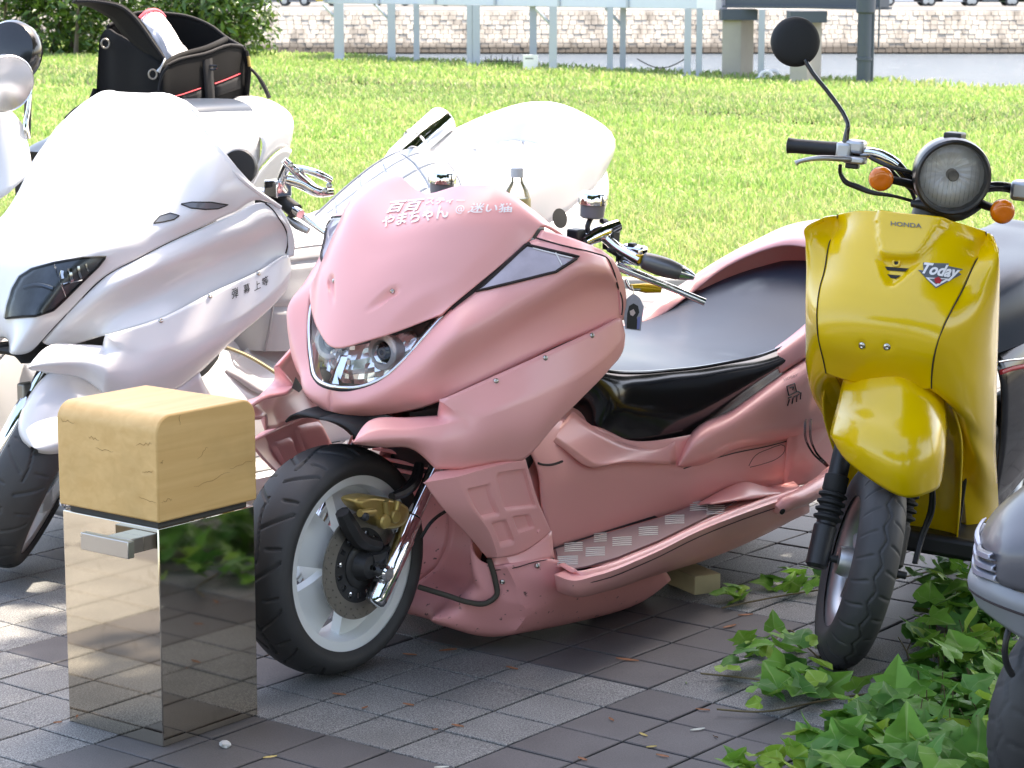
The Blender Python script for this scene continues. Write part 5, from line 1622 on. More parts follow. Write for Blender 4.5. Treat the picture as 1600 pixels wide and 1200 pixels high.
line_on(SKw, 'cowl_seam', [(414, 318), (424, 326), (436, 342), (446, 358), (450, 376), (446, 396)], .0019, M['seam'], white, .001, 4)
line_on(SKw, 'nose_crease', [(70, 532), (112, 484), (166, 432), (214, 406), (262, 381)], .0006, mat('crease_grey', (0.35, 0.35, 0.36), 0.6), white, .0001, 4)  # shade of the crease drawn as a grey line; the shell has no gap
# headlamp under a smoked lens
lamp_px = [(11, 497), (14, 478), (22, 452), (33, 433), (52, 421), (85, 412), (130, 403), (165, 401), (152, 417), (128, 440), (102, 466), (82, 484), (56, 494)]
poly_on(SKw, 'headlamp', lamp_px, mat('dark_lamp_bowl', (0.17, 0.18, 0.19), 0.25, metal=0.4, var=0.5, vscale=25), white, .0022)
for sg in (1,):
    hl = poly_on(SKw, 'headlamp_lens', lamp_px, M['lens_smoke'], white, .011)
    line_on(SKw, 'lamp_rim', lamp_px, .0032, M['black_matte'], white, .004, 0, 6, closed=True)
    for (a, b, r_) in (((86, 415), (103, 464), .0012), ((98, 424), (98, 436), .006), ((110, 420), (112, 440), .007), ((122, 416), (126, 434), .006), ((134, 412), (138, 424), .004), ((98, 444), (128, 436), .003)):
        line_on(SKw, 'lamp_facet', [a, ((a[0] + b[0]) / 2 - 1, (a[1] + b[1]) / 2), b], r_, M['chrome'], hl, .004, 3, 6)
    line_on(SKw, 'lamp_glint', [(40, 450), (60, 446), (84, 452)], .006, mat('glint_grey', (0.20, 0.23, 0.27), 0.3, metal=0.6), hl, .003, 3, 6)  # glint in the lamp put in as a grey-blue bar
# twin inlets on the cowl
for q in ([(283, 319), (300, 316), (330, 316), (356, 320), (340, 326), (320, 327), (298, 325)], [(240, 349), (250, 338), (266, 333), (280, 337), (272, 343), (255, 347)]):
    poly_on(SKw, 'air_inlet', q, mat('inlet_glass', (0.16, 0.17, 0.19), 0.12, var=0.2), white, .0018)
    line_on(SKw, 'inlet_rim', q, .0018, M['black_matte'], white, .001, 0, 5, closed=True)
text_on(SKwc, 'lettering', '弾', [(361, 452), (371, 448), (373, 465), (362, 467)], M['print_black'], white, .0015, .004, .1)
text_on(SKwc, 'lettering', '幕', [(379, 446), (389, 442), (391, 456), (381, 460)], M['print_black'], white, .0015, .006, .1)
text_on(SKwc, 'lettering', '上', [(396, 442), (405, 437), (407, 450), (397, 455)], M['print_black'], white, .0015, .004, .1)
text_on(SKwc, 'lettering', '等', [(408, 436), (418, 430), (420, 444), (410, 448)], M['print_black'], white, .0015, .006, .1)

# panels of the same kit, in white
for ch in list(pink.children):
    base = ch.name.split('.')[0]
    if base in ('side_body', 'step_floor', 'step_rail', 'step_plate', 'belly_pan', 'pillar_foot', 'tunnel_cover', 'seat_skirt', 'dark_core', 'mudguard', 'rear_wheel', 'frame_rail', 'rear_side_cover'):
        c = ch.copy(); COL.objects.link(c); c.parent = white
        for g in ch.children:
            d = g.copy(); COL.objects.link(d); d.parent = c
        if base not in ('dark_core', 'mudguard', 'rear_wheel', 'frame_rail', 'step_plate'):
            c.material_slots[0].link = 'OBJECT'; c.material_slots[0].material = M['white']
        if base == 'step_plate':
            c.material_slots[0].link = 'OBJECT'; c.material_slots[0].material = M['alloy']
# beaded trim between seat base and body
tube('bead_trim', [Wp(348, 541, .235), Wp(378, 552, .236), Wp(408, 568, .237), Wp(440, 590, .238)], .005, mat('yellowed_trim', (0.42, 0.36, 0.20), 0.5), white, 6, 5)
# quilted seat
ws = []
for (x, z, w, dz) in ((-.68, .77, .10, .03), (-.74, .795, .185, .03), (-.86, .80, .20, .028), (-1.02, .795, .203, .025), (-1.2, .812, .20, .022), (-1.36, .84, .200, .022), (-1.48, .868, .20, .02), (-1.545, .88, .20, .02), (-1.585, .888, .203, .02), (-1.66, .905, .205, .02), (-1.80, .915, .215, .015), (-1.92, .955, .18, .012), (-1.99, .985, .11, .01), (-2.04, 1.0, .05, .01)):
    ws.append([L3(x, 0, z), L3(x, w * .62, z - dz * .35), L3(x, w * .93, z - dz * .75), L3(x - .0, w, z - dz)])
wsG = dense(sym_rows(ws), 7, 7)
def quilt(G):
    # diamond stitching pressed into the top
    a, b, _ = G.shape
    d = np.linalg.norm(np.diff(G[:, b // 2], axis=0), axis=1); s = np.concatenate([[0], np.cumsum(d)])[:, None]
    l = G[..., 1]
    q1 = np.abs(((s + l) / .105) % 1 - .5); q2 = np.abs(((s - l) / .105) % 1 - .5)
    m = np.minimum(.5 - q1, .5 - q2)
    m = np.exp(-(m / .05) ** 2)
    G = G.copy(); G[..., 2] -= .012 * m
    return G
wsF = quilt(dense(sym_rows(ws), 26, 26))
wseat = grid_mesh('seat', wsF, M['white_leather'], white, out=(0, 0, 1), thick=0, angle=60)
# quilted rider's backrest, wide below and rounded at the top
bkr = []
for v, ul, ur in ((352, 476, 738), (330, 500, 733), (305, 527, 726), (280, 556, 718), (260, 582, 705), (247, 603, 690), (239, 620, 674), (235, 636, 655)):
    x = -1.22 - (352 - v) / 117 * .17
    bkr.append([WB.pf(ul * (1 - t) + ur * t, v - 5 * math.sin(math.pi * t), x + .045 * math.sin(math.pi * t) ** .7) for t in np.linspace(0, 1, 7)])
bkG = dense(bkr, 22, 22)
sv = np.linspace(0, .42, bkG.shape[0])[:, None]; sl_ = bkG[..., 1]
q1 = np.abs(((sv + sl_) / .14) % 1 - .5); q2 = np.abs(((sv - sl_) / .14) % 1 - .5)
mm = np.exp(-(np.minimum(.5 - q1, .5 - q2) / .03) ** 2)
_e = lambda n: np.clip(np.minimum(np.arange(n), np.arange(n)[::-1]) / 8.0, 0, 1)
mm = mm * _e(mm.shape[0])[:, None] * _e(mm.shape[1])[None, :]
bkG = bkG - (mm * .006)[..., None] * np.array([.85, 0, .4])
bko = grid_mesh('backrest', bkG, M['white_leather'], white, out=(1, 0, .3), thick=.004, angle=70)
_rim = np.concatenate([bkG[:, 0], bkG[-1, 1:-1], bkG[::-1, -1]])
_mid = _rim.mean(0)
_sk = np.stack([_rim, _rim + np.array([-.02, 0, -.004]), _mid + (_rim - _mid) * .93 + np.array([-.045, 0, -.02])], 1)
grid_mesh('backrest_shell', _sk, M['white_leather'], bko, out=(0, 0, 1), thick=0, angle=70)
tube('backrest_piping', [bkr[k][0] for k in range(len(bkr))] + [p for p in bkr[-1][1:-1]] + [bkr[k][-1] for k in range(len(bkr) - 1, -1, -1)], .0045, mat('grey_piping', (0.30, 0.30, 0.32), 0.5), bko, 7, 4)
edge = [r[-1] for r in ws]
low = [L3(-.655, .10, .50), L3(-.69, .195, .50), L3(-.83, .21, .485), L3(-1.02, .215, .46), L3(-1.2, .22, .47), L3(-1.36, .225, .52), L3(-1.48, .228, .57), L3(-1.545, .23, .59), L3(-1.585, .23, .61), L3(-1.66, .235, .64), L3(-1.8, .235, .70), L3(-1.92, .2, .76), L3(-1.99, .13, .8), L3(-2.04, .05, .9)]
sd_ = []
for a, b in zip(edge, low):
    sd_.append([a, a * .96 + b * .04 + np.array([0, .008, 0]), a * .66 + b * .34 + np.array([0, .016, 0]), a * .33 + b * .67 + np.array([0, .014, 0]), b])
def tuck(G):
    G = G.copy(); t = np.linspace(0, 1, G.shape[1])[None, :, None]
    m = sum(np.exp(-((t - k) / .02) ** 2) for k in (.34, .67))
    G = G - m * np.array([0, .010, 0])
    return G
patch('seat_side', sd_, M['white_leather'], wseat, 6, 12, thick=0, disp=tuck)
patch('seat_front', [[p * np.array([1, s, 1]) for s in (-1, 0, 1)] for p in sd_[0]], M['white_leather'], wseat, 4, 4, out=(1, 0, 0), thick=0, mirror=False)
tube('seat_piping', edge, .0045, M['white_leather'], wseat, 7, 5); tube('seat_piping', [p * MIR for p in edge], .0045, M['white_leather'], wseat, 7, 5)
tube('seat_corner_piping', [p + np.array([.004, .004, 0]) for p in sd_[1]], .0035, mat('grey_piping', (0.30, 0.30, 0.32), 0.5), wseat, 7, 5)
# tall tail cowl round the seat
wk = []
for (xs, ys, zs_) in (((-1.45, -1.46, -1.46, -1.47), (.205, .228, .252, .266), (.80, .815, .80, .66)), ((-1.62, -1.63, -1.63, -1.64), (.215, .24, .265, .275), (.86, .895, .88, .70)), ((-1.78, -1.79, -1.80, -1.80), (.222, .242, .265, .278), (.905, .96, .945, .74)),
                      ((-1.92, -1.94, -1.95, -1.95), (.185, .222, .252, .266), (.945, 1.02, .99, .79)), ((-2.0, -2.06, -2.11, -2.11), (.115, .165, .22, .225), (.985, 1.07, 1.02, .85)), ((-2.02, -2.11, -2.22, -2.24), (.055, .085, .155, .15), (1.0, 1.10, 1.04, .90)), ((-2.03, -2.13, -2.28, -2.30), (0, 0, 0, 0), (1.005, 1.108, 1.05, .93))):
    q_ = [L3(a, b, c) for a, b, c in zip(xs, ys, zs_)]
    q_[0] = q_[0] + np.array([.025, 0, -.045]) * np.array([1, 1, 1]) + np.array([0, -.02 if q_[0][1] > .03 else 0, 0])
    wk.append(q_)
wkf = [[p * MIR for p in r] for r in wk[:-1]] + wk[::-1]
grid_mesh('tail_cowl', dense(wkf, 7, 6), M['white'], white, out=(-.2, 0, 1), thick=.006)
wr_ = [[L3(-1.47, .268, .68), L3(-1.47, .285, .56), L3(-1.47, .28, .44)], [L3(-1.80, .28, .76), L3(-1.8, .30, .64), L3(-1.8, .285, .52)], [L3(-2.11, .226, .87), L3(-2.12, .235, .77), L3(-2.12, .21, .68)], [L3(-2.24, .15, .92), L3(-2.26, .15, .84), L3(-2.26, .12, .77)], [L3(-2.30, 0, .95), L3(-2.32, 0, .88), L3(-2.32, 0, .82)]]
patch('rear_body', wr_, M['white'], white, 6, 5, out=(-.3, 1, 0), thick=.005)
o_ = Wp(872, 341, .27); mb = MB()
lathe('grab_recess', [(0, .03), (.002, .03), (.003, .005)], o_ + np.array([0, .006, 0]), (0.1, 1, 0.2), M['black_matte'], white, 20)
# upswept chrome silencer on the far side
x0, x1 = Wp(622, 248, -.33), Wp(690, 190, -.33)
d = x1 - x0; Ls = np.linalg.norm(d)
ex = lathe('exhaust_pipe', [(-.04, .030), (0, .040), (Ls * .38, .043), (Ls * .40, .050), (Ls * .44, .050), (Ls * .45, .047), (Ls * 1.0, .050), (Ls * 1.03, .048), (Ls * 1.0, .042), (Ls * .8, .038), (Ls * .8, .001)], x0, d, M['chrome'], white, 28)
# front wheel, fork and mudguard, turned to the rider's left
wpz = onz(34, 861, .058)
_h = R(-92); _l = np.array([-math.sin(_h), math.cos(_h), 0]); _a = R(27)
_u = np.array([0, 0, 1.0]) * math.cos(_a) + _l * math.sin(_a); _lt = _l * math.cos(_a) - np.array([0, 0, 1.0]) * math.sin(_a)
cW = wpz + .197 * _u - .055 * _lt
WW = Frame(cW[0], cW[1], -92, 27, cW[2])
TWW = wheel_to(WB, WW)
fw2 = ring_mesh('front_wheel', lathe_y(rimprof, 64), M['rim_white'], white, TWW)
ring_mesh('tyre', tyre_grid(.252, .142, .194, .124, groove_arcs(14), 700, 56), M['rubber'], fw2, TWW)
ring_mesh('wheel_hub', lathe_y([(.05, .03), (.05, .062), (-.05, .062), (-.05, .02)], 32), M['rim_white'], fw2, TWW)
for k in range(5):
    a = 2 * math.pi * k / 5
    v, f = tube_data([(.05 * math.cos(a), .02, .05 * math.sin(a)), (.172 * math.cos(a), .02, .172 * math.sin(a))], [.03, .04], 8)
    mesh('spoke', TWW(np.array(v)), f, M['rim_white'], fw2)
fe = []
for k in range(9):
    a = R([28, 30, 34, 42, 56, 76, 100, 122, 146][k])
    w = [.012, .036, .056, .072, .081, .083, .082, .078, .072][k]
    fe.append([L3(.240 * math.cos(a), -w, .240 * math.sin(a)), L3(.266 * math.cos(a), -w * .85, .266 * math.sin(a)), L3(.276 * math.cos(a), 0, .276 * math.sin(a)), L3(.266 * math.cos(a), w * .85, .266 * math.sin(a)), L3(.240 * math.cos(a), w, .240 * math.sin(a))])
feG = dense(fe, 5, 5)
gG = TWW(feG.reshape(-1, 3)).reshape(feG.shape)
grid_mesh('mudguard', gG, M['white'], white, out=(.4, 0, 1), thick=.004)
for s in (-1, 1):
    b0 = TWW(np.array([[-.02, .105 * s, -.05]]))[0]; b1 = TWW(np.array([[-.16, .105 * s, .46]]))[0]
    fkk = lathe('fork_leg', [(0, .018), (.01, .0245), (.17, .0245), (.22, .021), (.225, .0165), (.53, .0165)], b0, b1 - b0, M['chrome'], white, 20)
mb = MB(); mb.box(TWW(np.array([[-.08, -.10, .13]]))[0], (.05, .03, .12)); bevel(mb.build('fork_bracket', M['steel_dark'], white), .006)
# bars, levers and chrome folding mirrors
for sg in (1, -1):
    s = np.array([1, sg, 1.0])
    tube('handlebar', [L3(-.56, .06, .90) * s, L3(-.58, .16, .93) * s, Wp(425, 305, .24) * s, Wp(452, 322, .31) * s, Wp(470, 335, .36) * s], .0125, M['chrome'], white, 12, 4)
    lv = tube('brake_lever', [Wp(445, 318, .29) * s, Wp(468, 334, .33) * s, Wp(492, 352, .37) * s, Wp(520, 372, .42) * s], [.012, .011, .008, .006], M['chrome'], white, 10, 4)
    mb = MB(); mb.box(Wp(434, 294, .28) * s, (.055, .05, .045)); hb_ = bevel(mb.build('switch_housing', M['chrome'], white), .004, 2)
    mb = MB(); mb.box(Wp(418, 312, .25) * s, (.05, .05, .03)); bevel(mb.build('switch_block', M['black_plastic'], hb_), .006, 2)
    tube('grip', [Wp(440, 312, .28) * s, Wp(462, 330, .33) * s], [.02, .021], M['black_plastic'], white, 14)
    tube('lever_guard', [Wp(449, 340, .30) * s, Wp(465, 352, .33) * s, Wp(482, 361, .36) * s], [.008, .012, .009], M['alloy'], white, 10, 3)
    # folding mirror: two chrome arms joined by bolted hinges
    mr_ = tube('mirror', [Wp(444, 250, .33) * s, Wp(462, 268, .345) * s, Wp(482, 286, .36) * s, Wp(505, 303, .375) * s], [.009, .012, .011, .008], M['chrome'], white, 12, 4)
    tube('mirror_arm', [Wp(450, 262, .31) * s, Wp(472, 264, .35) * s, Wp(498, 272, .385) * s, Wp(517, 282, .40) * s], [.008, .009, .010, .009], M['chrome'], mr_, 12, 4)
    tube('mirror_shell', [Wp(447, 280, .32) * s, Wp(470, 286, .345) * s, Wp(498, 300, .38) * s, Wp(520, 300, .40) * s], [.012, .016, .014, .010], M['chrome'], mr_, 12, 4)
    tube('mirror_stem', [Wp(438, 285, .29) * s, Wp(444, 268, .31) * s, Wp(450, 258, .325) * s], [.012, .012, .014], M['chrome'], mr_, 12, 3)
    for (u, v, l_) in ((454, 258, .345), (463, 267, .352), (514, 290, .412), (508, 298, .405)):
        lathe('hinge_bolt', [(-.002, .008), (.006, .008), (.007, .005), (.004, .004), (.004, .001)], Wp(u, v, l_) * s, np.array([.55, .75 * sg, .1]), M['screw'], mr_, 12)
# round instrument pod behind the screen
lathe('gauge_pod', [(0, .015), (.004, .044), (.030, .048), (.038, .044), (.040, .002)], Wp(378, 262, .21), (.8, .5, .1), M['black_plastic'], white, 28)
mb = MB(); mb.box(Wp(372, 282, .21), (.03, .04, .05)); bevel(mb.build('pod_bracket', M['black_plastic'], white), .006)
mb = MB(); mb.box(L3(-.48, 0, .92), (.14, .34, .06)); bevel(mb.build('instrument_panel', M['black_plastic'], white), .01)

# ---------------------------------------------------------------- plastic bottle in the pink scooter's dash
bt = P(808, 262, 0.0)                         # cap top in the pink scooter's axes
btw = PK.wor(bt)
mb = MB()
lathe('cup_holder', [(0, .001), (.0, .036), (.06, .038), (.06, .034), (.006, .033), (.006, .001)], bt - np.array([0, 0, .215]), PK.M @ np.array([0, 0, 1.0]), M['black_plastic'], pink, 24)
bottle = thing('bottle', 'clear plastic drink bottle with a white cap standing behind the pink nose', 'bottle', loc=tuple(btw - np.array([0, 0, .208])))
lathe('bottle_body', [(0, .02), (.004, .030), (.03, .0315), (.05, .0300), (.07, .0315), (.11, .0315), (.13, .031), (.155, .026), (.172, .016), (.180, .0125), (.188, .0125)], (0, 0, 0), (0, 0, 1), M['lens'], bottle, 28)
lathe('bottle_label', [(.07, .0318), (.075, .0320), (.135, .0318), (.138, .031)], (0, 0, 0), (0, 0, 1), mat('bottle_label', (0.55, 0.42, 0.14), 0.4, var=0.5, vscale=35), bottle, 28)
lathe('drink', [(.004, .028), (.03, .0298), (.10, .0300), (.101, .001)], (0, 0, 0), (0, 0, 1), mat('tea', (0.20, 0.09, 0.01), 0.1, var=0.05), bottle, 24)
capv = []
for h, q in ((.186, .0145), (.206, .0145), (.208, .0125), (.2082, .0005)):
    for k in range(48):
        a = 2 * math.pi * k / 48; rr = q - (.0006 if k % 2 and h < .207 else 0); capv.append((rr * math.cos(a), rr * math.sin(a), h))
mesh('bottle_cap', capv, grid_faces(4, 48, True), mat('cap_white', (0.62, 0.62, 0.62), 0.5), bottle, True, 30)

# ================================================================ the white scooter at the far left, with a bag on its seat
LB = Frame(-2.16, 7.06, -130, 0.0)
lsc = thing('scooter', 'white scooter at the left edge with a plain black seat carrying a black bag', 'scooter', LB)
Lp = LB.px
sr = [(8, 232), (40, 216), (65, 207), (90, 192), (112, 178), (135, 164), (160, 156), (200, 152), (250, 150), (300, 150)]
rows_ = []
for k, (u, v) in enumerate(sr):
    p = Lp(u, v, -.15)
    w = [.10, .13, .15, .16, .17, .18, .18, .18, .17, .15][k]
    rows_.append([np.array([p[0], 0, p[2] - .004]), np.array([p[0], w * .6, p[2] - .008]), np.array([p[0], w, p[2] - .03]), np.array([p[0], w * 1.05, p[2] - .16]), np.array([p[0], w * .9, p[2] - (.42 if k < 4 else .20)])])
ls = grid_mesh('seat', dense(sym_rows(rows_), 5, 6), M['seat_vinyl'], lsc, out=(0, 0, 1), thick=0)
bod = [[r[3] + np.array([0, -.02, .02]), r[3] + np.array([0, .0, -.10]), r[3] + np.array([0, .02, -.25]), np.array([r[3][0], .16, .25])] if k < 4 else [r[2] + np.array([0, .018, -.012]), r[2] + np.array([0, .04, -.08]), r[2] + np.array([0, .03, -.25]), np.array([r[3][0], .16, .25])] for k, r in enumerate(rows_[2:])]
patch('side_body', bod, M['white'], lsc, 5, 5, thick=.005)
e = rows_[-1]
tl = [[e[0] + np.array([0, 0, 0]), e[1], e[2], e[3]]]
for (u, v, l_, w, dz) in ((345, 190, 0, .20, .10), (388, 150, 0, .18, .11), (413, 162, 0, .14, .10), (417, 186, 0, .08, .09)):
    p = Lp(u, v, 0)
    tl.append([p, p + np.array([0, w * .6, -.015]), p + np.array([.0, w, -dz * .5]), p + np.array([.02, w, -dz * 1.6])])
grid_mesh('tail_cowl', dense(sym_rows(tl[1:]), 6, 6), M['white'], lsc, out=(-.2, 0, 1), thick=.006)
tq = [[p + np.array([.0, .015, 0]), p + np.array([.05, .01, -.07]), p + np.array([.12, -.02, -.16])] for p in [r[3] for r in tl[1:]]]
patch('rear_body', tq, mat('pale_grey_plastic', (0.55, 0.55, 0.56), 0.4), lsc, 5, 5, thick=.005)
lcw = [[Lp(-60, 120, .10), Lp(-30, 135, .16), Lp(0, 160, .22), Lp(20, 176, .25), Lp(37, 197, .28)], [Lp(-60, 260, .13), Lp(-30, 245, .2), Lp(0, 235, .26), Lp(25, 235, .29), Lp(47, 240, .30)], [Lp(-60, 380, .16), Lp(-30, 340, .24), Lp(0, 310, .29), Lp(15, 300, .31), Lp(50, 268, .32)]]
_, lcG = patch('front_cowl', lcw, M['white'], lsc, 6, 6, out=(.4, 1, .2), thick=.006)
ctr = [[q * MIR for q in r[::1]] for r in lcw]
mid = [[r[0] * MIR, np.array([r[0][0] + .06, 0, r[0][2] + .01]), r[0]] for r in lcw]
grid_mesh('nose_panel', dense(mid, 6, 6), M['white'], lsc, out=(1, 0, .3), thick=.006)
# chrome bowl mirror on a stalk, black padded backrest
lathe('mirror_shell', [(0, .004), (.006, .03), (.022, .062), (.05, .082), (.085, .090), (.088, .088), (.085, .086), (.07, .03), (.07, .001)], Lp(-8, 118, .26), LB.M @ np.array([.55, -.75, -.25]), mat('brushed_shell', (0.62, 0.62, 0.63), 0.22, metal=1.0, var=0.1), lsc, 32)
mst = tube('mirror_stalk', [Lp(47, 148, .27), Lp(44, 172, .275), Lp(40, 196, .28), Lp(42, 216, .28)], [.006, .007, .009, .012], M['chrome'], lsc, 10, 4)
lathe('backrest', [(-.03, .01), (-.03, .085), (-.015, .098), (.02, .10), (.035, .09), (.045, .05), (.047, .001)], Lp(20, 82, .1), (1, 0.4, .25), M['black_gloss'], lsc, 32)
tube('backrest_piping', [Lp(20, 82, .1) + np.array([.02, 0, 0]) + .098 * (math.cos(a) * np.array([-.35, .9, 0]) + math.sin(a) * np.array([-.2, -.1, .97])) for a in np.linspace(0, 2 * math.pi, 30)], .003, M['black_plastic'], lsc, 6)
tube('backrest_post', [Lp(45, 110, .1), Lp(44, 150, .05), Lp(42, 215, 0)], .012, M['black_plastic'], lsc, 10, 4)
simple_wheel(lsc, (-1.55, 0, .26), .26, .15, .19, M['rubber'], M['rim_white'])
simple_wheel(lsc, (0, 0, .26), .26, .13, .19, M['rubber'], M['rim_white'], 'front_wheel')
mb = MB(); mb.box((-.8, 0, .35), (1.3, .34, .3)); bevel(mb.build('underbody', M['white'], lsc), .05, 3)

# ---------------------------------------------------------------- the open black bag
M['nylon'] = mat('black_nylon', (0.0045, 0.0045, 0.005), 0.85, spec=0.2, var=0.2, bump=0.25, bscale=500)
M['nylon_grey'] = mat('grey_webbing', (0.018, 0.018, 0.020), 0.8, spec=0.25, var=0.2, bump=0.2, bscale=400)
BY0, BYR, BYL, BYB = 8.25, 8.58, 8.52, 8.85
bo = ony(252, 190, BY0)
bag = thing('bag', 'open black padded bag with a raised lid and red piping, strapped on the rear seat', 'bag', loc=tuple(bo))
def BW(u, v, y): return ony(u, v, y) - bo
def wall(name, rows, m, nu=4, nv=6, thick=.012, out=(0, -1, 0), cr=(), cc=()):
    return grid_mesh(name, dense(rows, nu, nv, cr, cc), m, bag, out=out, thick=thick, angle=50)
# right-front wall with rounded top corners
fr_ = [[BW(250, 122, BY0), BW(254, 107, BY0), BW(268, 98, BY0 + .03), BW(320, 84, 8.40), BW(368, 71, 8.54), BW(380, 76, BYR), BW(382, 90, BYR)],
       [BW(249, 150, BY0 - .015), BW(253, 145, BY0 - .02), BW(268, 141, BY0 + .01), BW(320, 128, 8.385), BW(368, 115, 8.525), BW(380, 118, BYR - .01), BW(382, 124, BYR)],
       [BW(249, 200, BY0), BW(253, 200, BY0), BW(268, 198, BY0 + .03), BW(320, 186, 8.40), BW(368, 172, 8.54), BW(379, 170, BYR), BW(381, 168, BYR)]]
front = wall('front_wall', fr_, M['nylon'], 6, 6)
lf_ = [[BW(250, 100, BY0), BW(230, 82, 8.31), BW(205, 66, 8.39), BW(180, 52, 8.46), BW(160, 52, BYL), BW(155, 62, BYL)], [BW(250, 150, BY0 - .005), BW(230, 130, 8.29), BW(205, 115, 8.37), BW(180, 105, 8.44), BW(158, 110, BYL), BW(152, 112, BYL)], [BW(249, 200, BY0), BW(230, 190, 8.31), BW(205, 178, 8.39), BW(180, 168, 8.46), BW(158, 162, BYL), BW(150, 160, BYL)]]
wall('left_wall', lf_, M['nylon'], 6, 5)
bk_ = [[BW(170, 40, BYL), BW(215, 20, 8.62), BW(258, 21, 8.68), BW(290, 25, 8.70), BW(332, 42, 8.68), BW(350, 56, 8.66), BW(381, 74, BYR)], [BW(170, 90, BYL), BW(215, 75, 8.62), BW(258, 70, 8.68), BW(290, 70, 8.70), BW(332, 80, 8.68), BW(350, 90, 8.66), BW(381, 100, BYR)], [BW(170, 160, BYL), BW(215, 150, 8.62), BW(258, 150, 8.68), BW(290, 150, 8.70), BW(332, 150, 8.68), BW(350, 150, 8.66), BW(381, 165, BYR)]]
wall('back_wall', bk_, M['nylon'], 4, 6)
bottom = MB(); q = [BW(249, 198, BY0), BW(381, 168, BYR), BW(290, 160, 8.7), BW(152, 160, BYL)]
bottom.add(q, [(0, 1, 2, 3)]); solid(bottom.build('base', M['nylon'], bag, False), .02)
# binding along the opening
def bind(pts, r=.006, m='nylon_grey', name='binding'): return tube(name, pts, r, M[m], bag, 8, 5)
bind(fr_[0]); bind(bk_[0]); bind([BW(252, 106, BY0), BW(270, 93, 8.30), BW(322, 76, 8.44), BW(352, 62, 8.60)], .012, 'nylon')
bind([BW(263, 104, BY0 - .006), BW(256, 112, BY0 - .01), BW(251, 125, BY0 - .012), BW(249, 160, BY0 - .012)], .005)
# lid thrown open to the left
lid = [[BW(120, 2, 8.30), BW(145, 2, 8.30), BW(168, 5, 8.30), BW(190, 11, 8.29), BW(211, 28, 8.28), BW(225, 46, 8.27), BW(240, 68, 8.26), BW(257, 92, 8.25)],
       [BW(112, 5, 8.42), BW(140, 12, 8.42), BW(160, 22, 8.42), BW(174, 32, 8.41), BW(186, 48, 8.40), BW(200, 62, 8.38), BW(222, 80, 8.33), BW(250, 103, 8.26)]]
wall('lid', lid, M['nylon'], 4, 5, .010, (-.3, -1, 0))
bind(lid[0], .005)
# white cloth inside, red hem
cl = [[BW(219, 30, 8.50), BW(230, 20, 8.52), BW(243, 17, 8.55), BW(258, 28, 8.60)], [BW(232, 48, 8.44), BW(244, 38, 8.44), BW(258, 34, 8.47), BW(272, 48, 8.52)], [BW(246, 72, 8.38), BW(258, 62, 8.36), BW(272, 60, 8.40), BW(284, 68, 8.46)], [BW(258, 95, 8.33), BW(268, 92, 8.32), BW(280, 88, 8.35), BW(294, 82, 8.42)], [BW(262, 110, 8.34), BW(270, 110, 8.33), BW(282, 108, 8.36), BW(294, 100, 8.42)]]
clG = dense(cl, 6, 6)
clG += (RNG.normal(0, .0025, clG.shape[:2]))[..., None] * np.array([0, 1, 0])
towel = thing('cloth', 'white cloth with a red hem stuffed into the open black bag', 'cloth', loc=tuple(bo))
solid(grid_mesh('cloth_fold', clG, mat('white_cloth', (0.80, 0.78, 0.78), 0.8, var=0.03, bump=0.3, bscale=60), towel, out=(0, -1, 0), thick=0, angle=80), .02)
tube('red_hem', [p + np.array([0, -.012, .004]) for p in dense(cl, 6, 6)[0]], .006, mat('red_hem', (0.75, 0.10, 0.14), 0.6), towel, 7)
# straps, buckles, piping, pocket panel
FB_ = dense(fr_, 6, 6)
class _S:    # skin in bag axes
    pass
sb = Skin(Frame(bo[0], bo[1], 0, 0, bo[2]), FB_)
line_on(sb, 'red_piping', [(259, 154), (285, 147), (312, 138)], .0025, mat('red_piping', (0.55, 0.03, 0.05), 0.5), bag, .004, 3)
line_on(sb, 'red_piping', [(334, 131), (355, 123), (374, 115)], .0025, mat('red_piping', (0.55, 0.03, 0.05), 0.5), bag, .004, 3)
plate_on(sb, 'strap', [(314, 84), (329, 80), (335, 175), (321, 180)], M['nylon_grey'], bag, .007, 4, 10, .004)
plate_on(sb, 'pocket_panel', [(281, 150), (313, 141), (313, 160), (281, 168)], M['nylon_grey'], bag, .005, 5, 4, .004)
plate_on(sb, 'pocket_panel', [(334, 134), (374, 119), (374, 138), (335, 151)], M['nylon_grey'], bag, .005, 5, 4, .004)
for (u, v) in ((328, 103), (330, 158)):
    p, n_ = sb.hit(u, v, .012)
    mb = MB(); mb.tube([p + np.array([.016 * math.cos(a), -.002, .014 * math.sin(a)]) for a in np.linspace(-math.pi, 0, 12)], .0035, 7); mb.tube([p + np.array([-.016, -.002, 0]), p + np.array([.016, -.002, 0])], .0035, 7)
    mb.build('buckle', M['black_gloss'] if v < 140 else M['steel_dark'], bag)
for (u, v, y) in ((165, 68, 8.49), (239, 116, 8.27)):
    p = BW(u, v, y - .02); mb = MB(); mb.tube([p + np.array([.014 * math.cos(a), -.003, .016 * math.sin(a)]) for a in np.linspace(0, 2 * math.pi, 16)], .0035, 7); mb.build('ring', M['steel_dark'], bag)
tube('zip_pull', [BW(258, 92, 8.22), BW(252, 104, 8.2), BW(247, 112, 8.2)], [.004, .003, .007], M['alloy'], bag, 7, 3)
tube('side_strap', [BW(384, 80, BYR), BW(388, 105, BYR - .01), BW(386, 140, BYR), BW(383, 165, BYR)], .010, M['nylon'], bag, 7, 4)
tube('hanging_strap', [BW(390, 106, BYR), BW(402, 118, BYR - .02), BW(410, 130, BYR - .02), BW(421, 153, BYR - .03)], [.005, .006, .008, .008], M['nylon_grey'], bag, 7, 4)
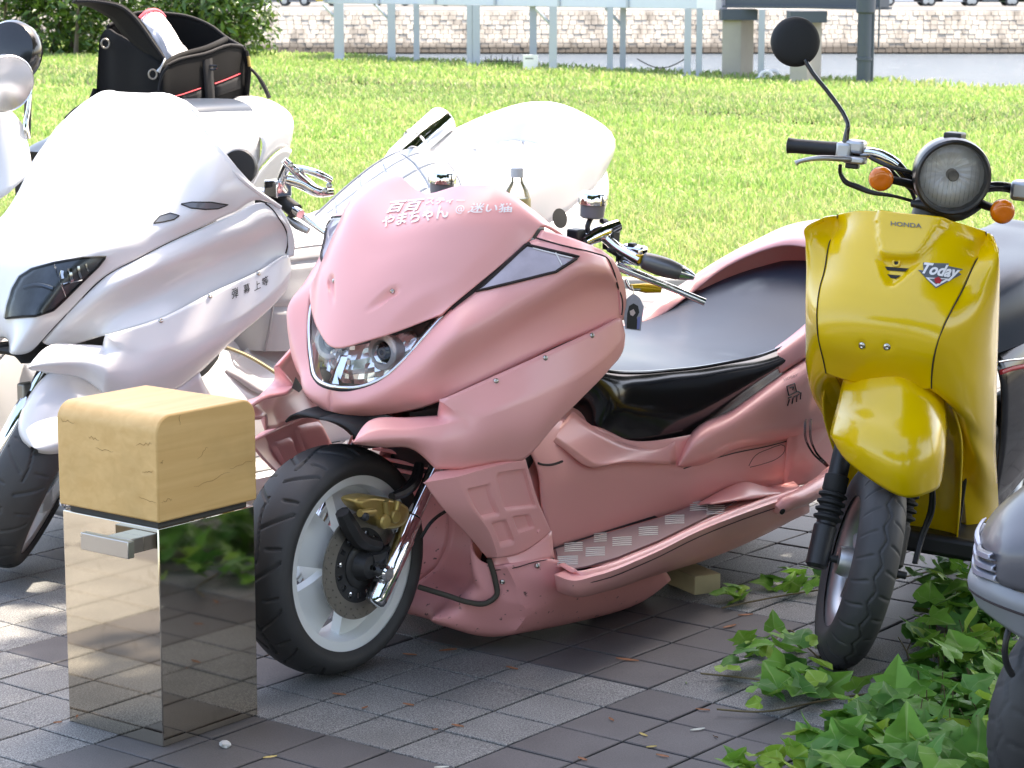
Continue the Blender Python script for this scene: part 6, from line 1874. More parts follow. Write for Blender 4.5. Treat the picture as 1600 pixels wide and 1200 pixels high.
tube('brass_clip', [BW(388, 88, BYR - .02), BW(390, 104, BYR - .02)], .006, M['gold'], bag, 8)
mb = MB(); mb.box(BW(388, 158, BYR - .02), (.03, .02, .04)); bevel(mb.build('side_buckle', M['black_gloss'], bag), .004)
tube('seat_strap', [BW(150, 140, BYL), BW(142, 158, 8.5), BW(120, 172, 8.45), BW(105, 186, 8.4)], .012, M['nylon'], bag, 8, 4)

# ================================================================ the yellow scooter
YB = Frame(.77, 5.17, -115, 4.0)
yel = thing('scooter', 'bright yellow step-through scooter with a round headlamp and turned front wheel', 'scooter', YB)
Yp = YB.px
def yrow(*a): return [Yp(*q) for q in a]
YC = [(1375, 604), (1371, 586), (1366, 542), (1369, 502), (1376, 467), (1384, 437), (1396, 396), (1406, 360), (1412, 336)]
left = [(1455, 607, .117), (1455, 590, .119), (1461, 548, .129), (1474, 510, .139), (1490, 478, .148), (1505, 450, .154), (1524, 408, .163), (1542, 380, .169), (1540, 362, .166)]
mid = [(1428, 609), (1428, 590), (1430, 548), (1438, 508), (1448, 472), (1459, 440), (1476, 398), (1488, 362), (1490, 346)]
def on_bow(u, v, xc, k, ex=2.3):
    """the point of a bowed cross-section x = xc - k l^ex seen at a pixel"""
    lo, hi = 0.0, .25
    for _ in range(40):
        m = (lo + hi) / 2; p = Yp(u, v, m)
        if p[0] > xc - k * m ** ex: hi = m
        else: lo = m
    return Yp(u, v, lo)
yr = []
for c, m, l in zip(YC, mid, left):
    pc, pl_ = Yp(c[0], c[1], 0), Yp(*l)
    k = (pc[0] - pl_[0]) / pl_[1] ** 2.3
    yr.append([pc, on_bow(m[0], m[1], pc[0], k), pl_])
G0 = dense(sym_rows(yr), 10, 16)
def inpoly(px, poly):
    x, y = px[..., 0], px[..., 1]
    c = np.zeros(x.shape, bool)
    for (ax, ay), (bx, by) in zip(poly, poly[1:] + poly[:1]):
        t = ((ay > y) != (by > y)) & (x < (bx - ax) * (y - ay) / (by - ay + 1e-9) + ax)
        c ^= t
    return c
def soft(G, poly, d, blur=2):
    m = inpoly(YB.pr(G.reshape(-1, 3)).reshape(G.shape[0], G.shape[1], 2), poly).astype(float)
    for _ in range(blur):
        q = np.pad(m, 1, mode='edge'); m = (q[1:-1, 1:-1] * 2 + q[:-2, 1:-1] + q[2:, 1:-1] + q[1:-1, :-2] + q[1:-1, 2:]) / 6
    return G + m[..., None] * np.array(d)
Gs = soft(G0, [(1375, 330), (1486, 330), (1478, 350), (1436, 402), (1434, 404), (1378, 401), (1373, 372), (1371, 345)], (.014, 0, .006), 1)
Gs = soft(Gs, [(1374, 404), (1436, 407), (1416, 428), (1392, 448), (1384, 436)], (-.012, 0, -.004), 1)
for (u, v) in ((1347, 539), (1386, 541)):
    Gs = soft(Gs, [(u - 6, v - 5), (u + 6, v - 5), (u + 6, v + 6), (u - 6, v + 6)], (-.004, 0, 0), 1)
grid_mesh('front_panel', Gs, M['yellow'], yel, out=(1, 0, .4), thick=.005, angle=60)
seam = [Yp(*q) for q in left]
wing = [
    [Yp(1543, 366, .172), Yp(1549, 370, .186), Yp(1553, 376, .192), Yp(1552, 380, .188)],
    [Yp(1541, 380, .171), Yp(1554, 386, .203), Yp(1559, 392, .210), Yp(1556, 396, .204)],
    [Yp(1525, 408, .165), Yp(1550, 412, .203), Yp(1562, 415, .213), Yp(1560, 420, .207)],
    [Yp(1506, 450, .156), Yp(1540, 455, .198), Yp(1562, 460, .208), Yp(1561, 465, .202)],
    [Yp(1475, 510, .141), Yp(1522, 512, .188), Yp(1560, 520, .203), Yp(1559, 524, .197)],
    [Yp(1462, 548, .131), Yp(1513, 560, .182), Yp(1558, 590, .200), Yp(1557, 592, .194)],
    [Yp(1456, 592, .121), Yp(1508, 605, .178), Yp(1557, 640, .197), Yp(1556, 642, .191)],
    [Yp(1457, 610, .119), Yp(1507, 640, .174), Yp(1556, 680, .190), Yp(1555, 682, .184)],
    [Yp(1474, 625, .128), Yp(1513, 670, .169), Yp(1556, 712, .182), Yp(1555, 714, .176)],
    [Yp(1486, 650, .130), Yp(1520, 700, .168), Yp(1558, 745, .178), Yp(1557, 747, .172)],
    [Yp(1496, 700, .128), Yp(1527, 750, .155), Yp(1560, 785, .162), Yp(1559, 787, .156)],
    [Yp(1503, 750, .122), Yp(1531, 790, .144), Yp(1561, 812, .152), Yp(1560, 813, .146)],
    [Yp(1508, 810, .115), Yp(1530, 830, .135), Yp(1556, 838, .144), Yp(1555, 840, .138)],
    [Yp(1512, 864, .110), Yp(1521, 866, .125), Yp(1540, 862, .135), Yp(1540, 864, .13)],
]
wing = [[r[0] + np.array([-.014, -.016, 0]), r[0] + np.array([-.003, .001, 0])] + r[1:] for r in wing]
_, wingG = patch('leg_shield', wing, M['yellow'], yel, 6, 6, cc=(1, 3), out=(.4, 1, 0), thick=.006)
tube('panel_seam', [p + np.array([.001, .001, 0]) for p in seam], .0013, M['seam'], yel, 6, 4); tube('panel_seam', [(p + np.array([.001, .001, 0])) * MIR for p in seam], .0013, M['seam'], yel, 6, 4)
# inner wall behind the wheel and the step-through floor
iw = [[L3(-.10, 0, .64), L3(-.10, .09, .64), L3(-.06, .125, .63), L3(-.03, .14, .60)], [L3(-.17, 0, .52), L3(-.17, .1, .52), L3(-.14, .14, .52), L3(-.09, .155, .52)], [L3(-.26, 0, .38), L3(-.26, .10, .38), L3(-.24, .13, .38), L3(-.20, .14, .38)], [L3(-.34, 0, .20), L3(-.34, .08, .20), L3(-.33, .11, .20), L3(-.31, .12, .20)]]
patch('inner_shield', iw, M['yellow'], yel, 6, 6, out=(1, 0, 0), thick=.004)
rb_ = [[L3(-.20, .15, .93), L3(-.21, 0, .95), L3(-.20, -.15, .93)], [L3(-.24, .15, .6), L3(-.26, 0, .62), L3(-.24, -.15, .6)], [L3(-.37, .11, .20), L3(-.38, 0, .20), L3(-.37, -.11, .20)]]
patch('rear_shield', rb_, M['black_plastic'], yel, 5, 5, out=(-1, 0, 0), thick=.005, mirror=False)
mb = MB(); mb.box((-.48, 0, .215), (.42, .40, .05)); bevel(mb.build('floor_board', M['black_plastic'], yel), .012)
# rear body and seat
yb_ = [[L3(-.60, 0, .62), L3(-.60, .10, .60), L3(-.61, .13, .45), L3(-.62, .12, .22)], [L3(-.80, 0, .68), L3(-.80, .14, .66), L3(-.82, .175, .48), L3(-.84, .15, .28)], [L3(-1.1, 0, .72), L3(-1.1, .15, .70), L3(-1.12, .19, .54), L3(-1.12, .16, .38)], [L3(-1.4, 0, .74), L3(-1.4, .12, .72), L3(-1.42, .15, .62), L3(-1.42, .11, .50)], [L3(-1.55, 0, .73), L3(-1.55, .05, .72), L3(-1.56, .06, .68), L3(-1.55, .04, .60)]]
patch('rear_body', yb_, M['black_gloss'], yel, 6, 5, out=(0, 1, 0), thick=.004)
ys = [[L3(-.58, 0, .76), L3(-.58, .08, .75), L3(-.58, .10, .70), L3(-.6, .10, .62)], [L3(-.75, 0, .80), L3(-.75, .12, .79), L3(-.76, .155, .73), L3(-.77, .15, .64)], [L3(-1.0, 0, .825), L3(-1.0, .13, .815), L3(-1.0, .17, .75), L3(-1.0, .165, .67)], [L3(-1.25, 0, .845), L3(-1.25, .12, .835), L3(-1.25, .155, .78), L3(-1.25, .15, .69)], [L3(-1.4, 0, .84), L3(-1.4, .09, .83), L3(-1.41, .11, .78), L3(-1.4, .1, .70)], [L3(-1.45, 0, .79), L3(-1.45, .05, .785), L3(-1.45, .06, .76), L3(-1.44, .05, .70)]]
grid_mesh('seat', dense(sym_rows(ys), 6, 6), M['seat_vinyl'], yel, out=(0, 0, 1), thick=0)
SKy = Skin(YB, dense(yb_, 6, 5))
for q, m_ in (([(1558, 566), (1575, 563), (1610, 560)], 'chrome'), ([(1562, 582), (1580, 576), (1612, 571)], 'print_red')):
    line_on(SKy, 'side_reflector', q, .006 if m_ != 'chrome' else .003, M[m_], yel, .003, 3, 8)
simple_wheel(yel, (-1.24, 0, .21), .21, .09, .14, M['rubber'], M['alloy'])
mb = MB(); mb.box((-.98, -.06, .27), (.5, .16, .18)); bevel(mb.build('engine', M['iron'], yel), .03, 3)

# screws, lettering, badge, vents
SKY = Skin(YB, Gs, wingG)
screw_on(SKY, 1347, 540, .0085, yel); screw_on(SKY, 1386, 542, .0085, yel)
text_on(SKY, 'lettering', 'HONDA', [(1392, 346), (1440, 350), (1440, 357), (1392, 353)], M['print_grey'], yel, .0016, .012)
for q in ([(1382, 417), (1420, 420), (1415, 425), (1386, 423)], [(1386, 429), (1408, 431), (1400, 436), (1392, 435)]):
    poly_on(SKY, 'vent_slot', q, M['black_matte'], yel, .0015, 5)
p, n_ = SKY.hit(1401, 411, .001)
lathe('hook_boss', [(-.003, .0105), (.004, .009), (.004, .005), (.0, .0045)], p, n_, M['yellow'], yel, 16)
lathe('hook_hole', [(0, .0046), (.0022, .0046)], p, n_, M['black_matte'], yel, 14)
bd = poly_on(SKY, 'badge', [(1434, 422), (1443, 423), (1442, 411), (1482, 412), (1481, 416), (1505, 421), (1496, 425), (1502, 429), (1489, 436), (1462, 451), (1448, 437), (1442, 430)], M['print_grey'], yel, .0016, 6)
poly_on(SKY, 'badge_field', [(1446, 434), (1484, 436), (1462, 449)], M['print_white'], bd, .0022, 5)
poly_on(SKY, 'badge_field', [(1451, 436), (1477, 437), (1462, 445)], M['print_grey'], bd, .0026, 5)
poly_on(SKY, 'badge_gem', [(1459, 436), (1466, 433), (1471, 438), (1468, 444), (1461, 443)], M['print_red'], bd, .0030, 4)
text_on(SKY, 'badge_word', 'Today', [(1444, 411), (1501, 417), (1494, 442), (1437, 433)], M['print_white'], bd, .0034, .035, .25)

# --- steered front end: wheel, fork, mudguard
_h, _a = R(-91), R(13.5)
_l = np.array([-math.sin(_h), math.cos(_h), 0]); _lt = _l * math.cos(_a) - np.array([0, 0, 1.0]) * math.sin(_a)
cY = np.array([.731, 5.135, .232]) + .034 * _lt
YW = Frame(cY[0], cY[1], -91, 13.5, cY[2])
TYW = wheel_to(YB, YW)
def YF(u, v, x): return TYW(YW.pf(u, v, x)[None])[0]
yw = ring_mesh('front_wheel', lathe_y([(.034, .150), (.037, .152), (.030, .140), (.026, .128), (.008, .116), (-.008, .116), (-.026, .128), (-.030, .140), (-.037, .152), (-.034, .150), (.034, .150)], 64), M['alloy'], yel, TYW)
ring_mesh('tyre', tyre_grid(.2335, .098, .149, .080, groove_zig(26), 620, 48), M['rubber'], yw, TYW)
ring_mesh('wheel_hub', lathe_y([(-.052, .012), (-.05, .03), (-.035, .034), (.04, .034), (.045, .012)], 24), M['alloy'], yw, TYW)
for k in range(5):
    a = 2 * math.pi * k / 5 + .3
    v, f = tube_data([(.03 * math.cos(a), 0, .03 * math.sin(a)), (.118 * math.cos(a), 0, .118 * math.sin(a))], [.014, .011], 8)
    mesh('spoke', TYW(np.array(v)), f, M['alloy'], yw)
ax_ = TYW(np.array([[0, -.105, 0], [0, .105, 0]]))
tube('axle', ax_, .0085, M['iron'], yel, 12)
for s in (-1, 1):
    lo = TYW(np.array([[.0, .092 * s, -.01]] if s < 0 else [[-.05, .078, .02]]))[0]; hi = TYW(np.array([[-.11, .085 * s, .31]] if s < 0 else [[-.14, .070, .31]]))[0]
    d = hi - lo
    fl_ = lathe('fork_leg', [(-.02, .018), (-.012, .025), (.075, .026), (.08, .022), (.21, .022), (.40, .022)], lo, d, M['black_plastic'], yel, 20)
    pr_ = [(.085, .022)]
    for k in range(4):
        z0 = .088 + k * .017
        pr_ += [(z0, .024), (z0 + .004, .032), (z0 + .009, .032), (z0 + .013, .024)]
    pr_ += [(.156, .027), (.19, .027), (.192, .022)]
    lathe('fork_boot', pr_, lo, d, M['black_matte'], fl_, 20)
for k, q in enumerate(((1455, 770), (1459, 770))):
    tube('cable', [YF(1448 + 6 * k, 740, .02), YF(q[0], q[1], -.02), YF(1452 + 5 * k, 800, -.05), YF(1438 + 4 * k, 840, -.05), YF(1428 + 3 * k, 880, -.02)], .0045, M['black_plastic'], yel, 7, 5)
fen = [
    [(1301, 688, .02), (1340, 735, .105), (1413, 777, .150), (1457, 768, .115), (1472, 749, .06)],
    [(1297, 678, .015), (1345, 703, .125), (1413, 738, .172), (1459, 724, .138), (1477, 712, .06)],
    [(1302, 655, -.01), (1350, 665, .105), (1413, 690, .155), (1457, 680, .122), (1479, 675, .04)],
    [(1309, 630, -.03), (1358, 637, .070), (1413, 648, .115), (1454, 643, .085), (1478, 642, .01)],
    [(1316, 598, -.05), (1364, 600, .035), (1413, 604, .075), (1450, 603, .045), (1474, 606, -.02)],
    [(1325, 570, -.08), (1368, 570, .0), (1413, 572, .035), (1445, 572, .005), (1466, 575, -.05)],
]
fG = dense([[YF(*q) for q in r] for r in fen], 8, 8)
grid_mesh('mudguard', fG, M['yellow'], yel, out=TYW(np.array([[1., 0, .3]]))[0] - TYW(np.zeros((1, 3)))[0], thick=.005, angle=40)
fin_ = fG + (TYW(np.array([[-.02, 0, -.02]]))[0] - TYW(np.zeros((1, 3)))[0])

# --- headlamp, bars and mirror, turned with the wheel
def YWd(u, v, y): return YB.loc(ony(u, v, y))
hc = YWd(1488, 276, 5.24)
hd = YB.M @ np.array([.01, -.985, -.12])
hb = lathe('headlamp', [(-.13, .012), (-.125, .035), (-.10, .062), (-.06, .078), (-.02, .084), (.0, .0855), (.012, .0835), (.016, .079), (.014, .074), (.006, .0715), (-.004, .0705)], hc, hd, mat('lamp_housing', (0.055, 0.052, 0.05), 0.28, metal=0.6, var=0.1), yel, 48, cap=False)
# fluted reflector behind clear glass
n_, V = 72, []
e0, e1, e2 = axes_of(hd)
rng_ = random.Random(3)
for rr, dp in ((.0705, -.006), (.062, -.022), (.048, -.036), (.032, -.044), (.016, -.048), (.001, -.048)):
    for k in range(n_):
        a = 2 * math.pi * k / n_
        j = (.0022 if (k // 2) % 2 else 0) * (1 if rr > .02 else 0) + rng_.uniform(-.0008, .0008)
        V.append(hc + hd * (dp + j) + rr * (math.cos(a) * e1 + math.sin(a) * e2))
mesh('lamp_reflector', V, grid_faces(6, n_, True), M['reflector'], hb, False)
lathe('lamp_glass', [(-.004, .0708), (.002, .062), (.008, .045), (.0115, .025), (.0125, .001)], hc, hd, M['lens'], hb, 40, cap=False)
gl = MB()
for k in range(-6, 7):
    x = k * .0098
    h = math.sqrt(max(.066 ** 2 - x * x, 0))
    up = np.cross(hd, [0, 0, 1.0]); up /= np.linalg.norm(up); vv = np.cross(up, hd)
    ts = np.linspace(-.95, -.08, 7) if abs(k) < 4 else np.linspace(-.95, .9, 9)
    pts = [hc + up * x + vv * (h * t) * np.sign(vv[2]) + hd * (.0115 - .0115 * ((x * x + (h * t) ** 2) / .07 ** 2)) for t in ts]
    gl.tube(pts, .0007, 5)
tag(gl.build('glass_flute', M['lens'], hb), kind='stuff')
lathe('bulb_shield', [(-.03, .013), (-.008, .0125), (-.005, .010), (-.006, .001)], hc + 0.004 * e1, hd, M['steel_dark'], hb, 20)
mb = MB(); mb.box(YWd(1492, 212, 5.28), (.05, .04, .015)); bevel(mb.build('meter_lid', M['black_plastic'], yel), .004)
mb = MB()
tube('steering_neck', [YWd(1455, 355, 5.33), YWd(1462, 325, 5.33), YWd(1475, 300, 5.33)], [.05, .05, .045], M['black_plastic'], yel, 16)
mb = MB(); mb.tube([YWd(1425, 318, 5.3), YWd(1450, 322, 5.28), YWd(1490, 338, 5.27), YWd(1530, 322, 5.3)], [.008, .012, .012, .008], 10, 4); mb.build('lamp_bracket', M['black_plastic'], yel)
BYv = 5.36
tube('handlebar', [YWd(1300, 232, BYv + .02), YWd(1335, 237, BYv), YWd(1368, 241, BYv - .02), YWd(1398, 255, BYv - .03), YWd(1420, 280, BYv - .03), YWd(1445, 305, BYv - .02), YWd(1480, 312, BYv - .02), YWd(1520, 300, BYv - .02), YWd(1548, 292, BYv - .02), YWd(1575, 293, BYv - .01), YWd(1602, 302, BYv), YWd(1640, 306, BYv + .02)], .0115, M['black_gloss'], yel, 12, 5)
tube('bar_sleeve', [YWd(1345, 238, BYv - .01), YWd(1370, 241, BYv - .02), YWd(1392, 251, BYv - .03), YWd(1402, 258, BYv - .032)], .0128, M['chrome'], yel, 12, 4)
d0, d1 = YWd(1230, 227, BYv + .05), YWd(1311, 234, BYv + .015)
lathe('grip', [(0, .014), (.002, .0185), (.006, .0175), (.02, .0165), (.09, .0165), (.112, .0175), (.115, .012)], d0, d1 - d0, M['black_plastic'], yel, 20)
d0, d1 = YWd(1690, 312, BYv + .05), YWd(1612, 304, BYv + .01)
lathe('grip', [(0, .014), (.002, .0185), (.006, .0175), (.02, .0165), (.09, .0165), (.112, .0175), (.115, .012)], d0, d1 - d0, M['black_plastic'], yel, 20)
mb = MB(); mb.box(YWd(1320, 236, BYv - .005), (.035, .035, .04)); pc = bevel(mb.build('lever_perch', M['alloy'], yel), .007, 3)
mb = MB(); mb.box(YWd(1337, 229, BYv - .01), (.035, .045, .03)); bevel(mb.build('switch_housing', M['alloy'], yel), .008, 3)
mb = MB(); mb.box(YWd(1336, 250, BYv - .03), (.03, .05, .016)); bevel(mb.build('lever_clamp', M['alloy'], yel), .005, 2)
mb = MB(); mb.box(YWd(1332, 259, BYv - .02), (.02, .03, .012)); bevel(mb.build('brake_switch', M['black_plastic'], yel), .003, 2)
tube('brake_lever', [YWd(1338, 250, BYv - .03), YWd(1310, 248, BYv - .05), YWd(1280, 247, BYv - .06), YWd(1258, 250, BYv - .06), YWd(1247, 253, BYv - .06), YWd(1243, 255, BYv - .06)], [.006, .0065, .006, .005, .005, .0065], M['alloy'], yel, 10, 4)
mb = MB(); mb.box(YWd(1602, 298, BYv - .03), (.05, .06, .045)); bevel(mb.build('switch_housing', M['alloy'], yel), .01, 3)
# mirror seen from the back
mc = YWd(1243.5, 65, BYv + .06); md = YB.M @ np.array([.12, -.985, .1])
mi = lathe('mirror', [(-.012, .050), (-.010, .0555), (-.004, .0562), (.004, .054), (.010, .046), (.014, .030), (.0155, .001)], mc, md, M['black_matte'], yel, 40)
lathe('mirror_glass', [(-.0125, .001), (-.0122, .050)], mc, md, M['chrome'], mi, 40)
tube('mirror_stem', [YWd(1321, 222, BYv - .01), YWd(1323, 208, BYv - .01), YWd(1325, 196, BYv - .01), YWd(1321, 184, BYv), YWd(1300, 152, BYv + .02), YWd(1262, 102, BYv + .045), YWd(1258, 94, BYv + .05)], [.008, .0065, .0052, .005, .005, .005, .006], M['black_gloss'], mi, 9, 4)
tube('brake_hose', [YWd(1313, 258, BYv - .01), YWd(1313, 270, BYv), YWd(1320, 283, BYv), YWd(1340, 292, BYv), YWd(1360, 300, BYv - .01), YWd(1395, 306, BYv - .02), YWd(1425, 314, BYv - .02)], [.0042, .0045, .006, .007, .006, .0038, .0038], M['black_plastic'], yel, 8, 4)
tube('clutch_cable', [YWd(1385, 258, BYv - .02), YWd(1405, 280, BYv - .01), YWd(1425, 300, BYv), YWd(1432, 330, BYv)], .005, M['black_plastic'], yel, 8, 4)
tube('clutch_cable', [YWd(1360, 246, BYv - .03), YWd(1395, 262, BYv - .06), YWd(1425, 270, BYv - .06), YWd(1445, 300, BYv)], .005, M['black_plastic'], yel, 8, 4)
for (u, v, q) in ((1377, 280, [(1392, 281), (1412, 285), (1436, 293)]), (1567, 331, [(1552, 325), (1537, 320), (1520, 310)])):
    c = YWd(u, v, 5.22)
    il = lathe('indicator', [(-.032, .006), (-.03, .016), (-.016, .0255), (-.008, .027), (-.006, .0272)], c, hd, M['black_gloss'], yel, 26)
    lathe('indicator_lens', [(-.006, .0268), (.002, .0265), (.008, .023), (.011, .018), (.0122, .010), (.0115, .004), (.0112, .001)], c, hd, M['amber'], il, 30)
    tube('indicator_stalk', [c - hd * .02] + [YWd(a, b, 5.27 + .02 * k) for k, (a, b) in enumerate(q)], [.008, .009, .0095, .011], M['black_plastic'], il, 10, 3)

# ================================================================ the grey scooter at the right edge
GB = Frame(1.0, 4.02, 172, 2.0)
gry = thing('scooter', 'grey scooter at the bottom right corner with ribbed vents on its nose', 'scooter', GB)
Gp = GB.px
gu = [
    [Gp(1533, 846, 0), Gp(1535, 853, .035), Gp(1540, 864, .06), Gp(1548, 874, .085)],
    [Gp(1545, 825, 0), Gp(1549, 840, .055), Gp(1551, 862, .095), Gp(1553, 891, .105)],
    [Gp(1563, 800, 0), Gp(1568, 826, .075), Gp(1567, 862, .125), Gp(1558, 908, .12)],
    [Gp(1600, 765, 0), Gp(1610, 805, .095), Gp(1612, 860, .16), Gp(1602, 927, .15)],
    [Gp(1650, 722, 0), Gp(1662, 780, .11), Gp(1665, 850, .18), Gp(1650, 942, .17)],
    [Gp(1715, 660, 0), Gp(1725, 760, .12), Gp(1725, 850, .19), Gp(1700, 955, .18)],
]
grid_mesh('front_cowl', dense(sym_rows(gu), 6, 6), M['gray_paint'], gry, out=(.6, 0, .5), thick=.005)
gl_ = [
    [Gp(1520, 894, 0), Gp(1527, 898, .035), Gp(1540, 904, .075), Gp(1558, 911, .115), Gp(1602, 929, .153), Gp(1660, 948, .172)],
    [Gp(1512, 905, 0), Gp(1519, 911, .04), Gp(1534, 920, .085), Gp(1558, 931, .13), Gp(1602, 945, .167), Gp(1660, 962, .185)],
    [Gp(1514, 919, 0), Gp(1521, 926, .04), Gp(1537, 936, .085), Gp(1561, 947, .13), Gp(1602, 962, .167), Gp(1660, 978, .185)],
    [Gp(1530, 948, 0), Gp(1537, 955, .035), Gp(1552, 967, .075), Gp(1574, 983, .115), Gp(1602, 1000, .145), Gp(1660, 1020, .155)],
]
grid_mesh('front_bumper', dense([[p * MIR for p in r[:0:-1]] + r for r in gl_], 6, 6, cr=(2,)), M['gray_light'], gry, out=(.6, 0, .2), thick=.005)
tube('bumper_seam', [Gp(1514, 919, 0.002), Gp(1521, 926, .042), Gp(1537, 936, .087), Gp(1561, 947, .132), Gp(1602, 962, .169), Gp(1660, 978, .187)], .0022, M['seam'], gry, 7, 5)
q_ = Gp(1545, 885, .04); mb = MB(); mb.box((q_[0] - .05, 0, q_[2]), (.06, .12, .07)); mb.build('vent_back', M['black_matte'], gry, False)
for (a, b) in (((1531, 856), (1548, 872)), ((1526, 872), (1553, 890)), ((1522, 886), (1557, 905))):
    l0, l1 = Gp(a[0], a[1], .0), Gp(b[0], b[1], .118)
    m1 = (l0 + l1) / 2 + np.array([.010, .008, 0])
    half = crom_axis(np.array([l0, l0 * .6 + l1 * .4 + np.array([.008, .008, 0]), m1 * .4 + l1 * .6, l1]), 5)
    pts = np.concatenate([half[::-1] * MIR, half[1:]])
    rows_ = [pts + np.array([-.004, 0, .009]), pts + np.array([.003, 0, .005]), pts + np.array([.004, 0, -.003]), pts + np.array([-.008, 0, -.006])]
    grid_mesh('vent_slat', np.array(rows_), mat('vent_silver', (0.36, 0.38, 0.46), 0.3, metal=0.5), gry, out=(1, 0, .2), thick=.003)
gw = simple_wheel(gry, (0, 0, .215), .215, .105, .145, M['rubber'], M['alloy'], 'front_wheel', wheel_to(GB, Frame(1.005, 4.10, -142, 4, .215)))
for s in (1, -1):
    lathe('fork_leg', [(-.02, .018), (-.01, .024), (.12, .024), (.125, .018), (.42, .018)], L3(0, .085 * s, .215), (-.35, 0, .94), M['iron'], gry, 16)
tube('brake_hose', [Gp(1577, 980, .10), Gp(1572, 1000, .11), Gp(1570, 1020, .11), Gp(1574, 1040, .10), Gp(1582, 1055, .09)], .0058, M['black_plastic'], gry, 8, 4)
gf = [[L3(.235 * math.cos(R(a)), y, .215 + .235 * math.sin(R(a))) for y in (-.062, -.045, 0, .045, .062)] for a in range(60, 151, 15)]
grid_mesh('mudguard', dense(gf, 4, 4), M['black_plastic'], gry, out=(0, 0, 1), thick=.004)
mb = MB(); mb.box((-.48, 0, .24), (.5, .40, .08)); bevel(mb.build('floor_board', M['black_plastic'], gry), .02, 2)
gs = [[L3(-.34, 0, .78), L3(-.34, .15, .76), L3(-.32, .19, .55), L3(-.3, .18, .3)], [L3(-.42, 0, .78), L3(-.42, .15, .76), L3(-.42, .19, .55), L3(-.42, .18, .3)]]
patch('leg_shield', gs, M['gray_paint'], gry, 4, 6, thick=.005)
gr_ = [[L3(-.68, 0, .62), L3(-.68, .13, .6), L3(-.7, .15, .4), L3(-.7, .13, .25)], [L3(-1.0, 0, .68), L3(-1.0, .17, .66), L3(-1.0, .2, .5), L3(-1.0, .16, .35)], [L3(-1.5, 0, .72), L3(-1.5, .12, .7), L3(-1.5, .14, .6), L3(-1.48, .1, .5)]]
patch('rear_body', gr_, M['gray_paint'], gry, 6, 5, thick=.005)
gq = [[L3(-.66, 0, .70), L3(-.66, .10, .69), L3(-.67, .13, .62)], [L3(-1.0, 0, .76), L3(-1.0, .13, .75), L3(-1.0, .16, .67)], [L3(-1.4, 0, .79), L3(-1.4, .11, .78), L3(-1.4, .13, .71)]]
grid_mesh('seat', dense(sym_rows(gq), 6, 6), M['seat_vinyl'], gry, out=(0, 0, 1), thick=.01)
simple_wheel(gry, (-1.22, 0, .215), .215, .10, .145, M['rubber'], M['alloy'])
tube('handlebar', [L3(-.36, -.33, 1.0), L3(-.34, -.15, 1.0), L3(-.33, 0, .97), L3(-.34, .15, 1.0), L3(-.36, .33, 1.0)], .012, M['black_plastic'], gry, 10, 5)

# ================================================================ ivy over the paving on the right
def ivy_mesh(seed, m, form):
    rng = random.Random(seed)
    if form == 0:      # five-lobed
        out = [(0, -.02), (.16, -.20), (.44, -.22), (.36, .06), (.50, .26), (.26, .36), (.20, .52), (0, .86)]
    elif form == 1:    # three-lobed
        out = [(0, 0), (.20, -.16), (.42, -.06), (.40, .22), (.22, .42), (.12, .62), (0, .82)]
    else:              # heart-shaped young leaf
        out = [(0, 0), (.16, -.14), (.36, -.06), (.42, .16), (.34, .40), (.18, .62), (0, .78)]
    V, F = [], []
    fold = rng.uniform(.10, .34); curl = rng.uniform(-.25, .6); wav = rng.uniform(.02, .06)
    def z(x, y): return abs(x) * fold + curl * (y - .3) ** 2 * -.6 - .35 * max(0, curl) * x * x + wav * math.sin(9 * x + 7 * y + seed)
    for s in (1, -1):
        b = len(V)
        ring = [(s * x * rng.uniform(.88, 1.12) if x else 0, y + (rng.uniform(-.02, .02) if x else 0)) for x, y in out]
        n = len(ring)
        V.append((0, .30, z(0, .30)))
        V += [(x * .52, .30 + (y - .30) * .52, z(x * .52, .30 + (y - .30) * .52) + (.015 if k % 2 else -.01) * (1 if x else 0)) for k, (x, y) in enumerate(ring)]
        V += [(x, y, z(x, y)) for x, y in ring]
        for k in range(n - 1):
            for t in ((b, b + 1 + k, b + 2 + k), (b + 1 + k, b + 1 + n + k, b + 2 + n + k, b + 2 + k)):
                F.append(t if s > 0 else t[::-1])
    me = bpy.data.meshes.new('leaf')
    me.from_pydata([(x, y - .0, zz) for x, y, zz in V], [], F)
    me.polygons.foreach_set('use_smooth', [True] * len(F))
    me.materials.append(m); me.update()
    return me
